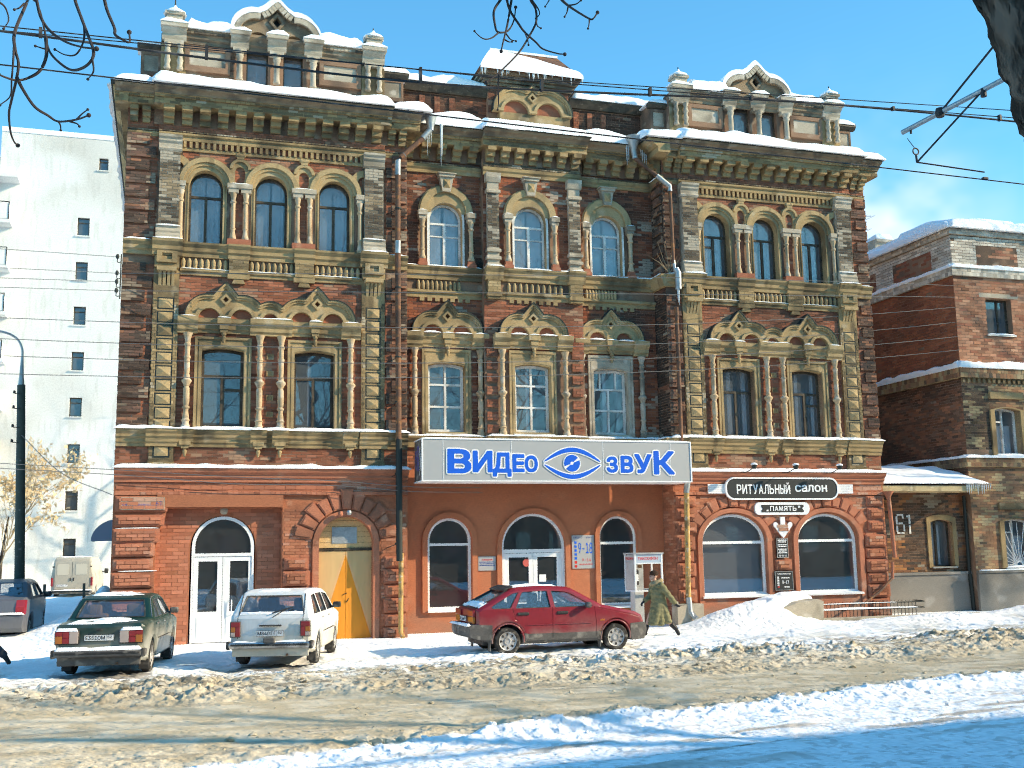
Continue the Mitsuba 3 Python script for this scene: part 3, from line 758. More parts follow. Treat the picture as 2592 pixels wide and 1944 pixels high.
# flank of the right bay: cornice and courses turning the corner
for z0, z1, d in ((9.74, 10.1, .2), (12.9, 13.12, .09), (4.86, 5.29, .2)):
    add(P('string_course'), pf(-.9, 0.12, [(0, z0), (d * .5, z0), (d, z1 - .06), (d, z1), (0, z1)], FS), 'ochre'); snow_strip(-.9, 0.1, z1, 0, d, .05, FS)
add(P('cornice'), pf(-.95, .655, [(a, z) for a, z in CORN + CROWN[1:]][:6] + CROWN[2:], FS), 'ochre'); add(P('eave_tin'), bx(-.95, .70, 14.023, 14.047, 0, .72, FS), 'black_tin')
modillions(-.85, -.05, 2, 13.238, .3, FS, .25)
# left flank of the house and its receding eave
wall_u.append(bx(-14, -.40, 0, 14.0, -.3, 0, FL)); MB.lay(sbox(-3.5, 4.3, 0, 13.9), FL, tone=QUOIN)
add(P('cornice'), pf(-14, .45, [(a * .55, z) for a, z in CORN[:6] + CROWN[2:]], FL), 'ochre'); add(P('eave_tin'), bx(-14, .71, 14.022, 14.046, 0, .42, FL), 'black_tin')
wall_u.append(bx(20.45, 20.72, 0, 14.0, -14, -.40)); wall_u.append(bx(-1.27, 20.72, 0, 14.0, -14.3, -14.001))
# roof deck
add(P('roof'), bx(-1.2, 20.7, 13.9, 14.01, -14, -.42), 'black_tin')
# ---- the attic storeys above the two bays
COLN = [(.075, 0), (.09, .04), (.07, .10), (.06, .16), (.075, .24), (.085, .30), (.06, .36), (.06, .44), (.09, .52), (.07, .60), (.06, .66), (.075, .74), (.09, .80)]
for ox in (CL, CR):
    s0 = FA
    win = [(ox - .74, ox - .16), (ox + .24, ox + .78)]
    holes = unary_union([arch((a + b) / 2, 14.3, 15.95, (b - a) / 2) for a, b in win])
    wall_u.append(ex(sbox(ox - 2.95, 13.95, ox + 3.0, 15.9).difference(holes), -.35, 0, FA))
    wall_u.append(bx(ox - 2.95, ox + 3.0, 13.95, 15.85, -2.5, -.36, FA))
    cov = unary_union([sbox(ox - 2.3, 14.8, ox - 1.2, 15.55), sbox(ox + 1.25, 14.8, ox + 2.3, 15.6), sbox(ox - 1.05, 14, ox + 1.1, 16.5)])
    MB.lay(sbox(ox - 2.9, 14.5, ox + 2.95, 15.7).difference(cov), FA, tone=tone([(.30, .20, .13), (.34, .28, .2), (.25, .12, .08)], [3, 2, 2], .4, pale=.3, seed=15))
    for a, b in ((ox - 2.22, ox - 1.29), (ox + 1.33, ox + 2.24)):
        k = K(P('attic_panel'))
        add(k, [ex(sbox(a - .12, 14.9, b + .12, 15.62).difference(sbox(a, 15.06, b, 15.50)), 0, .10, FA)], 'mortar')
        add(k + '__plaster_field', bx(a, b, 15.06, 15.50, 0, .05, FA), 'stone_grey')
    # entablature with its snow-capped heads
    add(P('attic_entablature'), [pf(ox - 2.8, ox + 2.85, [(0, 15.66), (.06, 15.66), (.06, 15.76), (.12, 15.80), (.12, 15.90), (.2, 16.0), (.2, 16.04), (0, 16.04)], FA)], 'stone_dark')
    OB.lay(sbox(ox - 2.4, 0, ox - 1.2, .12), Fr(FA([0, 15.91, .19]), FA.u, FA.n), -.05, 0, DUST, course=.12, L=.10); OB.lay(sbox(ox + 1.3, 0, ox + 2.4, .12), Fr(FA([0, 15.91, .19]), FA.u, FA.n), -.05, 0, DUST, course=.12, L=.10)
    for c, hw, two in ((ox - 2.62, .34, 1), (ox - .93, .27, 0), (ox + .05, .28, 0), (ox + 1.03, .27, 0), (ox + 2.70, .34, 1)):
        k = K(P('attic_capital'))
        add(k, [bx(c - hw, c + hw, 15.98, 16.10, -.05, .36, FA), pf(c - hw + .03, c + hw - .03, [(0, 15.68), (.14, 15.68), (.18, 15.78), (.18, 15.84), (.28, 15.92), (.31, 15.978), (0, 15.978)], FA), bx(c - hw + .09, c + hw - .09, 15.56, 15.678, 0, .2, FA)], 'stone_grey')
        if two:
            for q in (-.16, .16): turned(c + q, 14.85, .72, FA, .16, COLN, 'attic_column', 'stone_grey')
            trim_s.append(bx(c - .32, c + .32, 14.4, 15.6, 0, .06, FA))
            # little corner turret with a snow cap
            t = K(P('turret'))
            add(t, [bx(c - .20, c + .20, 16.10, 16.34, -.1, .26, FA), bx(c - .25, c + .25, 16.342, 16.42, -.14, .31, FA)], 'stone_grey')
            add(t + '__spike', [tube([FA([c, 16.42, .08]), FA([c, 16.62, .08]), FA([c, 16.9 if ox == CL and c < ox else 16.75, .08])], [.05, .03, .012])], 'black_tin')
            SNOWBITS.append(lathe([(0, 0), (.30, 0), (.29, .05), (.2, .11), (.08, .18), (.03, .26), (0, .27)], 12, FA([c, 16.415, .08])))
        else: turned(c, 14.75, .84, FA, .16, [(.085, 0), (.1, .04), (.08, .08), (.075, .55), (.08, .6), (.11, .68), (.09, .72), (.14, .84)], 'attic_column', 'stone_grey')
        snow_strip(c - hw - .02, c + hw + .02, 16.095, -.05, .38, .14, FA)
    # keel gable
    g = unary_union([Point(ox - .50, 16.1).buffer(.62, 24), Point(ox + .60, 16.1).buffer(.62, 24), Polygon([(ox - .62, 16.6), (ox - .25, 16.82), (ox - .02, 17.06), (ox + .05, 17.10), (ox + .12, 17.06), (ox + .36, 16.82), (ox + .72, 16.6)]), sbox(ox - .5, 16.0, ox + .6, 16.65)]).intersection(sbox(ox - 2, 15.95, ox + 2, 18))
    ty = unary_union([arch(ox - .45, 15.8, 15.95, .29, 16), arch(ox + .51, 15.8, 15.95, .29, 16)])
    dia = Polygon([(ox - .08, 16.56), (ox + .05, 16.40), (ox + .18, 16.56), (ox + .05, 16.72)])
    gk = K(P('attic_gable'))
    add(gk, [ex(g.difference(ty).difference(dia), -.30, .04, FA), ex(g.difference(g.buffer(-.15)).difference(sbox(ox - 2, 15, ox + 2, 16.0)), .04, .15, FA), ex(dia.buffer(.07, join_style=2).difference(dia), .04, .10, FA)], 'stone_dark')
    edge = np.array(g.exterior.coords); acc = 0
    L_ = LineString(g.exterior.coords)
    n = int(L_.length / .105)
    for i in range(n):
        p, q = L_.interpolate(i * .105), L_.interpolate(i * .105 + .01)
        if p.y < 16.05: continue
        tx, tz = (q.x - p.x) / .01, (q.y - p.y) / .01
        nx, nz = tz, -tx
        if Point(p.x + nx * .05, p.y + nz * .05).within(g): nx, nz = -nx, -nz
        # voussoir bricks round the gable
        c = np.array([p.x - nx * .085, p.y - nz * .085]); a = np.array([tx, tz]) * .046; b = np.array([nx, nz]) * .075
        add(gk + '__voussoir', ex(Polygon([c - a - b, c + a - b, c + a + b, c - a + b]), .15, .212, FA), 'stone_grey')
    add(gk + '__diamond', bx(ox - .09, ox + .19, 16.4, 16.72, -.2, -.1, FA), 'room_dark')
    add(P('lunette_board'), [ex(arch((a + b) / 2, 15.72, 15.96, (b - a) / 2 + .02, 12), -.24, -.2, FA) for a, b in win], 'stone_grey')
    for i, (a, b) in enumerate(win):
        o = sbox(a, 14.5, b, 15.72)
        window(o, -.16, FA, [hb(15.66, a, b, .04)], .045, 'dark_wood', curtain=[(0, 1)] if i == 0 else None, name='attic_window', label='small attic window between the columns')
    # snow lying on the gable and the entablature
    sn = affinity.translate(g.buffer(.02), -.05, .13).union(affinity.translate(g, .03, .07)).difference(g.buffer(.004)).difference(sbox(ox - 3, 15, ox + 3, 16.28)).buffer(-.012).buffer(.012)
    SNOWBITS.append(ex(sn, -.30, .22, FA))
    snow_strip(ox - 2.35, ox - .95, 16.04, -.3, .26, .34, FA); snow_strip(ox + 1.05, ox + 2.45, 16.04, -.3, .26, .34, FA)
    # low wings either side
    for a, b, q in ((ox - 3.45, ox - 2.95, -1), (ox + 3.0, ox + 3.62, 1)):
        wall_u.append(bx(a, b, 13.95, 15.6, -2.0, -.3, FA))
        k = K(P('attic_panel'))
        add(k, [ex(sbox(a, 14.8, b, 15.45).difference(sbox(a + .08, 14.9, b - .06, 15.36)), -.30, -.22, FA)], 'mortar'); add(k + '__plaster_field', bx(a + .08, b - .06, 14.9, 15.36, -.30, -.25, FA), 'stone_grey')
        add(P('attic_entablature'), pf(a - .1, b + .14, [(-.3, 15.46), (-.18, 15.46), (-.10, 15.55), (-.10, 15.62), (-.3, 15.62)], FA), 'dark_wood')
        snow_strip(a - .1, b + .15, 15.62, -.9, -.08, .2, FA)
# ---- attic wall and little tower over the middle part
wall_u.append(bx(6.0, 13.9, 13.9, 15.75, -.5, 0, FT))
AB = tone([(.22, .08, .045), (.16, .065, .042), (.28, .11, .06)], [3, 3, 2], .5, .9, thr=.5, seed=17)
MB.lay(sbox(6.1, 14.7, 8.8, 15.5).union(sbox(11.3, 14.7, 13.8, 15.5)), FT, tone=AB)
for c in (6.75, 7.2, 7.65, 11.55, 12.0, 12.45): trim_s_q.append(bx(c - .08, c + .08, 14.6, 15.4, 0, .05, FT)); MB.lay(sbox(c - .08, 14.7, c + .08, 15.4), FT, .04, .06, RED, L=.16)
add_each(P('attic_entablature'), [pf(6.0, 8.78, [(0, 15.5), (.1, 15.5), (.16, 15.62), (.22, 15.72), (.22, 15.76), (0, 15.76)], FT), pf(11.3, 13.9, [(0, 15.5), (.1, 15.5), (.16, 15.62), (.22, 15.72), (.22, 15.76), (0, 15.76)], FT)], 'dark_wood')
snow_strip(6.2, 8.7, 15.76, -.5, .26, .30, FT); snow_strip(11.4, 14.2, 15.76, -.5, .26, .30, FT)
FW_ = Fr((0, 1.1, 0), (1, 0, 0), (0, -1, 0))
wall_u.append(bx(8.71, 11.26, 13.9, 15.9, -1.6, 0, FW_)); MB.lay(sbox(8.72, 15.0, 11.25, 15.86), FW_, tone=RED)
tk = add(P('tower_cornice'), [pf(8.62 - q, 11.34 + q, [(-1.6, z), (d, z), (d, z + .085), (-1.6, z + .085)], FW_) for q, d, z in ((0, .07, 15.86), (.06, .14, 15.95), (.13, .24, 16.04), (.20, .34, 16.13))], 'stone_dark')
R0, R1, RZ, RT_ = 8.34, 11.60, 16.22, 17.2
v = np.array([[R0, RZ, .44], [R1, RZ, .44], [11.1, RT_, -.45], [8.95, RT_, -.45], [R0, RZ, -1.6], [R1, RZ, -1.6], [11.1, RT_, -1.0], [8.95, RT_, -1.0]])
add(P('tower_roof'), trimesh.Trimesh(FW_(v), [[0, 1, 2], [0, 2, 3], [1, 5, 6], [1, 6, 2], [4, 0, 3], [4, 3, 7], [3, 2, 6], [3, 6, 7], [5, 4, 7], [5, 7, 6], [0, 4, 5], [0, 5, 1]], process=False), 'rust_pipe')
gt = np.linspace(0, 1, 30); rowsn = []
for s_ in np.linspace(0, 1, 9):
    top_ = np.interp(gt, [0, .3, .62, 1], [.93, .90, .72, .30])           # the snow has slid off towards the right
    k_ = np.minimum(1, s_) * top_
    px_ = R0 + .02 + (R1 - R0 - .04) * gt; cx_ = 8.95 + 2.15 * gt
    rowsn.append(np.c_[px_ + (cx_ - px_) * k_, RZ + (RT_ - RZ) * k_ + .09 * np.sin(math.pi * min(1, .15 + .8 * s_)) ** .5, .46 - .90 * k_ + .03])
rowsn = [np.c_[rowsn[0][:, 0], rowsn[0][:, 1] - .10, rowsn[0][:, 2]]] + rowsn + [np.c_[rowsn[-1][:, 0], rowsn[-1][:, 1] - .10, rowsn[-1][:, 2]]]
V_ = np.vstack(rowsn); n_ = len(gt)
SNOWBITS.append(trimesh.Trimesh(FW_(V_), [f for i in range(len(rowsn) - 1) for q in range(n_ - 1) for f in ([i * n_ + q, i * n_ + q + 1, (i + 1) * n_ + q + 1], [i * n_ + q, (i + 1) * n_ + q + 1, (i + 1) * n_ + q])], process=False))
SNOWBITS.append(bx(8.93, 11.1, RT_, RT_ + .07, -1.0, -.43, FW_))
hood([([9.52, 10.50], .74, 15.86)], 14.98, Fr((0, .95, 0), (1, 0, 0), (0, -1, 0)), [(9.50, .40), (10.53, .40)])
trim_s.append(bx(9.0, 11.2, 14.3, 14.98, -.2, .1, Fr((0, .95, 0), (1, 0, 0), (0, -1, 0))))
# the deep snow on the eave
def eave_snow(x0, x1, yf, yb, z, h, seed):
    n = int((x1 - x0) / .10); m = 13
    us = np.linspace(x0, x1, n)
    f1 = meshkit.fbm(np.c_[us * .9, us * 0 + seed, us * 0], 3, seed); f2 = meshkit.fbm(np.c_[us * 2.6, us * 0 + seed + 9, us * 0], 3, seed + 1)
    v = []
    for i, x in enumerate(us):
        e = min(1, (min(x - x0, x1 - x) + .03) / .25) ** .5
        H = h * (.62 + .75 * f1[i]) * e; ov = .04 + .10 * f2[i]
        for j in range(m):
            t = j / (m - 1)
            if t < .35: a = t / .35 * math.pi / 2; y = yf - ov * (1 - .15 * math.sin(a)) + (1 - math.cos(a)) * .16; q = z - .03 * f2[i] + H * .55 * math.sin(a)
            else: s = (t - .35) / .65; y = yf - ov * .85 + .16 + s * (yb - yf); q = z - .03 * f2[i] + H * (.55 + .45 * min(1, s * 2.2)) + .05 * (meshkit.noise(np.array([x * 1.7, y * 2, seed])) - .5)
            v.append([x, y, q])
    f = [[i * m + j, (i + 1) * m + j, (i + 1) * m + j + 1, i * m + j + 1] for i in range(n - 1) for j in range(m - 1)]
    b0 = len(v)
    v += [[x, yf - .04 - .10 * f2[i] + .12, z - .035 * f2[i]] for i, x in enumerate(us)]
    f += [[i * m, b0 + i, b0 + i + 1, (i + 1) * m] for i in range(n - 1)]
    for e_ in (0, n - 1): f += [[b0 + e_, e_ * m + j, e_ * m + j + 1, e_ * m + j + 1] for j in range(m - 1)]
    f = np.array(f); tri = np.vstack([f[:, [0, 1, 2]], f[:, [0, 2, 3]]]); tri = tri[tri[:, 1] != tri[:, 2]]; tri = tri[tri[:, 2] != tri[:, 0]]
    return trimesh.Trimesh(np.array(v), tri, process=False)
rs = [eave_snow(-1.62, -.60, -.70, .3, 14.05, 0.46, 2), eave_snow(-.70, 5.52, -.86, .4, 14.05, 0.54, 4), eave_snow(5.45, 6.58, -.72, .6, 14.05, 0.57, 6), eave_snow(6.4, 8.4, .13, 1.4, 14.05, 0.68, 8), eave_snow(8.2, 11.5, -.10, 1.2, 14.05, 0.49, 10),
      eave_snow(11.3, 13.3, .13, 1.4, 14.05, 0.62, 12), eave_snow(12.95, 14.25, -.72, .6, 14.05, 0.57, 14), eave_snow(14.05, 20.3, -.86, .4, 14.05, 0.57, 16), eave_snow(20.15, 21.08, -.72, .3, 14.05, 0.41, 18)]
add('roof_snow', rs, 'snow', smooth=60, kind='stuff', label='thick bright snow lying along the eaves of the brick mansion', cat='snow')
sl = eave_snow(-12.5, .4, -.42, .6, 14.05, 0.30, 22); sv = np.array(sl.vertices); sv = np.c_[-1.27 + (sv[:, 1]), -sv[:, 0] - 0.0, sv[:, 2]]
add('roof_snow', trimesh.Trimesh(sv, np.array(sl.faces)[:, ::-1], process=False), 'snow', smooth=60, kind='stuff', label='snow along the left side eave of the brick mansion', cat='snow')

# ---------------------------------------------------------------- ground floor
# left bay: rusticated pier, recessed bay with the white door, pier with the arched gate
FD = Fr((0, .30, 0), (1, 0, 0), (0, -1, 0))
door_o = arch(1.37, -.02, 2.36, .80); gate_o = arch(4.42, -.05, 2.40, .70)
U0, U1 = -1.27, 6.03
rec = Polygon([(-.02, 3.34), (-.04, 3.15), (-.16, 2.85), (-.24, 2.45), (-.26, 1.9), (-.24, -.3), (2.80, -.3), (2.80, 3.34)])
front = sbox(U0, -.3, U1, 4.30).difference(rec)
wall_g.append(ex(front.difference(gate_o), -.45, 0)); wall_g.append(ex(rec.buffer(.1).difference(door_o), -.6, 0, FD))
GB.lay(rec.buffer(-.004).difference(arch(1.37, -.3, 2.36, .84)), FD, tone=TERRA, course=.095, L=.29, big=True)
wall_g.append(bx(-.25, 2.8, 3.36, 3.66, -.3, .10))
BOSS = []
def boss(a, b, z0, z1, d, fr=FR, tn=TERRA, inner=True, c=.095):
    """A rusticated block with a raised brick field."""
    BOSS.append(cat_([ex(sbox(a, z0, b, z1), -.01, d, fr), ex(sbox(a + .03, z0 + .025, b - .03, z1 - .025), d, d + .018, fr)]))
    if inner and b - a > .3: GB.lay(sbox(a + .09, 0, b - .09, (z1 - z0) - .10), Fr(fr([0, z0 + .05, d + .018]), fr.u, fr.n), -.02, .045, tn, course=((z1 - z0) - .10) / max(1, round(((z1 - z0) - .10) / .09)), L=.27)
def pier(a, b, z0, z1, fr=FR, tn=TERRA, n=None):
    z = z0; i = 0
    while z + .30 < z1:
        big = i % 2 == 0
        boss(a - (.03 if big else 0), b + (.03 if big else 0), z, z + (.36 if big else .30), .10 if big else .05, fr, tn)
        z += .40 if big else .34; i += 1
pier(U0 + .04, -.30, -.05, 2.5); boss(U0 + .02, -.16, 2.50, 2.84, .12); boss(U0 + .05, -.06, 2.90, 3.18, .06); boss(U0 + .05, .0, 3.26, 3.64, .08)
pier(2.86, 3.46, -.1, 2.4, tn=TERRAW); pier(5.42, 5.98, -.1, 2.4, tn=TERRAW)
GB.lay(sbox(2.82, -.2, 3.55, 3.3).union(sbox(5.3, -.2, 6.0, 3.3)).difference(gate_o.buffer(.2)), FR, tone=TERRAW)
def voussoirs(cx, zs, r0, r1, fr, a0=12, a1=168, n=9, d=.10, key=True):
    for i in range(n):
        s, e = np.radians(a0 + (a1 - a0) * (i + .06) / n), np.radians(a0 + (a1 - a0) * (i + .94) / n)
        mid = i == n // 2
        R = r1 + (.12 if mid else (.0 if i % 2 else .08))
        p = Polygon([(cx + r * math.cos(t), zs + r * math.sin(t)) for r, t in ((r0, s), (R, s), (R, e), (r0, e))])
        add(GK + '__voussoir', [ex(p, 0, d + (.04 if mid else 0), fr), ex(p.buffer(-.035, join_style=2), d, d + .022 + (.04 if mid else 0), fr)], 'terracotta')
GK = MN + '__ground_floor_wall'
voussoirs(4.42, 2.40, .90, 1.30, FR, 8, 172, 11, .055)
add(P('arch_band'), ex(ring(4.42, 2.40, .71, .86), 0, .07).__class__(**{}) if False else [ex(ring(4.42, 2.40, .71, .86), -.3, .07), bx(3.56, 3.72, -.1, 2.40, -.3, .05), bx(5.12, 5.28, -.1, 2.40, -.3, .05)], 'terracotta', smooth=30)
# mouldings under the ledge, both bays
for a, b in ((-1.27, 6.03), (13.74, 20.73)):
    add(P('ground_floor_cornice'), [pf(a, b, [(0, 3.98), (.06, 3.98), (.06, 4.06), (.12, 4.10), (.12, 4.16), (.20, 4.22), (.24, 4.30), (.24, 4.325), (0, 4.325)]), pf(a + .02, b, [(0, 3.66), (.08, 3.66), (.08, 3.745), (0, 3.76)])], 'terracotta')
    GB.lay(sbox(a + .05, 3.77, b - .05, 3.97), FR, tone=TERRA, L=.26, course=.1)
    snow_strip(a - .06, b + .06, 4.325, -.02, .27, .10, FR)
    GB.lay(sbox(a + .6, 0, b - .6, .085), Fr(FR([0, 3.66, .08]), FR.u, FR.n), -.02, .010, TERRA, course=.085, L=.13)
snow_strip(-1.2, -.2, 2.855, .0, .11, .02, FR); snow_strip(-1.1, -.2, 1.82, .02, .11, .02, FR); snow_strip(-1.1, -.3, 1.0, .02, .1, .02, FR)
# white double door in its arch
D = K(P('white_door')); lab(D, 'white double door with two glazed leaves under a round fanlight')
do = arch(1.37, 0.02, 2.38, .76)
fan = arch(1.37, 2.22, 2.38, .68)
gl = [sbox(.78, .78, 1.24, 2.02), sbox(1.55, .78, 2.00, 2.02)]
add(D + '__frame', ex(do.difference(fan).difference(sbox(.66, .0, 2.08, 2.14)), -.12, -.02, FD), 'white_upvc')
for i, g in enumerate(gl):
    a, b = (.665, 1.365) if i == 0 else (1.375, 2.075)
    add(D + '__leaf', [ex(sbox(a, .03, b, 2.13).difference(g), -.10, -.04, FD), bx(a + .10, b - .09, .13, .66, -.04, -.028, FD)], 'white_upvc')
    add(D + '__pane', sheet(g.buffer(.01), -.07, FD), 'pane_shop')
add(D + '__fanlight', sheet(fan.buffer(.01), -.07, FD), 'pane_shop')
add(D + '__handle', [tube([FD([1.60 + q, z, -.04 + w]) for q, z, w in [(0, .70, 0), (0, .70, .07), (0, 1.05, .07), (0, 1.05, 0)]], .016), bx(1.44, 1.50, .85, 1.05, -.04, -.03, FD)], 'white_upvc')
rm = np.array([[.3, -.1, -.2], [2.5, -.1, -.2], [2.5, 3.4, -.2], [.3, 3.4, -.2], [.3, -.1, -2.4], [2.5, -.1, -2.4], [2.5, 3.4, -2.4], [.3, 3.4, -2.4]])
RF = np.array([[4, 5, 6, 7], [0, 1, 5, 4], [3, 2, 6, 7], [0, 3, 7, 4], [1, 2, 6, 5]])
add(D + '__room', (FD(rm), RF), 'room_dark')
wl = K(P('door_lamp')); add(wl, lathe([(0, -.1), (.06, -.09), (.095, -.03), (.095, .03), (.06, .09), (0, .1)], 12, FD([1.36, 3.28, .12])), 'stone_grey', smooth=True); lab(wl, 'round globe lamp above the white door')
# wooden gate, painted cream with an orange wedge
mat('gate_cream', dirty((.60, .42, .20), (.36, .25, .12), (.66, .52, .32), 3, .6, .85, .7, .9), .6)
def gate_col(p, n, uv):
    e = dr.abs(p.x - 4.44) - (2.14 - p.z) * .318
    c = mix((.72, .29, .03), (.60, .42, .20), smoothstep(-.004, .004, e))
    c = mix(c, (.66, .40, .19), smoothstep(-.004, .004, e) * (1 - smoothstep(.060, .066, e)) * .6)
    return c * (.85 + .3 * fbm(p.x * 9, p.z * 1.2, p.y, 3))
mat('gate_paint', proc(gate_col), .55)
G = K(P('wooden_gate')); lab(G, 'cream wooden double gate painted with an orange wedge')
for a, b in ((3.725, 4.435), (4.445, 5.115)): add(G + '__leaf', bx(a, b, -.05, 2.23, -.26, -.20), 'gate_paint')
add(G + '__rail', [bx(3.72, 5.12, 2.24, 2.30, -.26, -.17)], 'dark_wood')
for i in range(6):
    z0, z1 = 2.31 + i * .14, 2.31 + i * .14 + .132
    pl = sbox(3.6, z0, 5.3, z1).intersection(arch(4.42, 2.2, 2.40, .70))
    if not pl.is_empty: add(G + '__plank', ex(pl, -.26, -.205), 'gate_cream')
add(G + '__tin_plate', bx(4.08, 4.73, 2.42, 2.84, -.205, -.19), 'zinc')
add(G + '__handle', [tube([FR([4.36, 1.1, -.19]), FR([4.47, 1.16, -.15])], .012), tube([FR([4.46, .92, -.19]), FR([4.52, 1.02, -.15])], .012)], 'black_tin')
for x in (4.24, 4.46): add(P('gate_lamp'), lathe([(0, -.07), (.05, -.06), (.07, 0), (.05, .06), (0, .07)], 10, FR([x, 3.17 if x < 4.3 else 3.2, .2])), 'terracotta' if x < 4.3 else 'zinc', smooth=True)
# centre: smooth plastered shop front
SX0, SX1 = 6.03, 13.74
w1, dr_, w3 = arch(7.35, .62, 2.46, .62), arch(9.75, -.02, 2.26, .93), arch(12.30, .60, 2.52, .58)
wall_s = [ex(sbox(SX0, -.3, SX1, 4.4).difference(unary_union([w1, dr_, w3])), -.5, 0, FG)]
add(P('shop_wall'), wall_s, 'shop_plaster')
add(P('shop_arch_band'), [ex(ring(7.35, 2.46, .625, .77).union(sbox(6.58, .56, 6.725, 2.461)).union(sbox(7.975, .56, 8.12, 2.461)), -.2, .08, FG), ex(ring(9.75, 2.26, .935, 1.07).union(sbox(8.68, -.2, 8.815, 2.261)).union(sbox(10.685, -.2, 10.82, 2.261)), -.2, .08, FG), ex(ring(12.3, 2.52, .585, .72).union(sbox(11.58, .55, 11.715, 2.521)).union(sbox(12.885, .55, 13.02, 2.521)), -.2, .08, FG)], 'shop_plaster')
window(w1.buffer(-.005), -.06, FG, [hb(2.36, 6, 9, .07)], .07, 'white_upvc', 'pane_shop', lined=2.2, name='shop_window', label='tall arched shop window in a white frame, left of the shop door')
window(w3.buffer(-.005), -.06, FG, [hb(2.34, 11, 14, .07)], .06, 'white_upvc', 'pane_shop', lined=2.2, name='shop_window', label='arched shop window in a white frame behind the phone booth')
for a, b, z in ((6.62, 8.02, .56), (11.66, 12.96, .52)): add(P('shop_window_sill'), pf(a + .1, b - .06, [(-.1, z), (.12, z - .0), (.12, z + .05), (-.1, z + .09)], FG), 'white_upvc')
D = K(P('shop_door')); lab(D, 'white glazed double door of the shop under a round fanlight')
fan = arch(9.75, 2.20, 2.26, .86)
add(D + '__frame', ex(dr_.buffer(-.005).difference(fan).difference(sbox(8.92, -.1, 10.58, 2.10)), -.12, -.02, FG), 'white_upvc')
for a, b in ((8.925, 9.745), (9.755, 10.575)):
    g = sbox(a + .12, .75, b - .12, 1.98)
    add(D + '__leaf', ex(sbox(a, 0, b, 2.09).difference(g), -.10, -.04, FG), 'white_upvc'); add(D + '__pane', sheet(g.buffer(.01), -.07, FG), 'pane_shop')
add(D + '__fanlight', sheet(fan.buffer(.01), -.07, FG), 'pane_shop')
add(D + '__handle', tube([FG([9.92, z, w]) for z, w in ((.8, -.04), (.8, .05), (1.12, .05), (1.12, -.04))], .018), 'white_upvc')
add(D + '__room', (FG(rm * [1, 1, 1] + [8.3, 0, 0]), RF), 'room_dark')
add(D + '__sticker', lathe([(0, 0), (.11, 0), (.11, .006), (0, .006)], 20).apply_transform(trimesh.transformations.rotation_matrix(math.pi / 2, [1, 0, 0])).apply_translation(FG([9.56, 1.83, -.05])), mat('sticker_red', (.55, .12, .10), .5))
add(D + '__notice', bx(9.93, 10.13, 1.30, 1.50, -.062, -.055, FG), 'white_upvc')
# right bay: two arched shop windows in rusticated brick
V1, V2 = arch(15.60, .80, 2.32, 1.04, ry=.80), arch(18.70, .80, 2.32, 1.02, ry=.80)
X0, X1 = 13.74, 20.73
wall_g.append(ex(sbox(X0, -.3, X1, 4.3).difference(unary_union([V1, V2])), -.45, 0))
wall_g.append(bx(-.74, -.40, -.3, 4.3, -.3, 0, FS)); wall_g.append(bx(-.40, -.002, -.3, 4.3, -.3, -.004, FS)); GB.lay(sbox(-.7, -.1, 0, 4.25), FS, tone=TERRAW)
GB.lay(sbox(X0, 2.4, X1, 3.65).union(sbox(X0, -.2, 14.4, 2.5)).union(sbox(16.72, -.2, 17.6, 2.5)).union(sbox(19.8, -.2, X1, 2.5)).difference(unary_union([V1.buffer(.34), V2.buffer(.34)])), FR, tone=TERRAW)
for cx in (15.60, 18.70):
    add(P('arch_band'), [ex(ring(cx, 2.32, 1.045, 1.20, k=.80), -.25, .08), bx(cx - 1.19, cx - 1.045, .0, 2.32, -.25, .07), bx(cx + 1.035, cx + 1.19, .0, 2.32, -.25, .07)], 'terracotta', smooth=30)
    voussoirs(cx, 2.05, 1.28, 1.56, FR, 32, 148, 9, .045)
    add(P('plinth'), bx(cx - 1.04, cx + 1.02, -.1, .74, -.04, .03), 'terracotta')
pier(13.80, 14.28, -.1, 2.5, tn=TERRAW); pier(19.98, 20.66, -.1, 2.5, tn=TERRAW)
for z in (.15, 1.50, 2.55): boss(16.88, 17.42, z, z + .30, .05, tn=TERRAW)
for a, b in ((13.8, 14.4), (20.1, 20.66)):
    for z in (2.6, 2.98, 3.34): boss(a, b, z, z + .29, .06, tn=TERRAW)
window(V1.buffer(-.01), -.10, FR, [hb(2.30, 14, 17, .08)], .075, 'white_upvc', 'pane_shop', lined=1.6, name='shop_window', label='wide arched shop window with grey blinds, left of the white arrow')
window(V2.buffer(-.01), -.10, FR, [hb(2.32, 17, 20, .08)], .075, 'white_upvc', 'pane_shop', lined=1.6, name='shop_window', label='wide arched shop window, right of the white arrow')
mat('blind_grey', (.13, .15, .18), .7)
add(P('window_blind'), bx(14.7, 16.55, .86, 3.05, -.34, -.32), 'blind_grey')
for a, b in ((14.50, 16.72), (17.62, 19.76)): add(P('shop_window_sill'), pf(a, b, [(-.1, .74), (.13, .74), (.13, .79), (-.1, .84)]), 'white_upvc')
# concrete footing by the downpipe, plinth stones
add(P('footing'), [bx(13.55, 14.35, -.2, .62, 0, .38), bx(13.52, 13.62, .62, .70, .1, .3)], 'stone_grey')
add_each(MN + '__wall', wall_u, 'mortar')
add_each(GK, wall_g, 'terracotta_mortar')
add_each(GK + '__rusticated_block', BOSS, 'terracotta')
add_each(MN + '__trim', trim_s, 'ochre')
add_each(MN + '__quoin_block', trim_s_q, 'mortar')
MB.build('brick_tone'); GB.build('brick_tone'); OB.build('brick_tone', 300)
add('ledge_snow', SNOWBITS, 'snow', smooth=50, kind='stuff', label='settled snow on the ledges, sills and gables of the brick mansion', cat='snow')
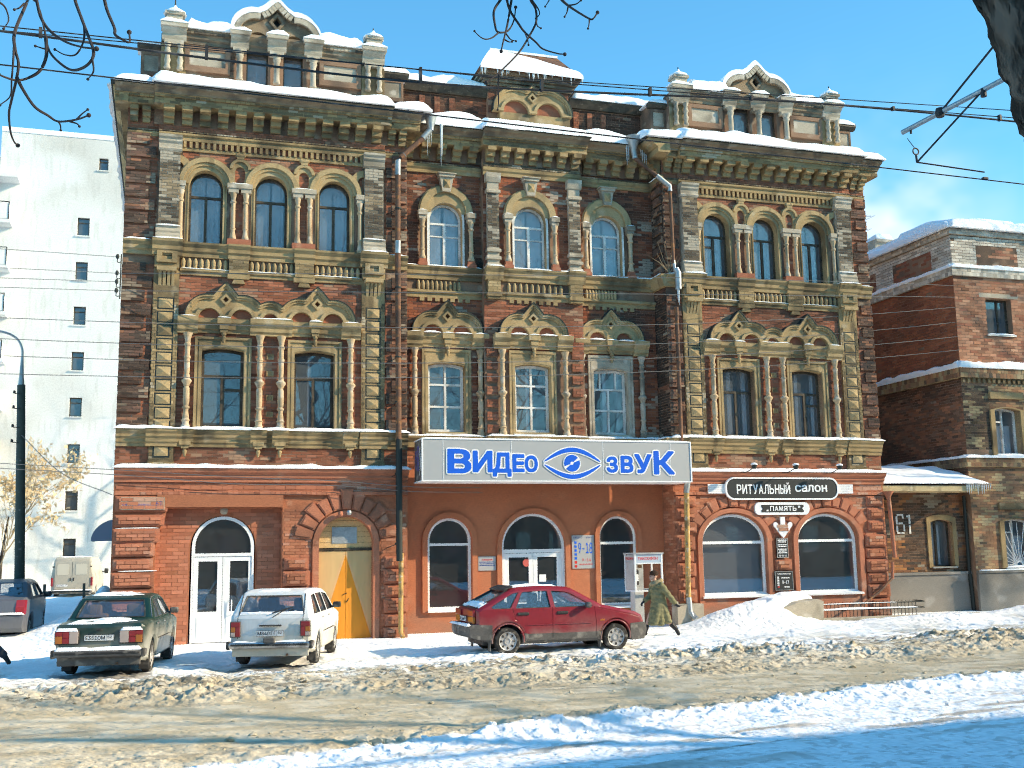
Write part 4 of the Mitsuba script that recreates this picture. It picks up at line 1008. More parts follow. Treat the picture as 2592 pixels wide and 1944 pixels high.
# ---------------------------------------------------------------- ground: packed snow, dirty bank, slushy road, tram side
YE = np.array([[-8, -9.2], [-2.6, -8.6], [2.1, -8.0], [6.7, -8.0], [11.7, -8.0], [21.3, -5.6], [34, -4.4]])      # back edge of the dirty bank
def y_back(x): return np.interp(x, YE[:, 0], YE[:, 1])
def y_ridge(x): return np.clip(-16.5 + .215 * x, -18, -12.4)
PY = np.array([[-40, .2], [-22, .17], [-18.3, .16], [-18.15, .05], [-15, .04], [-8, .0], [-5, .02], [-2, .0], [0, 0], [8, .25], [50, .2]])


def ground_z(x, y, fine=True):
    z = np.interp(y + .107 * (4 - x) * (y < -15), PY[:, 0], PY[:, 1])
    p = np.stack([x, y, x * 0], -1)
    n1, n2 = meshkit.fbm(p * .55, 3, 1), meshkit.fbm(p * 1.9, 3, 2)
    n3 = meshkit.fbm(p * 6.5, 3, 3)
    n4 = 1 - np.abs(2 * meshkit.fbm(p * 11 + 3, 2, 6) - 1)
    d = y - y_back(x)                                             # <0 towards the road
    bank = np.exp(-((d + 1.0) / .85) ** 2) * .15 + np.exp(-((d + 2.2) / .8) ** 2) * .10
    rough = np.clip((d + 3.6) / .8, 0, 1) * np.clip((1.2 - d) / 1.2, 0, 1) * np.clip(3.2 * meshkit.fbm(p * [.35, .8, 1] + 40, 3, 9) - .85, .30, 1.0)
    z = z + bank * (.5 + n1) + rough * ((n2 - .5) * .16 + (n3 - .5) * .19 + (n4 - .75) * .13 * np.clip(2.2 * n1 - .5, 0, 1))
    e = y - y_ridge(x)
    rid = np.exp(-(e / .5) ** 2) * (.02 + .15 * n1) * np.clip((x - 1.5) / 3, .12, 1)
    z = z + rid * (.5 + n2) + np.exp(-(e / .9) ** 2) * (n3 - .5) * .10
    walk = np.clip((d - .5) / 1.5, 0, 1)
    z = z + walk * ((n1 - .5) * .10 + (n2 - .5) * .10 + (n3 - .5) * (.05 + .09 * np.clip((3.5 - d) / 2, 0, 1))) * np.clip(-y / 1.2, .0, 1)
    z = z + np.clip((-14.3 - y) / 1, 0, 1) * ((n2 - .5) * .05 + (n3 - .5) * .025)
    g = lambda cx, cy, sx, sy, h: h * np.exp(-((x - cx) / sx) ** 2 - ((y - cy) / sy) ** 2)
    # heaps: against the concrete block, right of the railing, in the yard on the left
    z = z + g(15.9, -.75, 1.25, .75, .66) * (.85 + .3 * n2) + g(14.6, -.8, .9, .7, .22) + g(29.2, -1.6, 2.6, 1.5, 1.35) + g(25.6, -1.2, 1.9, .7, .35) + g(21, -1.7, 3.0, .8, .20)
    yard = np.clip((y + 2) / 3, 0, 1) * (x < -1.35)
    z = z + yard * (n1 - .35) * .5 + g(-1.6, 4.5, .55, 1.6, 1.15) * (x < -1.2) + g(-3.6, 1.2, 1.6, 1.6, .30) + g(-2.0, 1.2, .8, 1.4, .5) * (x < -1.2)
    # ruts worn by the wheels
    for cx in (-1.75, -.4, 1.2, 2.6): z = z - g(cx, -6.0, .25, 1.6, .05)
    return z


def road_col(p, n, uv):
    yb = dr.select(p.x < 11.5, -8.0, -8.0 + (p.x - 11.5) * .25)
    yr = dr.clip(-16.5 + .215 * p.x, -18, -12.4)
    w1 = fbm(p.x * .9, p.y * .9, p.z, 4); w2 = fbm(p.x * 3.2, p.y * 3.2, p.z * 3, 4); w3 = noise(p.x * 26, p.y * 26, p.z * 26)
    snow_ = mi.Color3f(.86, .88, .90)
    tan = mix((.43, .365, .255), (.54, .48, .37), smoothstep(.35, .7, w2))
    tan = mix(tan, (.30, .25, .18), smoothstep(.60, .75, fbm(p.x * .5, p.y * 4.5, p.z, 3)) * .6)
    clod = smoothstep(.53, .62, fbm(p.x * 9.5, p.y * 9.5, p.z * 9.5, 3))
    d = p.y - yb
    m_bank = smoothstep(1.0, -.4, d + (w1 - .5) * 1.8)
    m_road = smoothstep(-.12, .12, (p.y - yr) + (w2 - .5) * .5) 
    dirty_ = mix((.62, .555, .44), (.47, .40, .285), smoothstep(.3, .65, w1))
    dirty_ = mix(dirty_, (.84, .84, .82), smoothstep(.46, .62, w2) * smoothstep(-2.8, -.2, d))
    dirty_ = mix(dirty_, (.13, .11, .085), clod * .7)
    c = mix(snow_, (.60, .56, .48), smoothstep(.44, .68, w1) * smoothstep(5.0, .8, d) * .75)
    c = mix(c, (.30, .25, .19), smoothstep(.60, .72, fbm(p.x * 2.3 + 9, p.y * 3.5, p.z, 3)) * smoothstep(4.2, 1.5, d) * .6)
    c = mix(c, (.16, .13, .10), clod * .85 * smoothstep(1.8, .2, d))
    c = mix(c, dirty_, m_bank)
    c = mix(c, tan, smoothstep(-2.6, -3.5, d + (w1 - .5) * 1.2))
    # the near verge: clean snow with dirty streaks along the road
    near = mix((.84, .87, .91), (.36, .31, .25), smoothstep(.57, .70, fbm(p.x * .7, p.y * 3.4 + p.x * -.5, p.z, 4)) * smoothstep(-.45, -1.0, p.y - yr) * smoothstep(-4.2, -3.0, p.y - yr) * .8)
    near = mix(near, (.3, .26, .22), clod * .35 * smoothstep(-.4, -1.2, p.y - yr))
    c = mix(near, c, m_road)
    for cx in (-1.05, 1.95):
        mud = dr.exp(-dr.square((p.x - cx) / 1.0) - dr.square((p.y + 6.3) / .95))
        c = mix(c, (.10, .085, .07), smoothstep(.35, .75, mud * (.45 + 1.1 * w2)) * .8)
    kerb = p.y + .107 * (4 - p.x) + 18.22 + (w1 - .5) * .12
    c = mix(c, (.20, .18, .16), smoothstep(.13, .04, dr.abs(kerb)) * (.4 + .6 * w2))
    return c * (.9 + .2 * w3)


def road_bump(p, n, uv):
    return fbm(p.x * 11, p.y * 11, p.z * 11, 3) * .07 + fbm(p.x * 3, p.y * 14, p.z, 2) * .012


bump('street_snow', proc(road_col), road_bump, 1.0, rough=.85, spec=.25)


def grid(xs, ys, fine=True, f=ground_z):
    X, Y = np.meshgrid(xs, ys)
    Z = f(X, Y, fine)
    n, m = len(ys), len(xs)
    i, j = np.meshgrid(np.arange(n - 1), np.arange(m - 1), indexing='ij')
    q = np.stack([i * m + j, i * m + j + 1, (i + 1) * m + j + 1, (i + 1) * m + j], -1).reshape(-1, 4)
    return (np.stack([X, Y, Z], -1).reshape(-1, 3), q)


def rows(*a): return np.concatenate([np.arange(s, e, d) for s, e, d in a])


xs = rows((-60, -8, 2.0), (-8, -2, .12), (-2, 14, .048), (14, 24, .08), (24, 36, .14), (36, 90, 2.0))
ys = rows((-40, -19, 1.0), (-19, -12.5, .055), (-12.5, -5, .042), (-4.5, .4, .09), (.4, 12, .35), (12, 60, 2))
gm = cat_([grid(xs, ys)])
add('street_ground', gm, 'street_snow', smooth=True, kind='structure')
add('ground', trimesh.creation.box([9000, 9000, .2], trimesh.transformations.translation_matrix([0, 0, -.75])), 'snow', kind='structure')
# loose clods and lumps along the bank and the ridge
rng = np.random.default_rng(5)
cl = []
ico = trimesh.creation.icosphere(1)
for k in range(700):
    if k < 420: x = rng.uniform(-3, 27); y = y_back(x) + rng.normal(-1.6, 1.1)
    elif k < 600: x = rng.uniform(2, 16); y = y_ridge(x) + rng.normal(-.05, .28)
    else: x = rng.uniform(-2, 14); y = rng.uniform(-17.5, -11.5)
    s = rng.lognormal(-3.75, .5) * (.75 if k < 600 else .55)
    v = ico.vertices * s * (1 + 1.1 * (meshkit.noise(ico.vertices * 2.2 + k, 4)[:, None] - .5)) * [1.2, 1.1, .8]
    cl.append((v + [x, y, float(ground_z(np.array(x), np.array(y))) + s * .25], ico.faces))
add('snow_clods', cl, 'street_snow', smooth=30, kind='stuff', label='clods of dirty snow thrown up along the road edge', cat='snow')


# ---------------------------------------------------------------- the house across the gap on the right
def far_brick(p, n, uv):
    u = dr.select(dr.abs(n.x) > .5, p.y, p.x)
    r = dr.floor(p.z / .08); a = u / .26 + .5 * (r - 2 * dr.floor(r / 2))
    j = dr.minimum(dr.minimum(p.z / .08 - r, 1 - (p.z / .08 - r)) * .08, dr.minimum(a - dr.floor(a), 1 - (a - dr.floor(a))) * .26)
    t = cell_rand(dr.floor(a), r, 3)
    c = mix((.32, .105, .05), (.20, .075, .045), t)
    c = mix(c, (.07, .055, .045), smoothstep(.5, .7, fbm(p.x * .6, p.y * .6, p.z * .5, 3)) * smoothstep(9, 6, p.z))
    return mix((.20, .16, .125), c, smoothstep(.004, .010, j))
mat('far_brick', proc(far_brick), .9, spec=.1)
NB = thing('corner_brick_house', 'red brick house with white brick parapet and snowy ledges, right of the mansion', 'building')
NBB = Bricks('corner_brick_house__wall', 31)
NX, NY = 24.75, 1.0
FN = Fr((0, NY, 0), (1, 0, 0), (0, -1, 0)); FNS = Fr((NX, 0, 0), (0, -1, 0), (-1, 0, 0))
nw = [seg(26.5, 9.05, 10.30, .52, .0), seg(26.45, 5.02, 6.50, .52, .08), seg(26.5, 1.38, 2.86, .56, .08)]
nw += [affinity.translate(q, 3.2) for q in nw] + [affinity.translate(q, 6.4) for q in nw]
w = [ex(sbox(NX, -.3, 36, 12.42).difference(unary_union(nw)), -.5, 0, FN), bx(-22, -NY - .5, -.3, 12.42, -.4, 0, FNS), bx(-NY - .5, -NY, -.3, 12.42, -.4, -.003, FNS), bx(NX + .4, 36, 12.2, 12.42, -20, -.5, FN)]
add(NB + '__wall', w, 'mortar')
ORB = tone([(.42, .22, .14), (.37, .18, .11), (.46, .26, .17), (.32, .14, .09)], [4, 3, 2, 2], .22, .9, thr=.6, seed=33)
OLD = tone([(.36, .195, .11), (.29, .165, .10), (.40, .27, .15), (.16, .12, .085)], [3, 3, 3, 1], .4, 1.0, (.09, .075, .06), .58, .5, (.38, .32, .20), seed=34)
WHB = tone([(.55, .50, .42), (.47, .42, .35), (.62, .57, .49)], [3, 2, 2], .2, 1.0, (.2, .17, .14), .6, seed=35)
cov = unary_union(nw)
C_ = dict(course=.10, L=.30, joint=.014)
NBB.lay(sbox(NX, 7.9, 31, 11.0).difference(cov), FN, tone=ORB, big=True, **C_)
corner = sbox(NX, 5.2, NX + 1.05, 7.3)
soot = tone([(.12, .09, .065), (.07, .055, .045), (.30, .24, .14)], [3, 3, 2], .6, 1.1, thr=.45, pale=.4, pc=(.36, .30, .18), seed=37)
NBB.lay(corner, FN, tone=soot, course=.085, L=.27); NBB.lay(sbox(NX + 1.05, 4.6, 31, 7.8).difference(cov), FN, tone=OLD, course=.085, L=.27); NBB.lay(sbox(NX, -.1 + 1.3, 31, 4.55).difference(cov), FN, tone=OLD, course=.085, L=.27)
NBB.lay(sbox(NX, 11.28, 31, 12.42).difference(unary_union([sbox(25.75 + 2.35 * i, 11.36, 27.45 + 2.35 * i, 12.12) for i in range(3)])), FN, tone=WHB, **C_)
for i in range(3): NBB.lay(sbox(25.75 + 2.35 * i, 11.36, 27.45 + 2.35 * i, 12.12), FN, d1=-.0, d0=-.02, tone=ORB, **C_)
SRED = tone([(.34, .13, .07), (.31, .115, .065), (.28, .10, .06)], [3, 2, 1], .15, .8, seed=38, var=.08)
NBB.lay(sbox(-9, 7.9, -NY, 11.0), FNS, tone=SRED, **C_); NBB.lay(sbox(-9, 3.9, -NY, 7.75), FNS, tone=tone([(.28, .13, .08), (.20, .12, .085), (.33, .15, .085)], [3, 3, 2], .4, .7, thr=.56, seed=39), course=.085, L=.27)
NBB.lay(sbox(-9, 11.28, -NY, 12.42).difference(unary_union([sbox(-4.1 - 3.1 * i, 11.4, -2.0 - 3.1 * i, 12.1) for i in range(3)])), FNS, tone=WHB, **C_)
for i in range(3): NBB.lay(sbox(-4.1 - 3.1 * i, 11.4, -2.0 - 3.1 * i, 12.1), FNS, d0=-.02, d1=0, tone=SRED, **C_)
ns = []
for z0, z1, d, m, sh in ((12.42, 12.62, .10, 'stone_grey', .50), (11.0, 11.28, .09, 'stone_grey', .13), (7.55, 7.88, .14, 'ochre', .22), (4.62, 4.92, .12, 'ochre', .10)):
    add(NB + '__string_course', [bx(NX - d, 36, z0, z1, -.3, d, FN), bx(-20, -NY - .301, z0, z1, -.05, d, FNS)], m)
    k = dict(course=(z1 - z0) / 2, L=.14)
    NBB.lay(sbox(NX - d, 0, 31, z1 - z0), Fr(FN([0, z0, d]), FN.u, FN.n), -.01, .006, WHB if m == 'stone_grey' else OLD, **k); NBB.lay(sbox(-9, 0, -NY - .3 + .4, z1 - z0), Fr(FNS([0, z0, d]), FNS.u, FNS.n), -.01, .006, WHB if m == 'stone_grey' else OLD, **k)
    a = len(SNOWBITS)
    if sh < .4:
        snow_strip(NX - d - .05, 31, z1, -.02, d + .06, sh, FN); snow_strip(-9, -NY + d, z1, -.02, d + .06, sh, FNS)
    ns += SNOWBITS[a:]; del SNOWBITS[a:]
rs = eave_snow(NX - .16, 31, NY - .22, NY + 2.5, 12.62, .62, 41); ns.append(rs)
s2 = eave_snow(-12, -NY + .2, -.2, 2.5, 12.62, .62, 43); v = np.array(s2.vertices); ns.append(trimesh.Trimesh(np.c_[NX + v[:, 1], -v[:, 0], v[:, 2]], np.array(s2.faces)[:, ::-1], process=False))
ns.append(bx(NX, 36, 12.6, 13.05, -14, -2.0, FN))
add(NB + '__dentil_row', [bx(NX + .2 * i, NX + .2 * i + .09, 7.40, 7.545, 0, .09, FN) for i in range(30)], 'ochre')
for i, q in enumerate(nw):
    a, b, c, e = q.bounds
    k = K(NB + '__window'); top = i % 3 == 0
    inner = q.buffer(-.06, join_style=2)
    bars = [vb(a + .62 * (c - a) if top else a + .48 * (c - a), b, e, .06)] + ([] if top else [hb(b + .72 * (e - b), a, a + .48 * (c - a), .05)])
    op = inner.difference(unary_union(bars))
    add(k + '__frame', ex(q.difference(op), -.30, -.22, FN), 'dark_wood' if top else 'white_wood')
    for z in polys(op): add(k + '__pane', sheet(z.buffer(.008), -.26, FN), 'pane_old')
    v = np.array([[a - .2, b - .1, -.4], [c + .2, b - .1, -.4], [c + .2, e + .1, -.4], [a - .2, e + .1, -.4], [a - .2, b - .1, -1.2], [c + .2, b - .1, -1.2], [c + .2, e + .1, -1.2], [a - .2, e + .1, -1.2]])
    add(k + '__room', (FN(v), RF), 'room_dark')
    if not top: add(k + '__curtain', bx(a + .1, c - .1, b, b + .65 * (e - b), -.42, -.40, FN), 'curtain_pale')
    add(k + '__sill', bx(a - .06, c + .06, b - .05, b, -.3, .08, FN), 'zinc')
    snow_strip(a - .05, c + .05, b, -.2, .09, .05, FN); ns.append(SNOWBITS.pop())
    if top: add(k + '__lintel', bx(a - .25, c + .3, e + .02, e + .17, -.1, .012, FN), 'stone_grey')
    else:
        R = seg((a + c) / 2, b - .02, e - .08, (c - a) / 2 + .17, .10).difference(q)
        add(k + '__surround', ex(R, -.25, .07, FN), 'ochre'); add(k + '__hood_course', bx(a - .15, c + .15, e + .30, e + .52, 0, .10, FN), 'ochre')
    if i % 3 == 2:
        cx = (a + c) / 2
        add(k + '__grille', [tube([FN([cx + .12 * math.cos(t), b + .05 + .12 * math.sin(t), -.02]), FN([cx + r * math.cos(t), b + .05 + r * math.sin(t), -.02])], .009, 5) for t, r in [(math.radians(d), min(.50 / max(.05, abs(math.cos(math.radians(d)))), 1.38 / max(.05, math.sin(math.radians(d))))) for d in range(6, 178, 12)]] + [tube([FN([cx + .12 * math.cos(t), b + .05 + .12 * math.sin(t), -.02]) for t in np.linspace(0, math.pi, 10)], .01, 5)], 'white_upvc')
add(NB + '__plinth', [bx(NX, 36, -.3, 1.22, 0, .10, FN), bx(NX, 36, 1.222, 1.30, 0, .14, FN)], mat('cement', dirty((.25, .235, .21), (.13, .125, .115), (.36, .35, .33), .9, .45, .75, .6, .85), .9))
snow_strip(NX + .1, 27.5, 1.30, 0, .15, .04, FN); ns.append(SNOWBITS.pop())
# chimney stack wall and aerial on its roof
ck = NB + '__chimney'
add(ck, [bx(-8.9, -5.9, 12.4, 13.1, 0, .5, Fr((NX + .9, 0, 0), (0, -1, 0), (-1, 0, 0))), bx(-6.0, -5.4, 12.4, 13.6, -.1, .6, Fr((NX + .9, 0, 0), (0, -1, 0), (-1, 0, 0)))], 'stone_grey')
FCH = Fr((NX + .9, 0, 0), (0, -1, 0), (-1, 0, 0))
for i in range(5): add(ck + '__pier', bx(-8.9 + i * .66, -8.6 + i * .66, 13.1, 13.42, 0, .5, FCH), 'stone_grey')
add(ck + '__cap', bx(-9.0, -5.3, 13.42, 13.52, -.1, .6, FCH), 'stone_grey')
snow_strip(-9.0, -5.3, 13.52, -.1, .62, .25, FCH); ns.append(SNOWBITS.pop())
NBB.build('brick_tone')
add('neighbour_snow', ns, 'snow', smooth=50, kind='stuff', label='deep snow on the parapet and ledges of the red brick house at the right', cat='snow')
AE = K('roof_aerial'); lab(AE, 'thin television aerial standing on the roof of the red brick house', 'aerial')
ap = np.array([NX + .6, 7.0, 13.2])
add(AE + '__mast', tube([ap, ap + [0, 0, 1.7]], .02), 'black_tin')
for z, L in ((1.65, .7), (1.1, .5)):
    add(AE + '__boom', tube([ap + [-L, .1, z], ap + [L, -.1, z + .1]], .012), 'black_tin')
    add(AE + '__elements', [tube([ap + [t, -.35, z + .05], ap + [t, .35, z + .05]], .007) for t in np.linspace(-L, L, 5)], 'black_tin')

# ---- the low lean-to between the mansion and the corner house
AX = thing('brick_annex', 'low brick annex with a snow-laden corrugated canopy and one narrow window', 'building')
AB_ = Bricks('brick_annex__wall', 51)
FX = Fr((0, 1.35, 0), (1, 0, 0), (0, -1, 0))
aw = seg(23.80, 1.45, 2.86, .42, .08)
add(AX + '__wall', [ex(sbox(20.74, -.3, NX + .02, 4.1).difference(aw), -.4, 0, FX)], 'mortar')
ANX = tone([(.34, .15, .07), (.24, .12, .07), (.40, .19, .08), (.12, .09, .07)], [3, 3, 2, 2], .6, 1.2, (.07, .06, .05), .52, .35, (.33, .29, .22), seed=52)
AB_.lay(sbox(20.74, 1.3, NX, 3.95).difference(aw), FX, tone=ANX, course=.085, L=.27)
add(AX + '__window_surround', ex(seg(23.80, 1.42, 3.0, .56, .10).difference(aw), -.1, .05, FX), 'ochre')
W_ = K(AX + '__window'); op = aw.buffer(-.05, join_style=2).difference(vb(23.72, 1, 3, .07))
add(W_ + '__frame', ex(aw.difference(op), -.26, -.18, FX), 'dark_wood')
for z in polys(op): add(W_ + '__pane', sheet(z.buffer(.008), -.22, FX), 'pane_old')
v = np.array([[23.2, 1.3, -.3], [24.4, 1.3, -.3], [24.4, 3.1, -.3], [23.2, 3.1, -.3], [23.2, 1.3, -1.1], [24.4, 1.3, -1.1], [24.4, 3.1, -1.1], [23.2, 3.1, -1.1]])
add(W_ + '__room', (FX(v), RF), 'room_dark'); add(W_ + '__curtain', bx(23.42, 23.95, 1.5, 2.8, -.34, -.32, FX), 'curtain_pale')
add(W_ + '__sill', bx(23.34, 24.28, 1.40, 1.445, -.2, .1, FX), 'zinc')
add(AX + '__plinth', [bx(20.9, NX + .0, -.3, 1.2, 0, .10, FX), bx(20.9, NX, 1.202, 1.28, 0, .15, FX)], 'cement')
n = 90; us = np.linspace(20.6, 24.95, n)
cv = np.array([[u, z + .018 * math.cos(u * 2 * math.pi / .11), d] for d, z in ((1.15, 4.02), (-1.2, 4.62)) for u in us])
add(AX + '__corrugated_roof', [(FX(cv), [[i, i + 1, n + i + 1, n + i] for i in range(n - 1)])], 'zinc')
add(AX + '__fascia', [bx(20.8, 24.6, 3.80, 3.97, 1.0, 1.08, FX), bx(20.8, 24.6, 3.80, 3.90, 0, .999, FX)], mat('cream_board', dirty((.52, .42, .24), (.3, .24, .15), (.6, .52, .36), 3), .8))
add(AX + '__gutter_pipe', [tube([FX([24.62, 3.7, .2]), FX([24.66, 1.2, .14])], .055), tube([FX([24.66, 1.2, .16]), FX([24.72, -.2, .16])], .06)], 'black_tin')
AB_.build('brick_tone')
sv = eave_snow(20.65, 24.9, .32, 2.4, 4.04, .18, 61); v = np.array(sv.vertices); v[:, 2] += np.clip(v[:, 1] - .25, 0, 3) * .255
add('canopy_snow', trimesh.Trimesh(v, sv.faces, process=False), 'snow', smooth=60, kind='stuff', label='snow on the corrugated canopy of the low brick annex', cat='snow')


def icicles(name, label, pts, rng, L=(.12, .4)):
    ms = []
    for p in pts:
        l = rng.uniform(*L); r = .012 + .02 * l / L[1]
        ms.append(tube([p, np.array(p) - [0, 0, l * .45], np.array(p) - [0, 0, l]], [r, r * .65, .002], 6))
    add(name, ms, 'ice', smooth=40, kind='stuff', label=label, cat='icicles')


r7 = np.random.default_rng(7)
icicles('icicles', 'icicles along the edge of the corrugated canopy', [FX([u, 4.0, 1.13]) for u in np.linspace(24.0, 24.9, 12)], r7, (.1, .35))
icicles('icicles', 'icicles hanging from the eave of the small roof tower', [(x, .655, 16.22) for x in np.sort(r7.uniform(8.38, 11.58, 30))], r7, (.05, .28))
icicles('icicles', 'icicles under the eave beside the right-hand downpipe', [(12.70 + q, .12, 14.04) for q in (.0, .06, .45, .5, .56, .62)], r7, (.25, .7))
icicles('icicles', 'long icicles round the head of the left-hand downpipe', [(6.62 + q, .0, 14.04) for q in (.0, .05, .1, .38, .42)], r7, (.5, 1.3))
# painted house number on the annex
mat('white_paint', (.72, .72, .68), .8)
hn = unary_union([sbox(a, b, c, d) for a, b, c, d in ((22.10, 2.56, 22.17, 2.76), (22.10, 2.80, 22.17, 3.06), (22.15, 3.07, 22.40, 3.13), (22.19, 2.80, 22.36, 2.86), (22.37, 2.58, 22.43, 2.79), (22.12, 2.50, 22.25, 2.555), (22.28, 2.50, 22.40, 2.555), (22.34, 2.98, 22.40, 3.06), (22.58, 2.50, 22.65, 2.78), (22.58, 2.81, 22.65, 3.10), (22.50, 3.02, 22.57, 3.08))])
add('house_number', ex(hn, .016, .022, FX), 'white_paint', label='house number 61 painted in white on the annex bricks', cat='house number')
# ---------------------------------------------------------------- the white apartment block in the background, left
APT = thing('apartment_block', 'tall white apartment block with a column of small windows, behind the mansion on the left', 'building')
mat('white_render', dirty((.70, .69, .66), (.42, .40, .35), (.78, .78, .77), .16, .5, .85, .5, .85, streak=.25), .9, spec=.1)
FP = Fr((0, 42, 0), (1, 0, 0), (0, -1, 0))
wh = [sbox(-5.85, 23.05 - 2.82 * k - 1.15, -5.15, 23.05 - 2.82 * k) for k in range(8)] + [sbox(-4.75, 26.2, -4.2, 27.0)]
add(APT + '__wall', [ex(sbox(-10.4, -.5, 12, 28.2).difference(unary_union(wh)), -.4, 0, FP), bx(-10.4, -10.0, -.5, 28.2, -14, -.401, FP), bx(-10.4, 12, 28.0, 28.2, -14, -.401, FP), bx(-30, -10.402, -.5, 27.2, -14, -2.0, FP)], 'white_render')
for q in wh:
    a, b, c, e = q.bounds
    k = K(APT + '__window'); inner = q.buffer(-.06, join_style=2); op = inner.difference(hb(b + .72 * (e - b), a, c, .06))
    add(k + '__frame', ex(q.difference(op), -.25, -.15, FP), 'dark_wood')
    for z in polys(op): add(k + '__pane', sheet(z.buffer(.01), -.2, FP), 'pane_old')
    add(k + '__room', (FP(np.array([[a, b, -.4], [c, b, -.4], [c, e, -.4], [a, e, -.4], [a, b, -1.2], [c, b, -1.2], [c, e, -1.2], [a, e, -1.2]])), RF), 'room_dark')
    add(k + '__sill', bx(a - .1, c + .1, b - .08, b - .01, -.1, .10, FP), 'white_render')
for i in range(8):
    z = 22.3 - 2.82 * i
    k = K(APT + '__balcony')
    add(k, [bx(-13.5, -9.5, z - .2, z, 0, 1.15, FP)], 'white_render')
    add(k + '__railing', [bx(-13.5, -9.62, z + .05, z + 1.0, 1.06, 1.10, FP), bx(-9.66, -9.62, z + .05, z + 1.0, .02, 1.055, FP)], 'white_render')
    add(k + '__rail', [tube([FP([-13.5, z + 1.1, 1.08]), FP([-9.6, z + 1.1, 1.08])], .03), tube([FP([-9.62, z, 1.12]), FP([-9.62, z + 1.1, 1.12])], .03)], 'black_tin')
add(APT + '__balcony_roof', bx(-13.5, -9.2, 24.9, 25.1, 0, 1.3, FP), 'white_render')
add('apartment_roof_snow', bx(-10.4, 12, 28.2, 28.5, -14, .05, FP), 'snow', kind='stuff', label='snow on the flat roof of the white apartment block', cat='snow')


# ---------------------------------------------------------------- bare trees
def bark_h(p, n, uv):
    return smoothstep(.35, .7, fbm(p.x * 9, p.y * 9, p.z * 2.2, 4)) * .07
def bark_c(p, n, uv):
    return mix((.03, .026, .022), (.13, .11, .09), smoothstep(.35, .7, fbm(p.x * 9, p.y * 9, p.z * 2.2, 4)))
bump('bark', proc(bark_c), bark_h, 1.0, rough=.95, spec=.1)
mat('twig', (.045, .036, .034), .8)


def curve(pts, n=8):
    """A smooth line through the points (Catmull-Rom)."""
    p = np.asarray(pts, float); p = np.vstack([2 * p[0] - p[1], p, 2 * p[-1] - p[-2]])
    out = []
    for i in range(1, len(p) - 2):
        t = np.linspace(0, 1, n, endpoint=False)[:, None]
        out.append(.5 * ((2 * p[i]) + (-p[i - 1] + p[i + 1]) * t + (2 * p[i - 1] - 5 * p[i] + 4 * p[i + 1] - p[i + 2]) * t ** 2 + (-p[i - 1] + 3 * p[i] - 3 * p[i + 1] + p[i + 2]) * t ** 3))
    return np.vstack(out + [p[-2:-1]])


def grow(rng, p, d, r, L, depth, out, droop=.0, spread=.6, minr=.006):
    """Bare branches: each limb wanders, tapers and forks."""
    n = 6; pts = [np.array(p)]; d = d / np.linalg.norm(d); rs = [r]
    for i in range(n):
        d = d + rng.normal(0, .10, 3) + [0, 0, .03 - droop * (.5 if depth > 1 else 1)]; d /= np.linalg.norm(d)
        pts.append(pts[-1] + d * L / n); rs.append(r * (1 - .5 * (i + 1) / n))
    out.append(tube(pts, rs, 8 if r > .08 else (6 if r > .03 else 4), cap=False))
    if depth == 0 or r < minr: return
    for k in range(3 if depth > 2 else 4):
        i = rng.integers(2, n + 1)
        a = rng.normal(0, 1, 3); a -= a @ d * d; a /= np.linalg.norm(a)
        grow(rng, pts[i], d + a * spread * rng.uniform(.6, 1.4), rs[i] * rng.uniform(.5, .75), L * rng.uniform(.55, .8), depth - 1, out, droop, spread, minr)


def bare_tree(base, h, r, lean, seed, label, depth=4, group=None, droop=.02):
    rng = np.random.default_rng(seed)
    t = thing('bare_tree', label, 'tree', group)
    base = np.array(base, float); lean = np.array(lean, float)
    pts = [base + lean * s * s * h + [0, 0, s * h] for s in np.linspace(0, 1, 9)]
    rs = r * (1 - .45 * np.linspace(0, 1, 9)); rs[0] *= 1.25
    add(t + '__trunk', tube(pts, rs, 18), 'bark', smooth=True)
    out = []
    for k in range(7):
        i = 5 + k % 4
        a = rng.uniform(0, 2 * math.pi)
        grow(rng, pts[i], np.array([math.cos(a), math.sin(a), rng.uniform(.4, 1.2)]), rs[i] * .6, h * rng.uniform(.35, .55), depth, out, droop)
    add(t + '__crown', out, 'twig', smooth=40)
    return t


# the tree at the top right, its trunk leaning over the street near the camera
TA = thing('leaning_tree', 'thick dark tree trunk leaning in at the top right corner', 'tree')
tp = curve([(9.6, -21.6, .1), (8.6, -21.6, 2.2), (7.75, -21.6, 4.2), (7.08, -21.6, 5.7), (6.55, -21.65, 7.0), (5.9, -21.7, 9.4), (5.6, -21.7, 12.5)], 10)
tr = np.interp(np.linspace(0, 1, len(tp)), [0, .1, .5, 1], [.50, .42, .37, .22])
tm = tube(curve(tp[::2], 4), np.interp(np.linspace(0, 1, len(curve(tp[::2], 4))), [0, .1, .5, 1], [.50, .42, .37, .22]), 72)
v = np.array(tm.vertices); nn = 1.5 * np.abs(meshkit.fbm(v * [6, 6, 1.5], 3, 3) - .5) + .6 * (meshkit.fbm(v * [14, 14, 5], 2, 4) - .5); nrm = np.array(trimesh.Trimesh(v, tm.faces, process=False).vertex_normals)
add(TA + '__trunk', trimesh.Trimesh(v + nrm * nn[:, None] * .17 - nrm * .04, tm.faces, process=False), 'bark', smooth=True)
rA = np.random.default_rng(21); out = []
for k in range(8):
    a = rA.uniform(0, 2 * math.pi); i = rA.integers(54, len(tp))
    grow(rA, tp[i], np.array([math.cos(a), math.sin(a), rA.uniform(.5, 1.1)]), .13, 3.6, 3, out, 0)
add(TA + '__crown', out, 'twig', smooth=40)
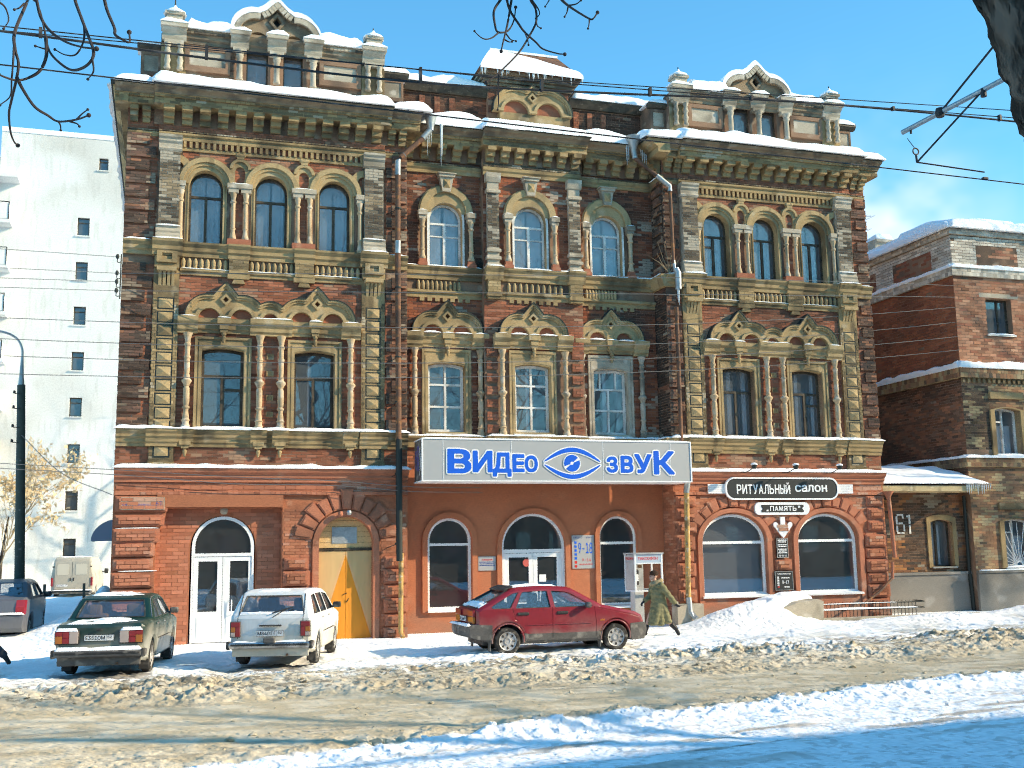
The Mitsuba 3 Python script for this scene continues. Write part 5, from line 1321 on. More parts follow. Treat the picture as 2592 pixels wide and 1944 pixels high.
for i, (q, s) in enumerate(((.62, .10), (.70, .13), (.78, .1), (.66, .08))):
    c = tp[int(q * len(tp))]
    m = trimesh.creation.icosphere(2); m.apply_scale([.05, s, s * 1.1]); m.apply_translation(c + [-.05 + .1 * i, -.41, .1 * i])
    SNOWP = m if i == 0 else cat_([SNOWP, m])
add('trunk_snow', SNOWP, 'snow', smooth=True, kind='stuff', label='patches of snow stuck to the leaning trunk', cat='snow')


# hanging twigs: two boughs of the trees beside the camera, with buds
def bough(key, lines, r0=.014, bud=.016):
    ms = []
    for L, r in lines:
        c = curve(L, 7)
        ms.append(tube(c, np.linspace(r, r * .45, len(c)), 6))
        m = trimesh.creation.icosphere(1); m.apply_scale(r * 1.25); m.apply_translation(c[-1]); ms.append(m)
    return ms

CENTRE_TWIGS = [[[2.78,-20.38,6.81],[2.8,-20.31,6.75],[2.83,-20.34,6.66],[2.8,-20.43,6.49],[2.7,-20.53,6.3],[2.57,-20.64,6.09],[2.37,-20.76,5.85],[2.25,-20.82,5.73]],[[2.58,-20.33,6.8],[2.61,-20.25,6.74],[2.64,-20.25,6.65],[2.68,-20.33,6.51],[2.7,-20.43,6.39],[2.72,-20.65,6.2],[2.72,-20.81,6.07],[2.74,-21.08,5.91],[2.75,-21.22,5.84]],[[2.64,-20.3,6.82],[2.65,-20.24,6.76],[2.59,-20.32,6.52],[2.52,-20.47,6.34],[2.46,-20.59,6.19],[2.41,-20.7,6.06]],[[2.59,-20.3,6.79],[2.53,-20.3,6.71],[2.46,-20.35,6.58],[2.44,-20.44,6.42],[2.44,-20.51,6.32],[2.53,-20.45,6.36],[2.6,-20.37,6.45],[2.66,-20.28,6.58],[2.69,-20.23,6.71]],[[2.44,-20.53,6.3],[2.35,-20.65,6.19],[2.27,-20.73,6.13],[2.21,-20.77,6.13],[2.17,-20.78,6.16]],[[2.52,-20.46,6.35],[2.55,-20.51,6.27],[2.59,-20.53,6.25]],[[2.81,-20.31,6.75],[2.84,-20.37,6.65],[2.84,-20.41,6.58],[2.81,-20.4,6.54]],[[2.9,-20.71,6.59],[2.92,-20.79,6.5],[2.93,-20.88,6.42],[2.94,-21.03,6.3],[2.97,-21.19,6.17],[2.99,-21.22,6.16],[3.03,-21.21,6.22]],[[2.93,-20.86,6.44],[2.95,-20.97,6.4],[2.96,-21.05,6.39]],[[2.93,-20.85,6.44],[2.92,-20.84,6.39],[2.9,-20.84,6.35]],[[2.97,-21.19,6.17],[2.95,-21.23,6.11],[2.92,-21.28,6.04]],[[2.88,-20.59,6.65],[2.88,-20.53,6.64],[2.87,-20.47,6.62]],[[2.37,-20.76,5.85],[2.4,-20.64,5.8],[2.48,-20.38,5.78],[2.52,-20.22,5.78]],[[2.48,-20.54,6.25],[2.52,-20.56,6.22],[2.55,-20.55,6.23]],[[2.8,-20.44,6.48],[2.79,-20.5,6.42],[2.8,-20.55,6.38]],[[2.7,-20.43,6.39],[2.69,-20.49,6.33],[2.68,-20.56,6.26],[2.67,-20.61,6.19]]]
LEFT_TWIGS = [[[-1.02,-20.69,6.06],[-1.05,-20.69,5.96],[-1.06,-21.03,5.6],[-1.02,-21.26,5.38],[-0.99,-21.3,5.27],[-1.0,-21.27,5.18],[-1.06,-21.01,5.13],[-1.1,-20.8,5.12],[-1.12,-20.55,5.09],[-1.11,-20.44,5.06],[-1.09,-20.39,5.05]],[[-1.0,-21.26,5.19],[-0.99,-21.06,5.2],[-0.96,-20.67,5.24],[-0.89,-20.5,5.25],[-0.82,-20.51,5.21],[-0.68,-20.76,5.14],[-0.58,-21.04,5.07]],[[-0.68,-20.76,5.14],[-0.63,-20.95,5.11],[-0.58,-21.14,5.07]],[[-0.82,-20.51,5.21],[-0.81,-20.46,5.2],[-0.81,-20.42,5.18]],[[-0.73,-20.66,5.16],[-0.68,-20.71,5.13],[-0.66,-20.74,5.1]],[[-0.72,-20.95,5.97],[-0.7,-20.94,5.9],[-0.65,-21.09,5.73],[-0.58,-21.4,5.47],[-0.52,-21.67,5.24],[-0.53,-21.72,5.15],[-0.59,-21.58,5.16],[-0.67,-21.4,5.22],[-0.76,-21.25,5.33],[-0.84,-21.08,5.48],[-0.91,-20.8,5.76],[-0.96,-20.63,5.96],[-1.0,-20.62,6.05]],[[-0.99,-20.62,6.05],[-0.95,-20.67,5.9],[-0.87,-20.84,5.73],[-0.74,-21.13,5.53],[-0.61,-21.47,5.35],[-0.5,-21.71,5.24]],[[-0.52,-21.73,5.16],[-0.51,-21.74,5.08],[-0.55,-21.61,5.08]],[[-0.62,-21.2,5.63],[-0.6,-21.43,5.41],[-0.64,-21.44,5.31],[-0.72,-21.28,5.37],[-0.8,-21.12,5.47]],[[-0.88,-20.93,5.63],[-0.85,-21.12,5.42],[-0.88,-21.15,5.3],[-0.95,-21.15,5.24],[-1.0,-21.24,5.18],[-1.03,-21.4,5.12],[-1.06,-21.59,5.06]],[[-0.5,-21.36,5.78],[-0.47,-21.38,5.66],[-0.41,-21.58,5.45],[-0.4,-21.66,5.37],[-0.35,-21.75,5.3],[-0.31,-21.75,5.29],[-0.32,-21.61,5.42]],[[-1.03,-21.24,5.4],[-1.01,-21.38,5.24],[-1.02,-21.33,5.14],[-1.05,-21.14,5.11],[-1.11,-21.12,5.05]],[[-1.17,-21.06,5.79],[-1.14,-20.94,5.81],[-1.11,-20.97,5.71],[-1.11,-21.15,5.56]],[[-1.06,-20.68,5.98],[-1.08,-20.75,5.91],[-1.1,-20.82,5.86]],[[-0.84,-21.07,5.49],[-0.88,-21.05,5.5],[-0.93,-21.03,5.52]]]

rb = np.random.default_rng(3)
for tw, nm, lb, r0 in ((CENTRE_TWIGS, 'hanging_bough', 'thin bare budded twigs hanging in front of the sky above the small roof tower', .012), (LEFT_TWIGS, 'hanging_bough', 'thin curved bare twigs hanging in the sky at the top left', .0125)):
    t = thing(nm, lb, 'branch')
    for i, L in enumerate(tw):
        add(t + '__twig', bough(t, [(L, r0 * (1 if len(L) > 5 else .62))]), 'twig', smooth=40)
# a limb above the picture that carries the twigs on the left
T0 = thing('overhanging_tree', 'bare street tree beside the camera on the left', 'tree')
lt = LEFT_TWIGS
add(T0 + '__trunk', tube(curve([(-6.2, -23.5, .2), (-6.0, -23.3, 3), (-5.4, -23, 6), (-4.6, -22.6, 8.5)]), np.linspace(.3, .16, 25), 14), 'bark', smooth=True)
add(T0 + '__limb', [tube(curve([(-5.4, -23, 6), (-3.5, -22.4, 7.6), np.array(lt[0][0]) + [0, 0, .6], np.array(lt[10][0]) + [.1, 0, .7]]), np.linspace(.10, .03, 25), 8)] + [tube(curve([np.array(q[0]) + [-.2, .05, .55], np.array(q[0]) + [-.05, .02, .22], q[0]]), .014, 5) for q in (lt[0], lt[5], lt[6], lt[10])], 'bark', smooth=True)
c0 = CENTRE_TWIGS
add(TA + '__limb', [tube(curve([tp[52], np.array([6.2, -20.9, 9.0]), np.array(c0[7][0]) + [0, 0, .5], np.array(c0[0][0]) + [0, 0, .45], np.array(c0[1][0]) + [-.3, 0, .4]]), np.linspace(.12, .03, 33), 8)] + [tube(curve([np.array(q[0]) + [.15, .0, .42], np.array(q[0]) + [.03, 0, .2], q[0]]), .013, 5) for q in (c0[0], c0[1], c0[2], c0[3], c0[7], c0[11])], 'bark', smooth=True)
# trees further along the street: their shade falls on the snow and on the house at the right
bare_tree((43.5, -6.5, .2), 15, .30, (.02, 0, 0), 101, 'tall bare street tree far to the right of the corner house', group=None)
bare_tree((52.0, -10.0, .2), 15, .30, (-.01, 0, 0), 102, 'second tall bare street tree far to the right')
bare_tree((21.5, -25.0, .3), 12, .24, (.0, .01, 0), 103, 'bare tree on the near pavement, right of the camera')
bare_tree((9.0, 35.5, .0), 13, .22, (.0, .01, 0), 104, 'bare yard tree standing behind the mansion')
# a shrubby tree keeping its dry seed clusters, left
ST = thing('seed_tree', 'small tree with dry tan seed clusters before the white block, behind the lamp post', 'tree')
rs_ = np.random.default_rng(77); out = []
for k in range(7):
    a = rs_.uniform(0, 2 * math.pi); grow(rs_, np.array([-8.3 + .1 * k, 35.0, 1.8 + .35 * k]), np.array([math.cos(a) * .7, math.sin(a) * .5, .9]), rs_.uniform(.03, .045), 2.5, 4, out, .0, .55, .002)
mat('twig_tan', (.30, .23, .14), .9)
add(ST + '__trunk', tube([(-8.3, 35, -.3), (-8.25, 35, 2.2), (-8.0, 35, 4.4)], [.10, .08, .04], 10), 'bark', smooth=True)
add(ST + '__crown', out, 'twig_tan', smooth=40)
ends = np.vstack([m.vertices[-8:] for m in out[len(out) // 3:]]); ends = ends[rs_.choice(len(ends), 2600)]
v = []; f = []
for i, e in enumerate(ends):
    e = e + rs_.normal(0, .08, 3); a, b = rs_.normal(0, .075, 3), rs_.normal(0, .075, 3)
    v += [e, e + a, e + a + b, e + b]; f.append([4 * i, 4 * i + 1, 4 * i + 2, 4 * i + 3])
mat('seed_tan', (.62, .48, .29), .9)
add(ST + '__seed_clusters', [(np.array(v), np.array(f))], 'seed_tan', kind='stuff')
# across the street, behind the camera: a house row and trees, seen in the window panes
def street_house(x0, x1, y, h, label, tilt=0.0):
    OH = thing('opposite_house', label, 'building')
    FO = Fr((0, y - 37 * tilt, 0), (-math.cos(tilt), -math.sin(tilt), 0), (-math.sin(tilt), math.cos(tilt), 0))
    ow = [sbox(-x0 - 2.6 * i - 2.5, 1.8 + 3.0 * j, -x0 - 2.6 * i - 1.2, 3.5 + 3.0 * j) for i in range(int((x1 - x0) / 2.6)) for j in range(int((h - 1.5) / 3))]
    add(OH + '__wall', [ex(sbox(-x1, 0, -x0, h).difference(unary_union(ow)), -.4, 0, FO)], 'mortar'); add(OH + '__wall', [bx(-x1, -x0, 0, h, -12, -.41, FO)], 'mortar')
    add(OH + '__roof', [pf(-x1 - .6, -x0 + .6, [(.5, h), (.5, h + .2), (-6, h + 2.4), (-12.5, h + .2), (-12.5, h)], FO)], 'black_tin')
    for q in ow: add(OH + '__window', sheet(q, -.2, FO), 'pane_old')


street_house(33, 95, -34, 17.8, 'long five-storey house across the street behind the camera, right', .107)
street_house(2, 44, -46, 9.2, 'low old house across the street behind the camera, middle')
street_house(-45, -1, -46, 10.4, 'low old house across the street behind the camera, left')
for i, (x, y, hh) in enumerate(((-14, -40, 9), (-7, -42, 10), (1, -41, 9.5), (8, -40, 10), (15, -42, 9), (22, -40, 10.5), (29, -41, 9.5))):
    bare_tree((x, y, .3), hh, .2, (0, 0, 0), 200 + i, 'bare tree in the row across the street behind the camera', depth=3, group='trees behind the camera')
# ---------------------------------------------------------------- cars
from scipy.spatial import cKDTree


class Body:
    """A car body from its side profile: extruded across, rounded along its edges and narrowed by the tumblehome."""
    def __init__(s, prof, W, belt, roof, arches, tumble=.20, plan=(.06, .05), r=.05, ra=.36, L=4.1):
        s.W, s.belt, s.roof, s.tum, s.plan, s.r, s.L = W, belt, roof, tumble, plan, r, L
        p = Polygon(prof).buffer(-.03).buffer(.03)
        for c, z in arches: p = p.difference(Point(c, z).buffer(ra, 24)).difference(sbox(c - ra * .97, -1, c + ra * .97, z))
        p = p.buffer(-.012).buffer(.012)
        p = max(polys(p), key=lambda q: q.area)
        s.poly = p
        ring_ = LineString(p.exterior.coords); n = int(ring_.length / .008)
        B = np.array([ring_.interpolate(i / n, normalized=True).coords[0] for i in range(n)])
        tn = np.roll(B, -3, 0) - np.roll(B, 3, 0); tn /= np.linalg.norm(tn, axis=1, keepdims=True)
        nrm = np.c_[-tn[:, 1], tn[:, 0]]
        if not p.exterior.is_ccw: nrm = -nrm
        s.tree, s.B, s.N = cKDTree(B), B, nrm

    def warp(s, P, rnd=True):
        P = np.array(P, float); x, t, z = P[:, 0], P[:, 1], P[:, 2]
        if rnd:
            t0 = 1 - s.r / (s.W / 2)
            a = np.clip((np.abs(t) - t0) / (1 - t0), 0, 1)
            dl = s.r * (1 - np.sqrt(np.maximum(0, 1 - a * a)))
            d, i = s.tree.query(np.c_[x, z])
            k = np.clip(1 - d / (2 * s.r), 0, 1)
            mv = dl * k
            x = x + s.N[i, 0] * mv; z = z + s.N[i, 1] * mv
        h = np.clip((z - s.belt) / (s.roof - s.belt), 0, 1.1)
        w = s.W / 2 * (1 - s.tum * h - .03 * np.clip((s.belt - .15 - z) / .5, 0, 1) ** 2)
        u = (x / s.L) * 2 - 1
        w = w * (1 - np.where(u < 0, s.plan[0], s.plan[1]) * np.abs(u) ** 4)
        bow = .05 * (t * t) * np.sign(u) * np.abs(u) ** 6       # rear and front faces bow outward in plan
        return np.c_[x - bow, t * w, z]

    def prism(s, poly, t0=-1, t1=1):
        out = m3.Manifold()
        for q in polys(poly):
            if not q.exterior.is_ccw: q = shapely.geometry.polygon.orient(q)
            cs = m3.CrossSection([np.array(q.exterior.coords)[:-1]] + [np.array(i.coords)[:-1] for i in q.interiors], m3.FillRule.EvenOdd)
            e = m3.Manifold.extrude(cs, t1 - t0)
            out = out + e.transform(np.array([[1, 0, 0, 0], [0, 0, 1, t0], [0, 1, 0, 0]], float).tolist() if False else np.array([[1, 0, 0, 0], [0, 0, -1, t1], [0, 1, 0, 0]], float))
        return out

    def mesh(s, m, ref=.06, rnd=True):
        m = m.scale([1, s.W / 2, 1]).refine_to_length(ref).scale([1, 2 / s.W, 1])
        q = m.to_mesh()
        return trimesh.Trimesh(s.warp(q.vert_properties[:, :3], rnd), q.tri_verts, process=False)


def wheel(parent, c, r, w, side, hub, M, hubcap=True, steer=0):
    """side: -1 right (outside faces -y), +1 left; the car's own axes."""
    k = K(parent + '__wheel')
    R = trimesh.transformations.rotation_matrix(-side * math.pi / 2, [1, 0, 0])
    if steer: R = trimesh.transformations.rotation_matrix(steer, [0, 0, 1]) @ R
    def put(m): m = m.copy(); m.apply_transform(R); m.apply_translation(c); return m
    tp_ = [(.66 * r, -w / 2), (.9 * r, -w / 2), (.97 * r, -w * .42), (r, -w * .3), (r, w * .3), (.97 * r, w * .42), (.9 * r, w / 2), (.70 * r, w / 2), (.66 * r, w * .40), (.66 * r, -w / 2)]
    add(k + '__tyre', put(trimesh.creation.revolve(np.array(tp_), sections=36)), 'tyre', smooth=35, to_world=M)
    rim = trimesh.creation.revolve(np.array([(0, w * .34), (.16 * r, w * .36), (.18 * r, w * .42), (.26 * r, w * .42), (.30 * r, w * .30), (.60 * r, w * .34), (.66 * r, w * .44), (.70 * r, w * .46), (.70 * r, -w * .3), (0, -w * .3), (0, w * .34)]), sections=36)
    add(k + '__rim', put(rim), hub, smooth=35, to_world=M)
    hs = []
    for i in range(8 if hubcap else 10):
        a = i * 2 * math.pi / (8 if hubcap else 10)
        p = Polygon([(.40 * r, -.045 * r), (.57 * r, -.085 * r), (.60 * r, 0), (.57 * r, .085 * r), (.40 * r, .045 * r)])
        p = affinity.rotate(p, math.degrees(a), origin=(0, 0))
        e = trimesh.creation.extrude_polygon(p, .006); e.apply_translation([0, 0, w * .315 + .004]); hs.append(put(e))
    add(k + '__vent_holes', hs, 'tyre', to_world=M)


def place(x, y, z, deg): return T().translate([x, y, z]).rotate([0, 0, 1], deg)


def paint(name, col, x0=.35, z1=1.0, salt=(.36, .34, .30), amount=1.0, cc=1.0):
    def fn(p, n, uv):
        d = fbm(p.x * 2.2, p.y * 2.2, p.z * 2.6, 4); s = noise(p.x * 40, p.y * 40, p.z * 10)
        k = smoothstep(z1 + (d - .5) * .9, x0, p.z) * amount * (.55 + .6 * d)
        return mix(col, salt, dr.clip(k, 0, .95)) * (.94 + .12 * s)
    scene[name] = {'type': 'twosided', 'b': {'type': 'principled', 'base_color': proc(fn), 'roughness': .32, 'specular': .45, 'clearcoat': cc, 'clearcoat_gloss': .93}}
    return name


mat('tyre', dirty((.035, .034, .033), (.02, .02, .02), (.22, .21, .19), 5, .5, .8, .45, .8), .9, spec=.15)
mat('rim_grey', dirty((.46, .46, .46), (.25, .24, .23), (.56, .56, .55), 7), .45, metal=.3)
mat('car_black', dirty((.035, .035, .036), (.02, .02, .02), (.16, .15, .14), 4, .6, .9, .5, .8), .55, spec=.3)
mat('bumper_grey', dirty((.11, .105, .10), (.05, .05, .05), (.30, .28, .25), 3, .5, .8, .5, .8), .6)
mat('chrome_dull', dirty((.55, .55, .55), (.25, .25, .24), (.7, .7, .7), 6), .3, metal=.85)
mat('lamp_red', (.26, .010, .016), .15, spec=.6, clearcoat=1.0)
mat('lamp_amber', (.42, .13, .015), .15, spec=.6, clearcoat=1.0)
mat('lamp_clear', (.46, .37, .33), .15, spec=.6, clearcoat=1.0)
mat('plate_white', (.70, .71, .72), .5)
mat('plate_ink', (.03, .03, .035), .6)
mat('seat_brown', (.20, .12, .06), .9)
mat('seat_dark', (.045, .045, .05), .9)
scene['car_glass'] = {'type': 'blendbsdf', 'weight': .05, 'a': {'type': 'thindielectric', 'int_ior': 1.7}, 'b': {'type': 'twosided', 'b': {'type': 'diffuse', 'reflectance': rgb(.35, .37, .38)}}}


def plate(car, text, c, w, M, yaw=math.pi, h=.112, tilt=0):
    """A number plate on the rear; c: its middle, in the car's axes, facing -x."""
    F = Fr(c, (0, -1, 0), (-1, 0, 0))
    k = add(car + '__number_plate', [bx(-w / 2, w / 2, -h / 2, h / 2, 0, .008, F)], 'plate_white', to_world=M)
    a, b = text.rsplit(' ', 1)
    q = unary_union([fit(letters(a, .1), -w / 2 + .025, w * .20, -.034, .036), fit(letters(b, .1), w * .29, w * .43, -.012, .036), sbox(w * .245, -h / 2, w * .252, h / 2), sbox(-w / 2, -h / 2, w / 2, h / 2).difference(sbox(-w / 2 + .006, -h / 2 + .006, w / 2 - .006, h / 2 - .006))])
    add(k + '__lettering', ex(q, .0085, .0105, F), 'plate_ink', to_world=M)


def snow_pad(P, rngs=3, h=.04, f=3.0, thr=.33):
    """A thin uneven layer of snow on a patch given as a grid of points with normals up."""
    P = np.array(P, float); n, m = P.shape[:2]
    e = np.minimum(np.minimum(np.arange(n)[:, None], n - 1 - np.arange(n)[:, None]) / 2.0, np.minimum(np.arange(m)[None], m - 1 - np.arange(m)[None]) / 2.0)
    q = meshkit.fbm(P * f + rngs, 3, rngs)
    hh = h * np.clip(e, 0, 1) * np.clip((q - thr) * 4, 0, 1.2) - .006
    P = P + np.stack([hh * 0, hh * 0, hh], -1)
    i, j = np.meshgrid(np.arange(n - 1), np.arange(m - 1), indexing='ij')
    return (P.reshape(-1, 3), np.stack([i * m + j, i * m + j + 1, (i + 1) * m + j + 1, (i + 1) * m + j], -1).reshape(-1, 4))


def seats(car, M, m, xs_, z, w=.5):
    for x in xs_:
        for y in (-.36, .36):
            add(car + '__seat', mesh_of(rbox(.14, w, .58, .05, (x, y, z + .30)).rotate([0, 0, 0]) + rbox(.48, w, .16, .05, (x + .28, y, z))  + rbox(.10, .26, .20, .04, (x - .02, y, z + .66))), m, smooth=40, to_world=M)


def lada(name, label, M, wagon, col, plate_text, salt, seatm, snow, lampstyle):
    C_ = thing(name, label, 'car', None)
    if wagon: top = [(.05, .93), (.08, .99), (.42, 1.40), (.60, 1.435), (1.2, 1.455)]
    else: top = [(.045, .90), (.08, .955), (.84, 1.00), (.92, 1.02), (1.34, 1.37), (1.50, 1.415)]
    prof = [(.10, .30), (.05, .40), (.035, .60)] + top + [(1.9, 1.445), (2.45, 1.41), (2.60, 1.37), (3.05, 1.00), (3.15, .975), (3.9, .90), (4.05, .86), (4.08, .45), (4.02, .30), (3.4, .24), (.6, .24)]
    B = Body(prof, 1.62, .96, 1.44, [(.98, .29), (3.40, .29)], .22, (.05, .06), .055, .355, 4.1)
    m = B.prism(B.poly)
    gh = Polygon([(.25, .98), (.55, 1.33), (1.8, 1.40), (2.40, 1.365), (2.55, 1.33), (2.95, .98)]) if wagon else Polygon([(1.0, .98), (1.38, 1.31), (1.55, 1.37), (1.9, 1.40), (2.40, 1.365), (2.55, 1.33), (2.95, .98)])
    m -= B.prism(gh.union(sbox(1.0 if not wagon else .5, .42, 2.85, 1.0)), -.92, .92)
    # side windows
    if wagon: sw = [Polygon([(.34, .99), (.66, 1.35), (1.08, 1.37), (1.08, .99)]), Polygon([(1.16, .99), (1.16, 1.375), (1.88, 1.375), (1.92, .99)]), Polygon([(1.99, .99), (1.95, 1.375), (2.40, 1.345), (2.56, 1.30), (2.86, .99)])]
    else: sw = [Polygon([(1.10, 1.0), (1.36, 1.27), (1.46, 1.34), (1.46, 1.0)]), Polygon([(1.50, 1.0), (1.50, 1.355), (1.90, 1.37), (1.92, 1.0)]), Polygon([(1.99, 1.0), (1.96, 1.37), (2.40, 1.345), (2.56, 1.30), (2.86, 1.0)])]
    for q in sw: m -= B.prism(q.buffer(-.015).buffer(.015), -1.2, 1.2)
    if wagon: ro = (Polygon([(-.1, 1.015), (.5, 1.015), (.65, 1.345), (.05, 1.345)]), .83)
    else: ro = (Polygon([(.70, 1.035), (1.1, 1.035), (1.42, 1.335), (1.0, 1.335)]), .80)
    m -= B.prism(ro[0], -ro[1], ro[1]); m -= B.prism(Polygon([(2.62, 1.335), (2.4, 1.30), (2.8, 1.03), (3.2, 1.03)]), -.84, .84)
    for q in ([LineString([(1.94, .30), (1.94, .98)]), LineString([(1.02, .62), (1.12, .66), (1.14, .98)]), LineString([(2.90, .30), (2.90, .98)])]):
        g = B.prism(q.buffer(.006)); m -= g - B.prism(sbox(0, 0, 5, 2), -.985, .985)
    m -= B.prism(sbox(.3, .775, 3.9, .785)) - B.prism(sbox(0, 0, 5, 2), -.99, .99)
    pm = paint(name + '_paint', col, .30, 1.0, salt, 1.0)
    add(C_ + '__body', B.mesh(m), pm, smooth=32, to_world=M)
    add(C_ + '__underbody', B.mesh(B.prism(sbox(.3, .22, 3.9, .40), -.80, .80), .3, False), 'car_black', to_world=M)
    for q in sw:
        for s in (-1, 1):
            add(C_ + '__side_window', B.mesh(B.prism(q.buffer(.004), min(.945 * s, .955 * s), max(.945 * s, .955 * s)), .12, False), 'car_glass', to_world=M)
            add(C_ + '__window_trim', B.mesh(B.prism(q.buffer(.012).difference(q.buffer(-.012)), min(.95 * s, .99 * s), max(.95 * s, .99 * s)), .08, False), 'chrome_dull' if not wagon else 'car_black', to_world=M)
    def along(p0, p1, w, off, name_, mm, th=.006):
        """A pane or panel along a line of the profile, across the car."""
        p0, p1 = np.array(p0), np.array(p1); d = (p1 - p0) / np.linalg.norm(p1 - p0); nn = np.array([-d[1], d[0]])
        q = Polygon([p0 + nn * off, p1 + nn * off, p1 + nn * (off + th), p0 + nn * (off + th)])
        return add(C_ + '__' + name_, B.mesh(B.prism(q, -w, w), .12, False), mm, to_world=M)
    rw = ((.115, 1.01), (.385, 1.345)) if wagon else ((.925, 1.03), (1.30, 1.335))
    along(*rw, .83 if wagon else .80, -.018, 'rear_window', 'car_glass')
    along((2.635, 1.335), (3.02, 1.03), .84, .012, 'windscreen', 'car_glass')
    # rubber seal round the rear window
    def rear_pt(s, t): return np.array([rw[0][0] + (rw[1][0] - rw[0][0]) * s, t, rw[0][1] + (rw[1][1] - rw[0][1]) * s])
    ring_ = [rear_pt(s, t) for s, t in [(0, a) for a in np.linspace(-.8, .8, 9)] + [(.5, .81), (1, .80)] + [(1, a) for a in np.linspace(.76, -.76, 9)] + [(1, -.80), (.5, -.81), (0, -.8)]]
    add(C_ + '__window_seal', tube(B.warp(ring_, False), .014, 6), 'car_black' if not wagon else 'bumper_grey', to_world=M)
    if wagon:
        a = B.warp([(.03, -.05, .95), (.12, -.2, 1.03), (.20, -.45, 1.12)], False) - [.03, 0, 0]
        add(C_ + '__wiper', [tube(a, .009, 5), tube(B.warp([(.09, -.02, 1.03), (.215, -.56, 1.14)], False) - [.03, 0, 0], .012, 5)], 'car_black', to_world=M)
    seats(C_, M, seatm, (1.30, 2.15), .50)
    wh_ = add(C_ + '__steering_wheel', trimesh.creation.torus(.18, .015, 20, 8).apply_transform(trimesh.transformations.rotation_matrix(math.radians(65), [0, 1, 0])).apply_translation([2.52, .36, .93]), 'car_black', smooth=True, to_world=M)
    for s in (-1, 1):
        for c in (.98, 3.40): wheel(C_, (c, s * .69, .29), .295, .17, s, 'rim_grey', M, hubcap=False)
    for s in (-1, 1):
        add(C_ + '__side_strip', tube(B.warp([(x_, s * 1.0, .60) for x_ in (1.42, 2.0, 2.9)], False), .012, 6), 'car_black', to_world=M)
        add(C_ + '__gutter', tube(B.warp([(x_, s * .97, z_) for x_, z_ in ((.62, 1.395), (1.2, 1.40), (1.9, 1.40), (2.4, 1.37), (2.7, 1.26), (3.0, 1.02))] if wagon else [(x_, s * .97, z_) for x_, z_ in ((.95, 1.03), (1.34, 1.34), (1.5, 1.375), (1.9, 1.395), (2.4, 1.37), (2.7, 1.26), (3.0, 1.02))], False), .011, 6), 'chrome_dull' if not wagon else pm, smooth=True, to_world=M)
    sy = .62 if wagon else .74
    seam = [(.0, -sy, .57), (.0, -sy, .86), (.03, -sy, .93)] if not wagon else [(.0, -sy, .56), (.0, -sy, .95), (.10, -sy, 1.0), (.40, -sy * .97, 1.385)]
    for s in (-1, 1): add(C_ + '__lid_seam', tube([(x_ + .012, s * y_, z_) for x_, y_, z_ in seam], .008, 5), 'car_black', to_world=M)
    # bumper, lamps, plates and trim on the back
    zb0 = .44
    add(C_ + '__bumper', mesh_of(rbox(.13, 1.56, .125, .035, (-.03, 0, zb0)) + rbox(.30, .05, .12, .02, (.09, -.79, zb0)) + rbox(.30, .05, .12, .02, (.09, .79, zb0))), 'chrome_dull' if wagon else 'bumper_grey', smooth=40, to_world=M)
    add(C_ + '__bumper_strip', mesh_of(rbox(.03, 1.46, .04, .012, (-.095, 0, zb0 + .01)) + rbox(.16, .07, .15, .02, (-.01, -.78, zb0)) + rbox(.16, .07, .15, .02, (-.01, .78, zb0))), 'car_black', smooth=40, to_world=M)
    add(C_ + '__rear_apron', mesh_of(rbox(.05, 1.46, .16, .02, (.07, 0, .30))), pm if wagon else 'bumper_grey', smooth=40, to_world=M)
    for s in (-1, 1):
        k = K(C_ + '__rear_light'); y = s * .665
        if wagon:   # upright lamp
            segs = [('lamp_red', -.5, .5, .66, 1), ('lamp_red', -.5, 0, .0, .66), ('lamp_amber', 0, .5, .30, .66), ('lamp_clear', 0, .5, 0, .30)]
            h0, h1, ww = .60, .87, .175
        else:       # wide lamp
            segs = [('lamp_clear', -.5, -.10, .0, 1), ('lamp_red', -.10, .20, .45, 1), ('lamp_red', -.10, .20, 0, .45), ('lamp_amber', .20, .5, .0, .62), ('lamp_red', .20, .5, .62, 1)]
            h0, h1, ww, y = .62, .84, .40, s * .56
        for mm, a, b, c, d in segs:
            ya, yb = y + s * a * ww, y + s * b * ww
            add(k + '__lens', mesh_of(rbox(.05, abs(yb - ya) - .004, (h1 - h0) * (d - c) - .004, .008, (.012, (ya + yb) / 2, h0 + (h1 - h0) * (c + d) / 2))), mm, smooth=40, to_world=M)
        add(k + '__surround', mesh_of(rbox(.04, ww + .03, h1 - h0 + .03, .012, (.022, y, (h0 + h1) / 2))), 'car_black' if not wagon else 'bumper_grey', smooth=40, to_world=M)
    plate(C_, plate_text, (-.005 if wagon else .01, 0, .655 if wagon else .715), .52, M)
    add(C_ + '__plate_lamp', mesh_of(rbox(.06, .42 if wagon else .1, .03, .01, (0, 0, .80 if wagon else .86))), 'car_black', smooth=40, to_world=M)
    if wagon: add(C_ + '__tow_bar', mesh_of(rbox(.10, .22, .10, .02, (-.08, .0, .53))), 'bumper_grey', to_world=M)
    add(C_ + '__exhaust', tube([(.02, -.32, .25), (.4, -.32, .26)], .025, 8), 'rust_pipe', to_world=M)
    for s in (-1, 1):
        k = add(C_ + '__door_mirror', mesh_of(rbox(.09, .17, .12, .03, (2.74, s * .90, 1.06)) + rbox(.05, .12, .04, .015, (2.76, s * .80, 1.02))), 'car_black' if wagon else 'bumper_grey', smooth=40, to_world=M)
        for x in (1.30, 2.08): add(C_ + '__door_handle', mesh_of(rbox(.17, .03, .03, .01, (x, s * .815, .885))), 'chrome_dull', smooth=40, to_world=M)
        for c in (.62, 3.02): add(C_ + '__mud_flap', mesh_of(rbox(.02, .18, .24, .008, (c, s * .69, .20))), 'car_black', to_world=M)
        # black arch lips
    # snow lying on the car
    pads = []
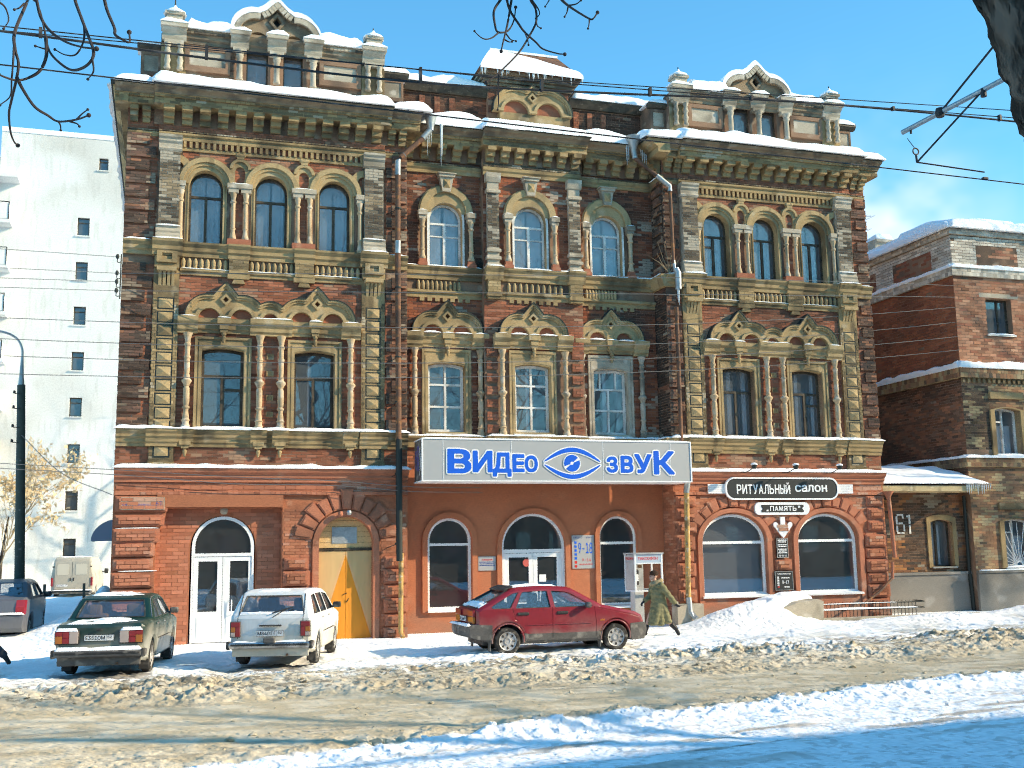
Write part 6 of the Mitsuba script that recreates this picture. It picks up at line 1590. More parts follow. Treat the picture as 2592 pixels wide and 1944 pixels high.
    gx = lambda x0, x1, y0, y1, zf, n=26, mm=26: [[(x, y, zf(x, y)) for y in np.linspace(y0, y1, mm)] for x in np.linspace(x0, x1, n)]
    ry = lambda y: -.10 * (abs(y) / .6) ** 4
    if snow:
        pads += [snow_pad(gx(1.48, 2.35, -.58, .58, lambda x, y: np.interp(x, [1.34, 1.5, 1.9, 2.45], [1.375, 1.418, 1.447, 1.412]) + ry(y)), 3, .045),
                 snow_pad(gx(.10, .86, -.70, .70, lambda x, y: np.interp(x, [.08, .84], [.955, 1.0]) + .7 * ry(y) * .5, 30, 40), 6, .035, 4.0),
                 snow_pad(gx(-.085, .03, -.76, .76, lambda x, y: zb0 + .062, 7, 60), 2, .055, 2.0, .12), snow_pad(gx(-.02, .05, .37, .76, lambda x, y: .845, 6, 20), 4, .05, 2, .1), snow_pad(gx(-.02, .05, -.76, -.37, lambda x, y: .845, 6, 20), 7, .05, 2, .1)]
    else:
        pads += [snow_pad(gx(-.085, .03, -.7, .7, lambda x, y: zb0 + .062, 7, 60), 2, .03, 2.0), snow_pad(gx(.50, 1.3, -.52, .55, lambda x, y: np.interp(x, [.42, .6, 1.2], [1.40, 1.436, 1.455]) + ry(y)), 5, .02),
                 snow_pad([[tuple(B.warp([(rw[0][0] - .022 + s * (rw[1][0] - rw[0][0]) * .15, t, rw[0][1] + s * (rw[1][1] - rw[0][1]) * .15)], False)[0] - [.01 * (1 - s), 0, 0]) for t in np.linspace(-.8, .8, 60)] for s in np.linspace(0, 1, 8)], 9, .02, 9.0)]
    add(C_ + '__snow_patch', pads, 'snow', smooth=50, kind='stuff', to_world=M)
    return C_


lada('green_sedan', 'dark green sedan with salt-stained sides and snow on its roof and boot lid', place(-1.12, -6.8, .0, 90 - 9), False, (.006, .032, .026), 'Е351ОМ 52', (.42, .40, .33), 'seat_brown', True, 0)
lada('white_estate', 'white estate car parked nose to the wall in front of the wooden gate', place(1.94, -6.70, .02, 90 - 16), True, (.66, .69, .71), 'М840ТТ 52', (.50, .46, .36), 'seat_dark', False, 1)


def hatchback(M):
    C_ = thing('red_hatchback', 'dark red five-door hatchback with grey sills parked along the kerb', 'car')
    prof = [(.10, .34), (.02, .42), (.0, .60), (.10, .66), (.09, .93), (.14, .965), (.92, 1.345), (1.02, 1.375), (1.6, 1.40), (2.15, 1.375), (2.28, 1.345), (2.93, .985), (3.05, .955), (3.75, .81), (3.93, .73), (3.99, .60), (4.0, .40), (3.93, .27), (3.4, .22), (.55, .22)]
    B = Body(prof, 1.65, .94, 1.40, [(.80, .29), (3.26, .29)], .22, (.07, .10), .06, .345, 4.0)
    m = B.prism(B.poly)
    m -= B.prism(Polygon([(.35, .95), (1.0, 1.30), (1.6, 1.345), (2.10, 1.325), (2.25, 1.29), (2.80, .95), (2.8, .42), (.7, .42)]), -.92, .92)
    sw = [Polygon([(.42, .985), (.50, 1.06), (.92, 1.285), (1.10, 1.31), (.86, .95), (.48, .95)]), Polygon([(.97, .95), (1.16, 1.30), (1.20, 1.315), (1.72, 1.325), (1.76, .95)]), Polygon([(1.85, .95), (1.81, 1.325), (2.08, 1.30), (2.20, 1.27), (2.74, .97), (2.70, .95)])]
    for q in sw: m -= B.prism(q.buffer(-.02).buffer(.02), -1.2, 1.2)
    m -= B.prism(Polygon([(.10, 1.0), (.5, 1.0), (1.0, 1.29), (.75, 1.32)]), -.78, .78); m -= B.prism(Polygon([(2.30, 1.31), (2.1, 1.28), (2.6, 1.0), (3.0, 1.0)]), -.84, .84)
    for q in (LineString([(1.80, .30), (1.80, .95)]), LineString([(.90, .95), (.98, .70), (1.14, .45), (1.16, .30)]), LineString([(2.76, .95), (2.80, .60), (2.80, .30)]), LineString([(2.85, .94), (3.9, .72)])):
        m -= B.prism(q.buffer(.006)) - B.prism(sbox(0, 0, 5, 2), -.985, .985)
    pm = paint('red_paint', (.23, .012, .022), .22, .72, (.26, .20, .18), .9)
    low = sbox(-1, 0, 5, .415)
    add(C_ + '__body', B.mesh(m - B.prism(low, -1.3, 1.3)), pm, smooth=32, to_world=M)
    add(C_ + '__sill', B.mesh(m ^ B.prism(low, -1.3, 1.3)), 'bumper_grey', smooth=32, to_world=M)
    add(C_ + '__underbody', B.mesh(B.prism(sbox(.3, .20, 3.8, .40), -.80, .80), .3, False), 'car_black', to_world=M)
    for q in sw:
        for s in (-1, 1):
            add(C_ + '__side_window', B.mesh(B.prism(q.buffer(.004), min(.945 * s, .955 * s), max(.945 * s, .955 * s)), .12, False), 'car_glass', to_world=M)
            add(C_ + '__window_trim', B.mesh(B.prism(q.buffer(.012).difference(q.buffer(-.014)), min(.95 * s, .985 * s), max(.95 * s, .985 * s)), .08, False), 'car_black', to_world=M)
    def pane(p0, p1, w, off, nm, mm, th=.006):
        p0, p1 = np.array(p0), np.array(p1); d = (p1 - p0) / np.linalg.norm(p1 - p0); nn = np.array([-d[1], d[0]])
        return add(C_ + '__' + nm, B.mesh(B.prism(Polygon([p0 + nn * off, p1 + nn * off, p1 + nn * (off + th), p0 + nn * (off + th)]), -w, w), .12, False), mm, to_world=M)
    pane((.17, .975), (.88, 1.325), .79, -.016, 'rear_window', 'car_glass'); pane((2.30, 1.33), (2.90, 1.0), .84, .0, 'windscreen', 'car_glass')
    pane((.80, 1.31), (1.0, 1.385), .84, .006, 'spoiler', 'car_black', .03)
    rim_ = [(.16, t, .97) for t in np.linspace(-.78, .78, 7)] + [(.88, t, 1.325) for t in np.linspace(.78, -.78, 7)] + [(.16, -.78, .97)]
    add(C_ + '__window_seal', tube(B.warp(rim_, False), .02, 6), 'car_black', to_world=M)
    seats(C_, M, 'seat_dark', (1.02, 1.80), .46)
    add(C_ + '__steering_wheel', trimesh.creation.torus(.18, .015, 20, 8).apply_transform(trimesh.transformations.rotation_matrix(math.radians(65), [0, 1, 0])).apply_translation([2.22, .36, .90]), 'car_black', smooth=True, to_world=M)
    add(C_ + '__dashboard', mesh_of(rbox(.35, 1.3, .2, .06, (2.55, 0, .86))), 'seat_dark', smooth=40, to_world=M)
    for s in (-1, 1):
        for c in (.80, 3.26):
            wheel(C_, (c, s * .71, .28), .285, .17, s, 'rim_grey', M)
            a = np.linspace(-8, 188, 30)
            lip = [(c + .352 * math.cos(math.radians(t)), s * 1.0, .29 + .352 * math.sin(math.radians(t))) for t in a]
            add(C_ + '__arch_lip', tube(B.warp(lip, False), .018, 6), pm, smooth=True, to_world=M)
    # bumpers
    bp = Polygon([(.14, .33), (-.05, .38), (-.09, .46), (-.09, .61), (.02, .64), (.45, .62), (.45, .40), (.40, .33)])
    fp = Polygon([(3.62, .56), (3.95, .58), (4.06, .55), (4.08, .40), (4.0, .22), (3.66, .20), (3.62, .3)])
    for nm, q in (('rear_bumper', bp), ('front_bumper', fp)): add(C_ + '__' + nm, B.mesh(B.prism(q, -1.015, 1.015), .08, False), 'bumper_grey', smooth=40, to_world=M)
    for s in (-1, 1):
        k = K(C_ + '__rear_light')
        for mm, y0, y1, z0, z1 in (('lamp_red', .30, .72, .80, .93), ('lamp_amber', .30, .72, .66, .795)):
            add(k + '__lens', mesh_of(rbox(.06, y1 - y0, z1 - z0, .012, (.085, s * (y0 + y1) / 2, (z0 + z1) / 2))), mm, smooth=40, to_world=M)
        add(C_ + '__side_repeater', mesh_of(rbox(.11, .02, .04, .008, (2.94, s * .815, .655))), 'lamp_amber', smooth=40, to_world=M)
        for x in (1.0, 1.88): add(C_ + '__door_handle', mesh_of(rbox(.26, .045, .065, .02, (x + .14, s * .825, .835))), 'car_black', smooth=40, to_world=M)
        add(C_ + '__door_mirror', mesh_of(rbox(.10, .18, .12, .03, (2.58, s * .92, .985)) + rbox(.06, .14, .05, .02, (2.60, s * .82, .96))), 'bumper_grey', smooth=40, to_world=M)
        add(C_ + '__headlight', mesh_of(rbox(.10, .38, .13, .02, (3.88, s * .50, .66))), 'lamp_clear', smooth=40, to_world=M)
        for c in (.42, 2.90): add(C_ + '__mud_flap', mesh_of(rbox(.02, .16, .24, .008, (c, s * .70, .20))), 'bumper_grey', to_world=M)
        add(C_ + '__rubbing_strip', tube([(1.2, s * .832, .60), (2.7, s * .832, .60)], .008, 5), pm, to_world=M)
    plate(C_, 'К413АН 52', (.04, 0, .74), .50, M)
    add(C_ + '__aerial', tube([(.62, -.70, 1.0), (.50, -.72, 1.28)], .004, 4), 'car_black', to_world=M)
    gx = lambda x0, x1, y0, y1, zf, n=26, mm=30: [[(x, y, zf(x, y)) for y in np.linspace(y0, y1, mm)] for x in np.linspace(x0, x1, n)]
    pads = [snow_pad(gx(1.0, 2.15, -.60, .60, lambda x, y: np.interp(x, [.92, 1.02, 1.6, 2.15], [1.345, 1.378, 1.402, 1.378]) - .07 * (abs(y) / .6) ** 4), 3, .035), snow_pad(gx(-.085, .02, -.74, .74, lambda x, y: .615, 8, 60), 5, .045, 2.0, .15),
            snow_pad(gx(.18, .42, -.72, .72, lambda x, y: .975 + (x - .18) * .49, 10, 50), 8, .03, 5.0)]
    add(C_ + '__snow_patch', pads, 'snow', smooth=50, kind='stuff', to_world=M)


hatchback(place(6.12, -5.15, .0, 0.0))


def saloon_far(M):
    C_ = thing('grey_sedan', 'dusty grey sedan cut off by the left edge of the picture', 'car')
    prof = [(.10, .30), (.0, .42), (.0, .75), (.05, 1.02), (.12, 1.06), (.62, 1.09), (1.15, 1.43), (1.35, 1.48), (2.0, 1.50), (2.6, 1.45), (3.2, 1.03), (4.0, .88), (4.2, .70), (4.2, .3), (3.4, .22), (.6, .22)]
    B = Body(prof, 1.74, 1.04, 1.5, [(.85, .31), (3.45, .31)], .20, (.10, .10), .07, .36, 4.2)
    m = B.prism(B.poly) - B.prism(Polygon([(.8, 1.08), (1.2, 1.38), (1.4, 1.43), (2.0, 1.45), (2.5, 1.41), (3.0, 1.08), (2.8, .5), (1, .5)]), -.92, .92)
    sw = [Polygon([(.98, 1.08), (1.28, 1.36), (1.95, 1.42), (1.95, 1.08)]), Polygon([(2.03, 1.08), (2.03, 1.42), (2.5, 1.38), (2.95, 1.08)])]
    for q in sw: m -= B.prism(q, -1.2, 1.2)
    m -= B.prism(Polygon([(.5, 1.12), (.9, 1.12), (1.3, 1.40), (.95, 1.40)]), -.80, .80) + B.prism(Polygon([(2.7, 1.40), (2.4, 1.36), (2.8, 1.08), (3.2, 1.08)]), -.84, .84)
    pm = paint('grey_paint', (.10, .105, .125), .25, .9, (.15, .14, .125), .8)
    add(C_ + '__body', B.mesh(m), pm, smooth=32, to_world=M)
    for q in sw:
        for s in (-1, 1): add(C_ + '__side_window', B.mesh(B.prism(q.buffer(.004), min(.945 * s, .955 * s), max(.945 * s, .955 * s)), .12, False), 'car_glass', to_world=M)
    for nm, a, b, w in (('rear_window', (.68, 1.12), (1.12, 1.405), .80), ('windscreen', (2.68, 1.40), (3.1, 1.09), .84)):
        add(C_ + '__' + nm, B.mesh(B.prism(LineString([a, b]).buffer(.003, cap_style=2), -w, w), .12, False), 'car_glass', to_world=M)
    seats(C_, M, 'seat_dark', (1.35, 2.15), .55)
    for s in (-1, 1):
        for c in (.85, 3.45): wheel(C_, (c, s * .73, .31), .305, .18, s, 'rim_grey', M)
        add(C_ + '__rear_light', B.mesh(B.prism(Polygon([(-.02, .68), (-.02, .86), (.05, 1.03), (.20, 1.02), (.14, .70)]), min(.76 * s, 1.01 * s), max(.76 * s, 1.01 * s)), .08, False), 'lamp_red', smooth=40, to_world=M)
        add(C_ + '__door_mirror', mesh_of(rbox(.12, .20, .14, .04, (2.78, s * .98, 1.08)) + rbox(.06, .12, .05, .02, (2.80, s * .87, 1.04))), 'car_black', smooth=40, to_world=M)
    add(C_ + '__bumper', B.mesh(B.prism(Polygon([(.5, .26), (.02, .28), (-.08, .38), (-.08, .66), (.02, .70), (.5, .66)]), -1.0, 1.0), .08, False), pm, smooth=40, to_world=M)
    gx = [[(x, y, .70) for y in np.linspace(-.8, .8, 50)] for x in np.linspace(-.09, .03, 8)]
    add(C_ + '__snow_patch', snow_pad(gx, 3, .04, 2.0), 'snow', smooth=50, kind='stuff', to_world=M)


saloon_far(place(-3.97, .35, .16, 90 - 1))


def van(M):
    C_ = thing('grey_van', 'beige-grey panel van seen from behind in the yard by the white block', 'van')
    prof = [(.06, .45), (.0, .55), (.03, 1.3), (.10, 1.95), (.22, 2.12), (.5, 2.2), (3.4, 2.2), (3.7, 2.1), (4.4, 1.3), (5.3, 1.1), (5.4, .5), (5.3, .35), (.5, .4)]
    B = Body(prof, 2.06, 1.2, 2.2, [(1.4, .36), (4.5, .36)], .16, (.03, .08), .10, .40, 5.4)
    pm = paint('van_paint', (.40, .375, .31), .5, 2.2, (.27, .23, .17), .5)
    add(C_ + '__body', B.mesh(B.prism(B.poly), .12), pm, smooth=40, to_world=M)
    F = Fr((.02, 0, 0), (0, -1, 0), (-1, 0, 0))
    for s in (-1, 1):
        d = K(C_ + '__rear_door')
        add(d, [bx(min(.015 * s, .80 * s), max(.015 * s, .80 * s), .62, 1.98, -.06, .012, F)], pm, to_world=M)
        add(d + '__window_panel', ex(sbox(min(.16 * s, .70 * s), 1.32, max(.16 * s, .70 * s), 1.86).buffer(-.05).buffer(.05), .012, .03, F), mat('van_panel', (.50, .47, .39), .5), to_world=M)
        add(d + '__handle', bx(min(.05 * s, .10 * s), max(.05 * s, .10 * s), 1.02, 1.18, .012, .05, F), 'car_black', to_world=M)
        add(C_ + '__rear_light', mesh_of(rbox(.06, .10, .42, .02, (.0, s * .93, .98))), 'lamp_red', smooth=40, to_world=M)
        add(C_ + '__hinge', mesh_of(rbox(.05, .10, .06, .01, (.04, s * .88, 1.72))), 'car_black', to_world=M)
        add(C_ + '__door_mirror', mesh_of(rbox(.14, .2, .26, .04, (3.9, s * 1.22, 1.45)) + rbox(.06, .2, .05, .02, (3.9, s * 1.08, 1.4))), 'car_black', smooth=40, to_world=M)
        for c in (1.4, 4.5): wheel(C_, (c, s * .88, .36), .36, .2, s, 'rim_grey', M)
    add(C_ + '__bumper', mesh_of(rbox(.22, 1.96, .16, .04, (-.06, 0, .47))), 'bumper_grey', smooth=40, to_world=M)
    plate(C_, 'О572РС 52', (.0, .45, .80), .52, M)
    gx = [[(x, y, .555) for y in np.linspace(-.95, .95, 60)] for x in np.linspace(-.17, .05, 8)]
    add(C_ + '__snow_patch', [snow_pad(gx, 3, .06, 2.0), snow_pad([[(x, y, 2.19 - .1 * (abs(y) / .8) ** 4) for y in np.linspace(-.8, .8, 20)] for x in np.linspace(.4, 3, 20)], 5, .08, 1.0)], 'snow', smooth=50, kind='stuff', to_world=M)


van(place(-4.45, 31.0, .02, 90 - 3))
# ---------------------------------------------------------------- signs
mat('sign_silver', (.42, .43, .435), .5, metal=.25)
mat('sign_white', (.80, .82, .84), .4)
mat('sign_blue', (.012, .115, .66), .35, spec=.5)
mat('sign_violet', (.10, .08, .30), .4)
mat('sign_black', (.022, .026, .028), .45, spec=.5)
mat('sign_red', (.62, .045, .04), .5)
mat('ink_blue', (.03, .07, .28), .5)
FSG = Fr((0, -1.0, 0), (1, 0, 0), (0, -1, 0))
SG = thing('shop_sign', 'long silver shop sign with blue letters and an eye emblem over the orange wall', 'sign')
add(SG + '__box', [bx(6.21, 13.82, 3.99, 5.05, -.92, 0, FSG)], 'sign_silver')
add(SG + '__frame', [bx(6.19, 13.84, 5.05, 5.08, -.94, .02, FSG), bx(6.19, 13.84, 3.96, 3.99, -.94, .02, FSG), bx(6.19, 6.225, 3.991, 5.049, -.02, .018, FSG), bx(13.805, 13.84, 3.991, 5.049, -.02, .018, FSG)] + [bx(x, x + .012, 3.992, 5.048, -.01, .006, FSG) for x in (6.75, 8.6, 11.2, 13.2)], 'sign_white')
snow_strip(6.2, 13.84, 5.08, -.92, .02, .04, FSG); SIGNSNOW = [SNOWBITS.pop()]


def sheared(ch, u0, u1, v0, v1): return fit(letters(ch, .5), u0, u1, v0, v1)
LET = [('В', 6.88, 7.50, 4.18, 4.79), ('И', 7.56, 8.07, 4.21, 4.75), ('Д', 8.10, 8.59, 4.10, 4.71), ('Е', 8.64, 8.95, 4.22, 4.67), ('О', 8.98, 9.32, 4.22, 4.64), ('З', 11.31, 11.61, 4.22, 4.64), ('В', 11.72, 12.07, 4.22, 4.66), ('У', 12.13, 12.62, 4.21, 4.71), ('К', 12.70, 13.30, 4.18, 4.80)]
glyphs = []
for i, (ch, a, b, c, d) in enumerate(LET):
    g = sheared(ch, a, b, c, d).buffer(.012, join_style=2)
    k = K(SG + '__letter')
    add(k + '__outline', ex(g.buffer(.033, join_style=2), .0, .018, FSG), 'sign_white')
    add(k + '__face', ex(g, .018, .024, FSG), 'sign_blue')
# the eye: two brow-like crescents round a disc
def cres(up):
    x = np.linspace(9.52, 11.11, 40); t = (x - 9.52) / 1.59
    s = 1 if up else -1
    o = 4.455 + s * (.06 + .36 * np.sin(math.pi * t) ** .9) ; i = 4.455 + s * (.035 + .265 * np.sin(math.pi * t) ** 1.1)
    return Polygon(list(zip(x, o)) + list(zip(x[::-1], i[::-1])))
for up in (1, 0):
    k = K(SG + '__eye_lid'); g = cres(up).buffer(0)
    add(k + '__outline', ex(g.buffer(.028), 0, .018, FSG), 'sign_white'); add(k + '__face', ex(g, .018, .024, FSG), 'sign_blue')
k = K(SG + '__eye_disc')
d0 = Point(10.30, 4.455).buffer(.25, 32)
add(k, ex(d0, 0, .018, FSG), 'sign_white')
cut = affinity.rotate(Polygon([(10.30, 4.455), (10.62, 4.53), (10.62, 4.66)]).union(Polygon([(10.30, 4.455), (9.98, 4.38), (9.98, 4.25)])), 8, origin=(10.30, 4.455))
add(k + '__face', ex(d0.buffer(-.025).difference(cut).difference(Point(10.30, 4.455).buffer(.045)), .018, .024, FSG), 'sign_blue')
FSS = Fr((6.21, 0, 0), (0, -1, 0), (-1, 0, 0))
add(SG + '__side_panel', bx(.10, .975, 3.995, 5.045, 0, .008, FSS), 'bumper_grey')
add(SG + '__side_lettering', [ex(fit(affinity.rotate(letters('ВИДЕО', .2), -90), .42, .62, 4.25, 4.9).union(fit(affinity.rotate(letters('ЗВУК', .2), -90), .2, .34, 4.3, 4.8)), .008, .014, FSS)], 'sign_violet')
t_ = np.linspace(0, 1, 14)
add(SG + '__side_swoosh', ex(Polygon([(.72 + .12 * math.sin(math.pi * q), 4.12 + .72 * q) for q in t_] + [(.72 + .06 * math.sin(math.pi * q), 4.12 + .72 * q) for q in t_[::-1]]), .008, .014, FSS), 'sign_white')


def board(name, label, u0, u1, v0, v1, fr, bg, items, d=.03, back=0.0, cat='sign', edge=None):
    """A flat printed board: items are (polygon, material)."""
    k = thing(name, label, cat)
    add(k + '__board', bx(u0, u1, v0, v1, back, d, fr), bg)
    if edge: add(k + '__edge', ex(sbox(u0, v0, u1, v1).difference(sbox(u0 + .015, v0 + .015, u1 - .015, v1 - .015)), d, d + .006, fr), edge)
    for i, (g, m) in enumerate(items): add(k + '__lettering', ex(g, d + .001 + .0004 * i, d + .004 + .0004 * i, fr), m)
    return k


def greek(u0, u1, v, h, rng, ind=.0):
    """A line of print too small to read: word-length dashes."""
    out = []; x = u0 + ind
    while x < u1 - ind - .02:
        w = min(rng.uniform(.03, .10), u1 - ind - x); out.append(sbox(x, v, x + w, v + h)); x += w + .012
    return unary_union(out)


r9 = np.random.default_rng(9)
sq = [sbox(10.96, 2.33 - .11 * i, 11.03, 2.40 - .11 * i) for i in range(7)]
board('hours_sign', 'silver opening hours sign reading 9-18 with blue and red squares, right of shop door', 10.89, 11.56, 1.64, 2.57, FG, 'sign_silver',
      [(fit(letters('ВИДЕО - ЗВУК', .06, False), 10.94, 11.50, 2.475, 2.525), 'ink_blue'), (unary_union(sq[:5]), 'sign_blue'), (unary_union(sq[5:]), 'sign_red'), (fit(letters('9-18', .2, False), 11.08, 11.50, 2.06, 2.36), 'sign_blue'),
       (fit(letters('9-14', .08, False), 11.18, 11.45, 1.84, 1.92), 'sign_red'), (greek(11.1, 11.5, 1.75, .02, r9), 'sign_red')])
board('notice_plate', 'small silver notice plate with red heading on the orange wall, left of the shop door', 8.15, 8.65, 1.64, 2.02, FG, 'sign_silver',
      [(fit(letters('ВНИМАНИЕ', .05), 8.26, 8.56, 1.91, 1.95), 'sign_red')] + [(greek(8.18, 8.62, 1.86 - .045 * i, .02, r9, .02 * (i % 2)), 'ink_blue') for i in range(3)])
board('street_plate', 'faded grey street nameplate with house number 61 at the left corner of the mansion', -1.09, -.07, 3.30, 3.60, FR, 'stone_grey',
      [(fit(letters('ул.Гордеевская', .1, False), -1.05, -.33, 3.36, 3.46), 'sign_violet'), (fit(letters('61', .2, False), -.28, -.13, 3.375, 3.52), 'ink_blue')], d=.135, back=.10)
# the salon's signs
SL = thing('salon_sign', 'black oval-ended sign with white frame and two pale straps over the arched windows', 'sign')
FQ = Fr((0, -.10, 0), (1, 0, 0), (0, -1, 0))
rr = sbox(15.62, 3.54, 18.76, 4.14).buffer(.28, 12).intersection(sbox(15.3, 3.53, 19.08, 4.15)); rr = sbox(15.60, 3.80, 18.78, 3.88).buffer(.29, 16)
add(SL + '__board', ex(rr.buffer(-.045), 0, .05, FQ), 'sign_black'); add(SL + '__frame', ex(rr.difference(rr.buffer(-.05)), -.01, .065, FQ), 'sign_white')
for a, b in ((14.78, 15.33), (19.05, 19.60)):
    add(SL + '__strap', [bx(a, b, 3.70 + .055 * i, 3.75 + .055 * i, -.02, .012 if i % 2 else .018, FQ) for i in range(5)], 'sign_white')
# narrow handmade capitals, then rounded lower case
add(SL + '__lettering', ex(unary_union([fit(letters(c, .3), 15.68 + i * .178, 15.83 + i * .178, 3.68, 3.96 + (.0 if c != 'Й' else .06)) for i, c in enumerate('РИТУАЛЬНЫЙ')] + [fit(letters('салон', .3), 17.60, 18.68, 3.74, 3.95)]), .05, .057, FQ), 'sign_white')
for x in (16.2, 18.2): add(SL + '__bracket', bx(x, x + .05, 3.7, 4.0, -.10, -.001, FQ), 'black_tin')
PS = thing('memory_sign', 'small black plaque with a rounded white frame under the long black sign', 'sign')
rr = sbox(16.42, 3.24, 17.90, 3.28).buffer(.165, 12)
add(PS + '__frame', ex(rr, -.09, .03, FQ), 'sign_white'); add(PS + '__board', ex(sbox(16.46, 3.155, 17.86, 3.365).difference(Point(16.46, 3.26).buffer(.04)).difference(Point(17.86, 3.26).buffer(.04)), .03, .04, FQ), 'sign_black')
add(PS + '__lettering', ex(unary_union([fit(letters(c, .2), 16.74 + i * .15, 16.865 + i * .15, 3.19, 3.335) for i, c in enumerate('ПАМЯТЬ')] + [fit(letters('"', .2), 17.67, 17.74, 3.28, 3.335), fit(letters('„', .2), 16.62, 16.69, 3.18, 3.23)]), .04, .046, FQ), 'sign_white')
ar = unary_union([LineString([(17.165, 3.02), (17.165, 2.5)]).buffer(.075, cap_style=2), LineString([(16.92, 2.80), (17.165, 2.50), (17.41, 2.80)]).buffer(.07), Polygon([(16.98, 2.64), (17.35, 2.64), (17.165, 2.40)])])
add('arrow_sign', ex(ar, .06, .10, FR), 'sign_white', label='white arrow pointing down between the two salon windows', cat='sign')
board('price_board', 'narrow black board with white print right below the white arrow', 16.92, 17.29, 1.84, 2.40, FR, 'sign_black', [(greek(16.96, 17.25, 2.33 - .05 * i - (.03 if i > 1 else 0) - (.03 if i > 3 else 0), .028, r9, .02 * (i % 2)), 'sign_white') for i in range(7)] + [(fit(letters('45-14-61', .05), 16.98, 17.24, 1.875, 1.925), 'sign_white')], d=.10, back=.05, edge='zinc')
board('salon_hours_board', 'square black board with white print, lowest between the salon windows', 16.81, 17.40, .91, 1.45, FR, 'sign_black', [(fit(letters('ЧАСЫ РАБОТЫ', .04), 16.90, 17.32, 1.36, 1.40), 'sign_white'), (unary_union([sbox(16.88, 1.27 - .045 * i, 16.94, 1.30 - .045 * i) for i in range(6)]), 'sign_white'), (sbox(16.88, .99, 16.95, 1.02), 'sign_red'), (greek(17.02, 17.28, 1.25, .03, r9), 'sign_white'), (fit(letters('8-17', .1), 17.04, 17.26, 1.10, 1.19), 'sign_white'), (greek(17.1, 17.3, .99, .03, r9), 'sign_white')], d=.10, back=.05, edge='zinc')
# three little floodlights on the ledge over the salon sign
for x in (16.00, 17.36, 18.83):
    k = thing('floodlight', {16.00: 'left', 17.36: 'middle', 18.83: 'right'}[x] + ' one of three small floodlights over the black salon sign', 'lamp', 'floodlights over the salon sign')
    add(k + '__arm', tube(curve([(x - .22, -.25, 4.30), (x - .14, -.45, 4.30), (x - .02, -.62, 4.40)], 6), .012, 6), 'black_tin')
    add(k + '__lamp_head', lathe([(0, -.06), (.05, -.05), (.085, .03), (.09, .06), (0, .06)], 12, (x, -.64, 4.43)), 'black_tin', smooth=40)
    m = trimesh.creation.icosphere(2); m.apply_scale([.10, .09, .05]); m.apply_translation([x, -.64, 4.50]); add('lamp_snow', m, 'snow', smooth=True, kind='stuff', label='little cap of snow on a floodlight', cat='snow')

# ---------------------------------------------------------------- rainwater pipes
def pipe(name, label, runs):
    k = thing(name, label, 'downpipe')
    for pts, r, m in runs: add(k + '__pipe_section', tube(pts, r, 12), m, smooth=40)
    return k
p_ = pipe('downpipe', 'long rusty downpipe between the left bay and the recessed middle', [([(6.62, -.28, 13.72), (6.42, -.26, 13.46)], .085, 'zinc'), ([(6.42, -.26, 13.46), (5.80, -.24, 12.86)], .075, 'rust_pipe'), ([(5.90, -.24, 12.95), (5.73, -.22, 12.75), (5.73, -.22, 12.35)], .085, 'zinc'),
    ([(5.73, -.22, 12.4), (5.73, -.22, 10.5)], .075, 'rust_pipe'), ([(5.73, -.22, 10.5), (5.73, -.22, 10.15)], .085, 'zinc'), ([(5.73, -.22, 10.2), (5.74, -.27, 5.0)], .078, 'rust_pipe'), ([(5.74, -.30, 5.1), (5.75, -.32, 1.95)], .085, 'black_tin'), ([(5.80, -.28, 2.15), (5.79, -.28, .15), (5.84, -.36, .02)], .065, 'ochre_pipe')])
add(p_ + '__funnel', lathe([(.085, 0), (.09, .1), (.17, .38), (.18, .42)], 12, (6.64, -.28, 13.70)), 'zinc', smooth=40)
for z in (11.4, 9.2, 7.3, 6.1, 4.2, 2.4): add(p_ + '__clamp', [tube([(5.74, -.25, z), (5.45, .0, z - .12)], .01, 5), lathe([(.08, -.02), (.095, -.02), (.095, .02), (.08, .02)], 12, (5.735, -.235 - (.05 if z < 5 else 0), z))], 'black_tin')
p_ = pipe('downpipe', 'rusty downpipe with zinc elbows on the left edge of the right bay', [([(12.83, -.1, 13.75), (12.86, -.1, 13.55)], .08, 'zinc'), ([(12.86, -.1, 13.56), (13.55, -.17, 13.02)], .065, 'rust_pipe'), ([(13.5, -.17, 13.06), (13.90, -.2, 12.76), (13.90, -.2, 12.6)], .075, 'zinc'), ([(13.90, -.2, 12.7), (13.93, -.2, 10.4)], .05, 'rust_pipe'),
    ([(13.93, -.2, 10.5), (13.95, -.2, 10.28), (14.0, -.24, 10.20)], .05, 'zinc'), ([(13.97, -.24, 10.24), (14.02, -.28, 10.1), (14.02, -.28, 9.62)], .095, 'zinc'), ([(13.96, -.2, 9.1), (13.95, -.2, 5.1)], .06, 'rust_pipe'), ([(14.05, -.32, 4.1), (13.98, -.32, 3.7)], .085, 'zinc'), ([(13.99, -.32, 3.75), (13.92, -.32, .75)], .075, 'ochre_pipe'), ([(13.92, -.32, .8), (13.94, -.36, .40), (14.05, -.52, .22)], .085, 'zinc')])
add(p_ + '__funnel', lathe([(.08, 0), (.09, .12), (.22, .45), (.23, .50)], 12, (12.82, -.1, 13.72)), 'zinc', smooth=40)
icicles('icicles', 'single icicle under the broken zinc downpipe piece', [(14.02, -.28, 9.62), (13.99, -.28, 9.62)], np.random.default_rng(4), (.3, .5))
p_ = pipe('downpipe', 'short reddish downpipe at the right-hand corner of the mansion', [([(20.80, -.16, 3.55), (20.88, -.16, 1.78)], .06, 'terracotta'), ([(20.78, -.16, 1.65), (20.74, -.16, 1.15)], .05, 'terracotta'), ([(20.74, -.16, 1.18), (20.2, -.35, .85), (19.2, -.6, .35)], .035, 'rust_pipe')])
add(p_ + '__funnel', lathe([(.06, 0), (.07, .05), (.17, .22)], 12, (20.79, -.16, 3.54)), 'terracotta', smooth=40)

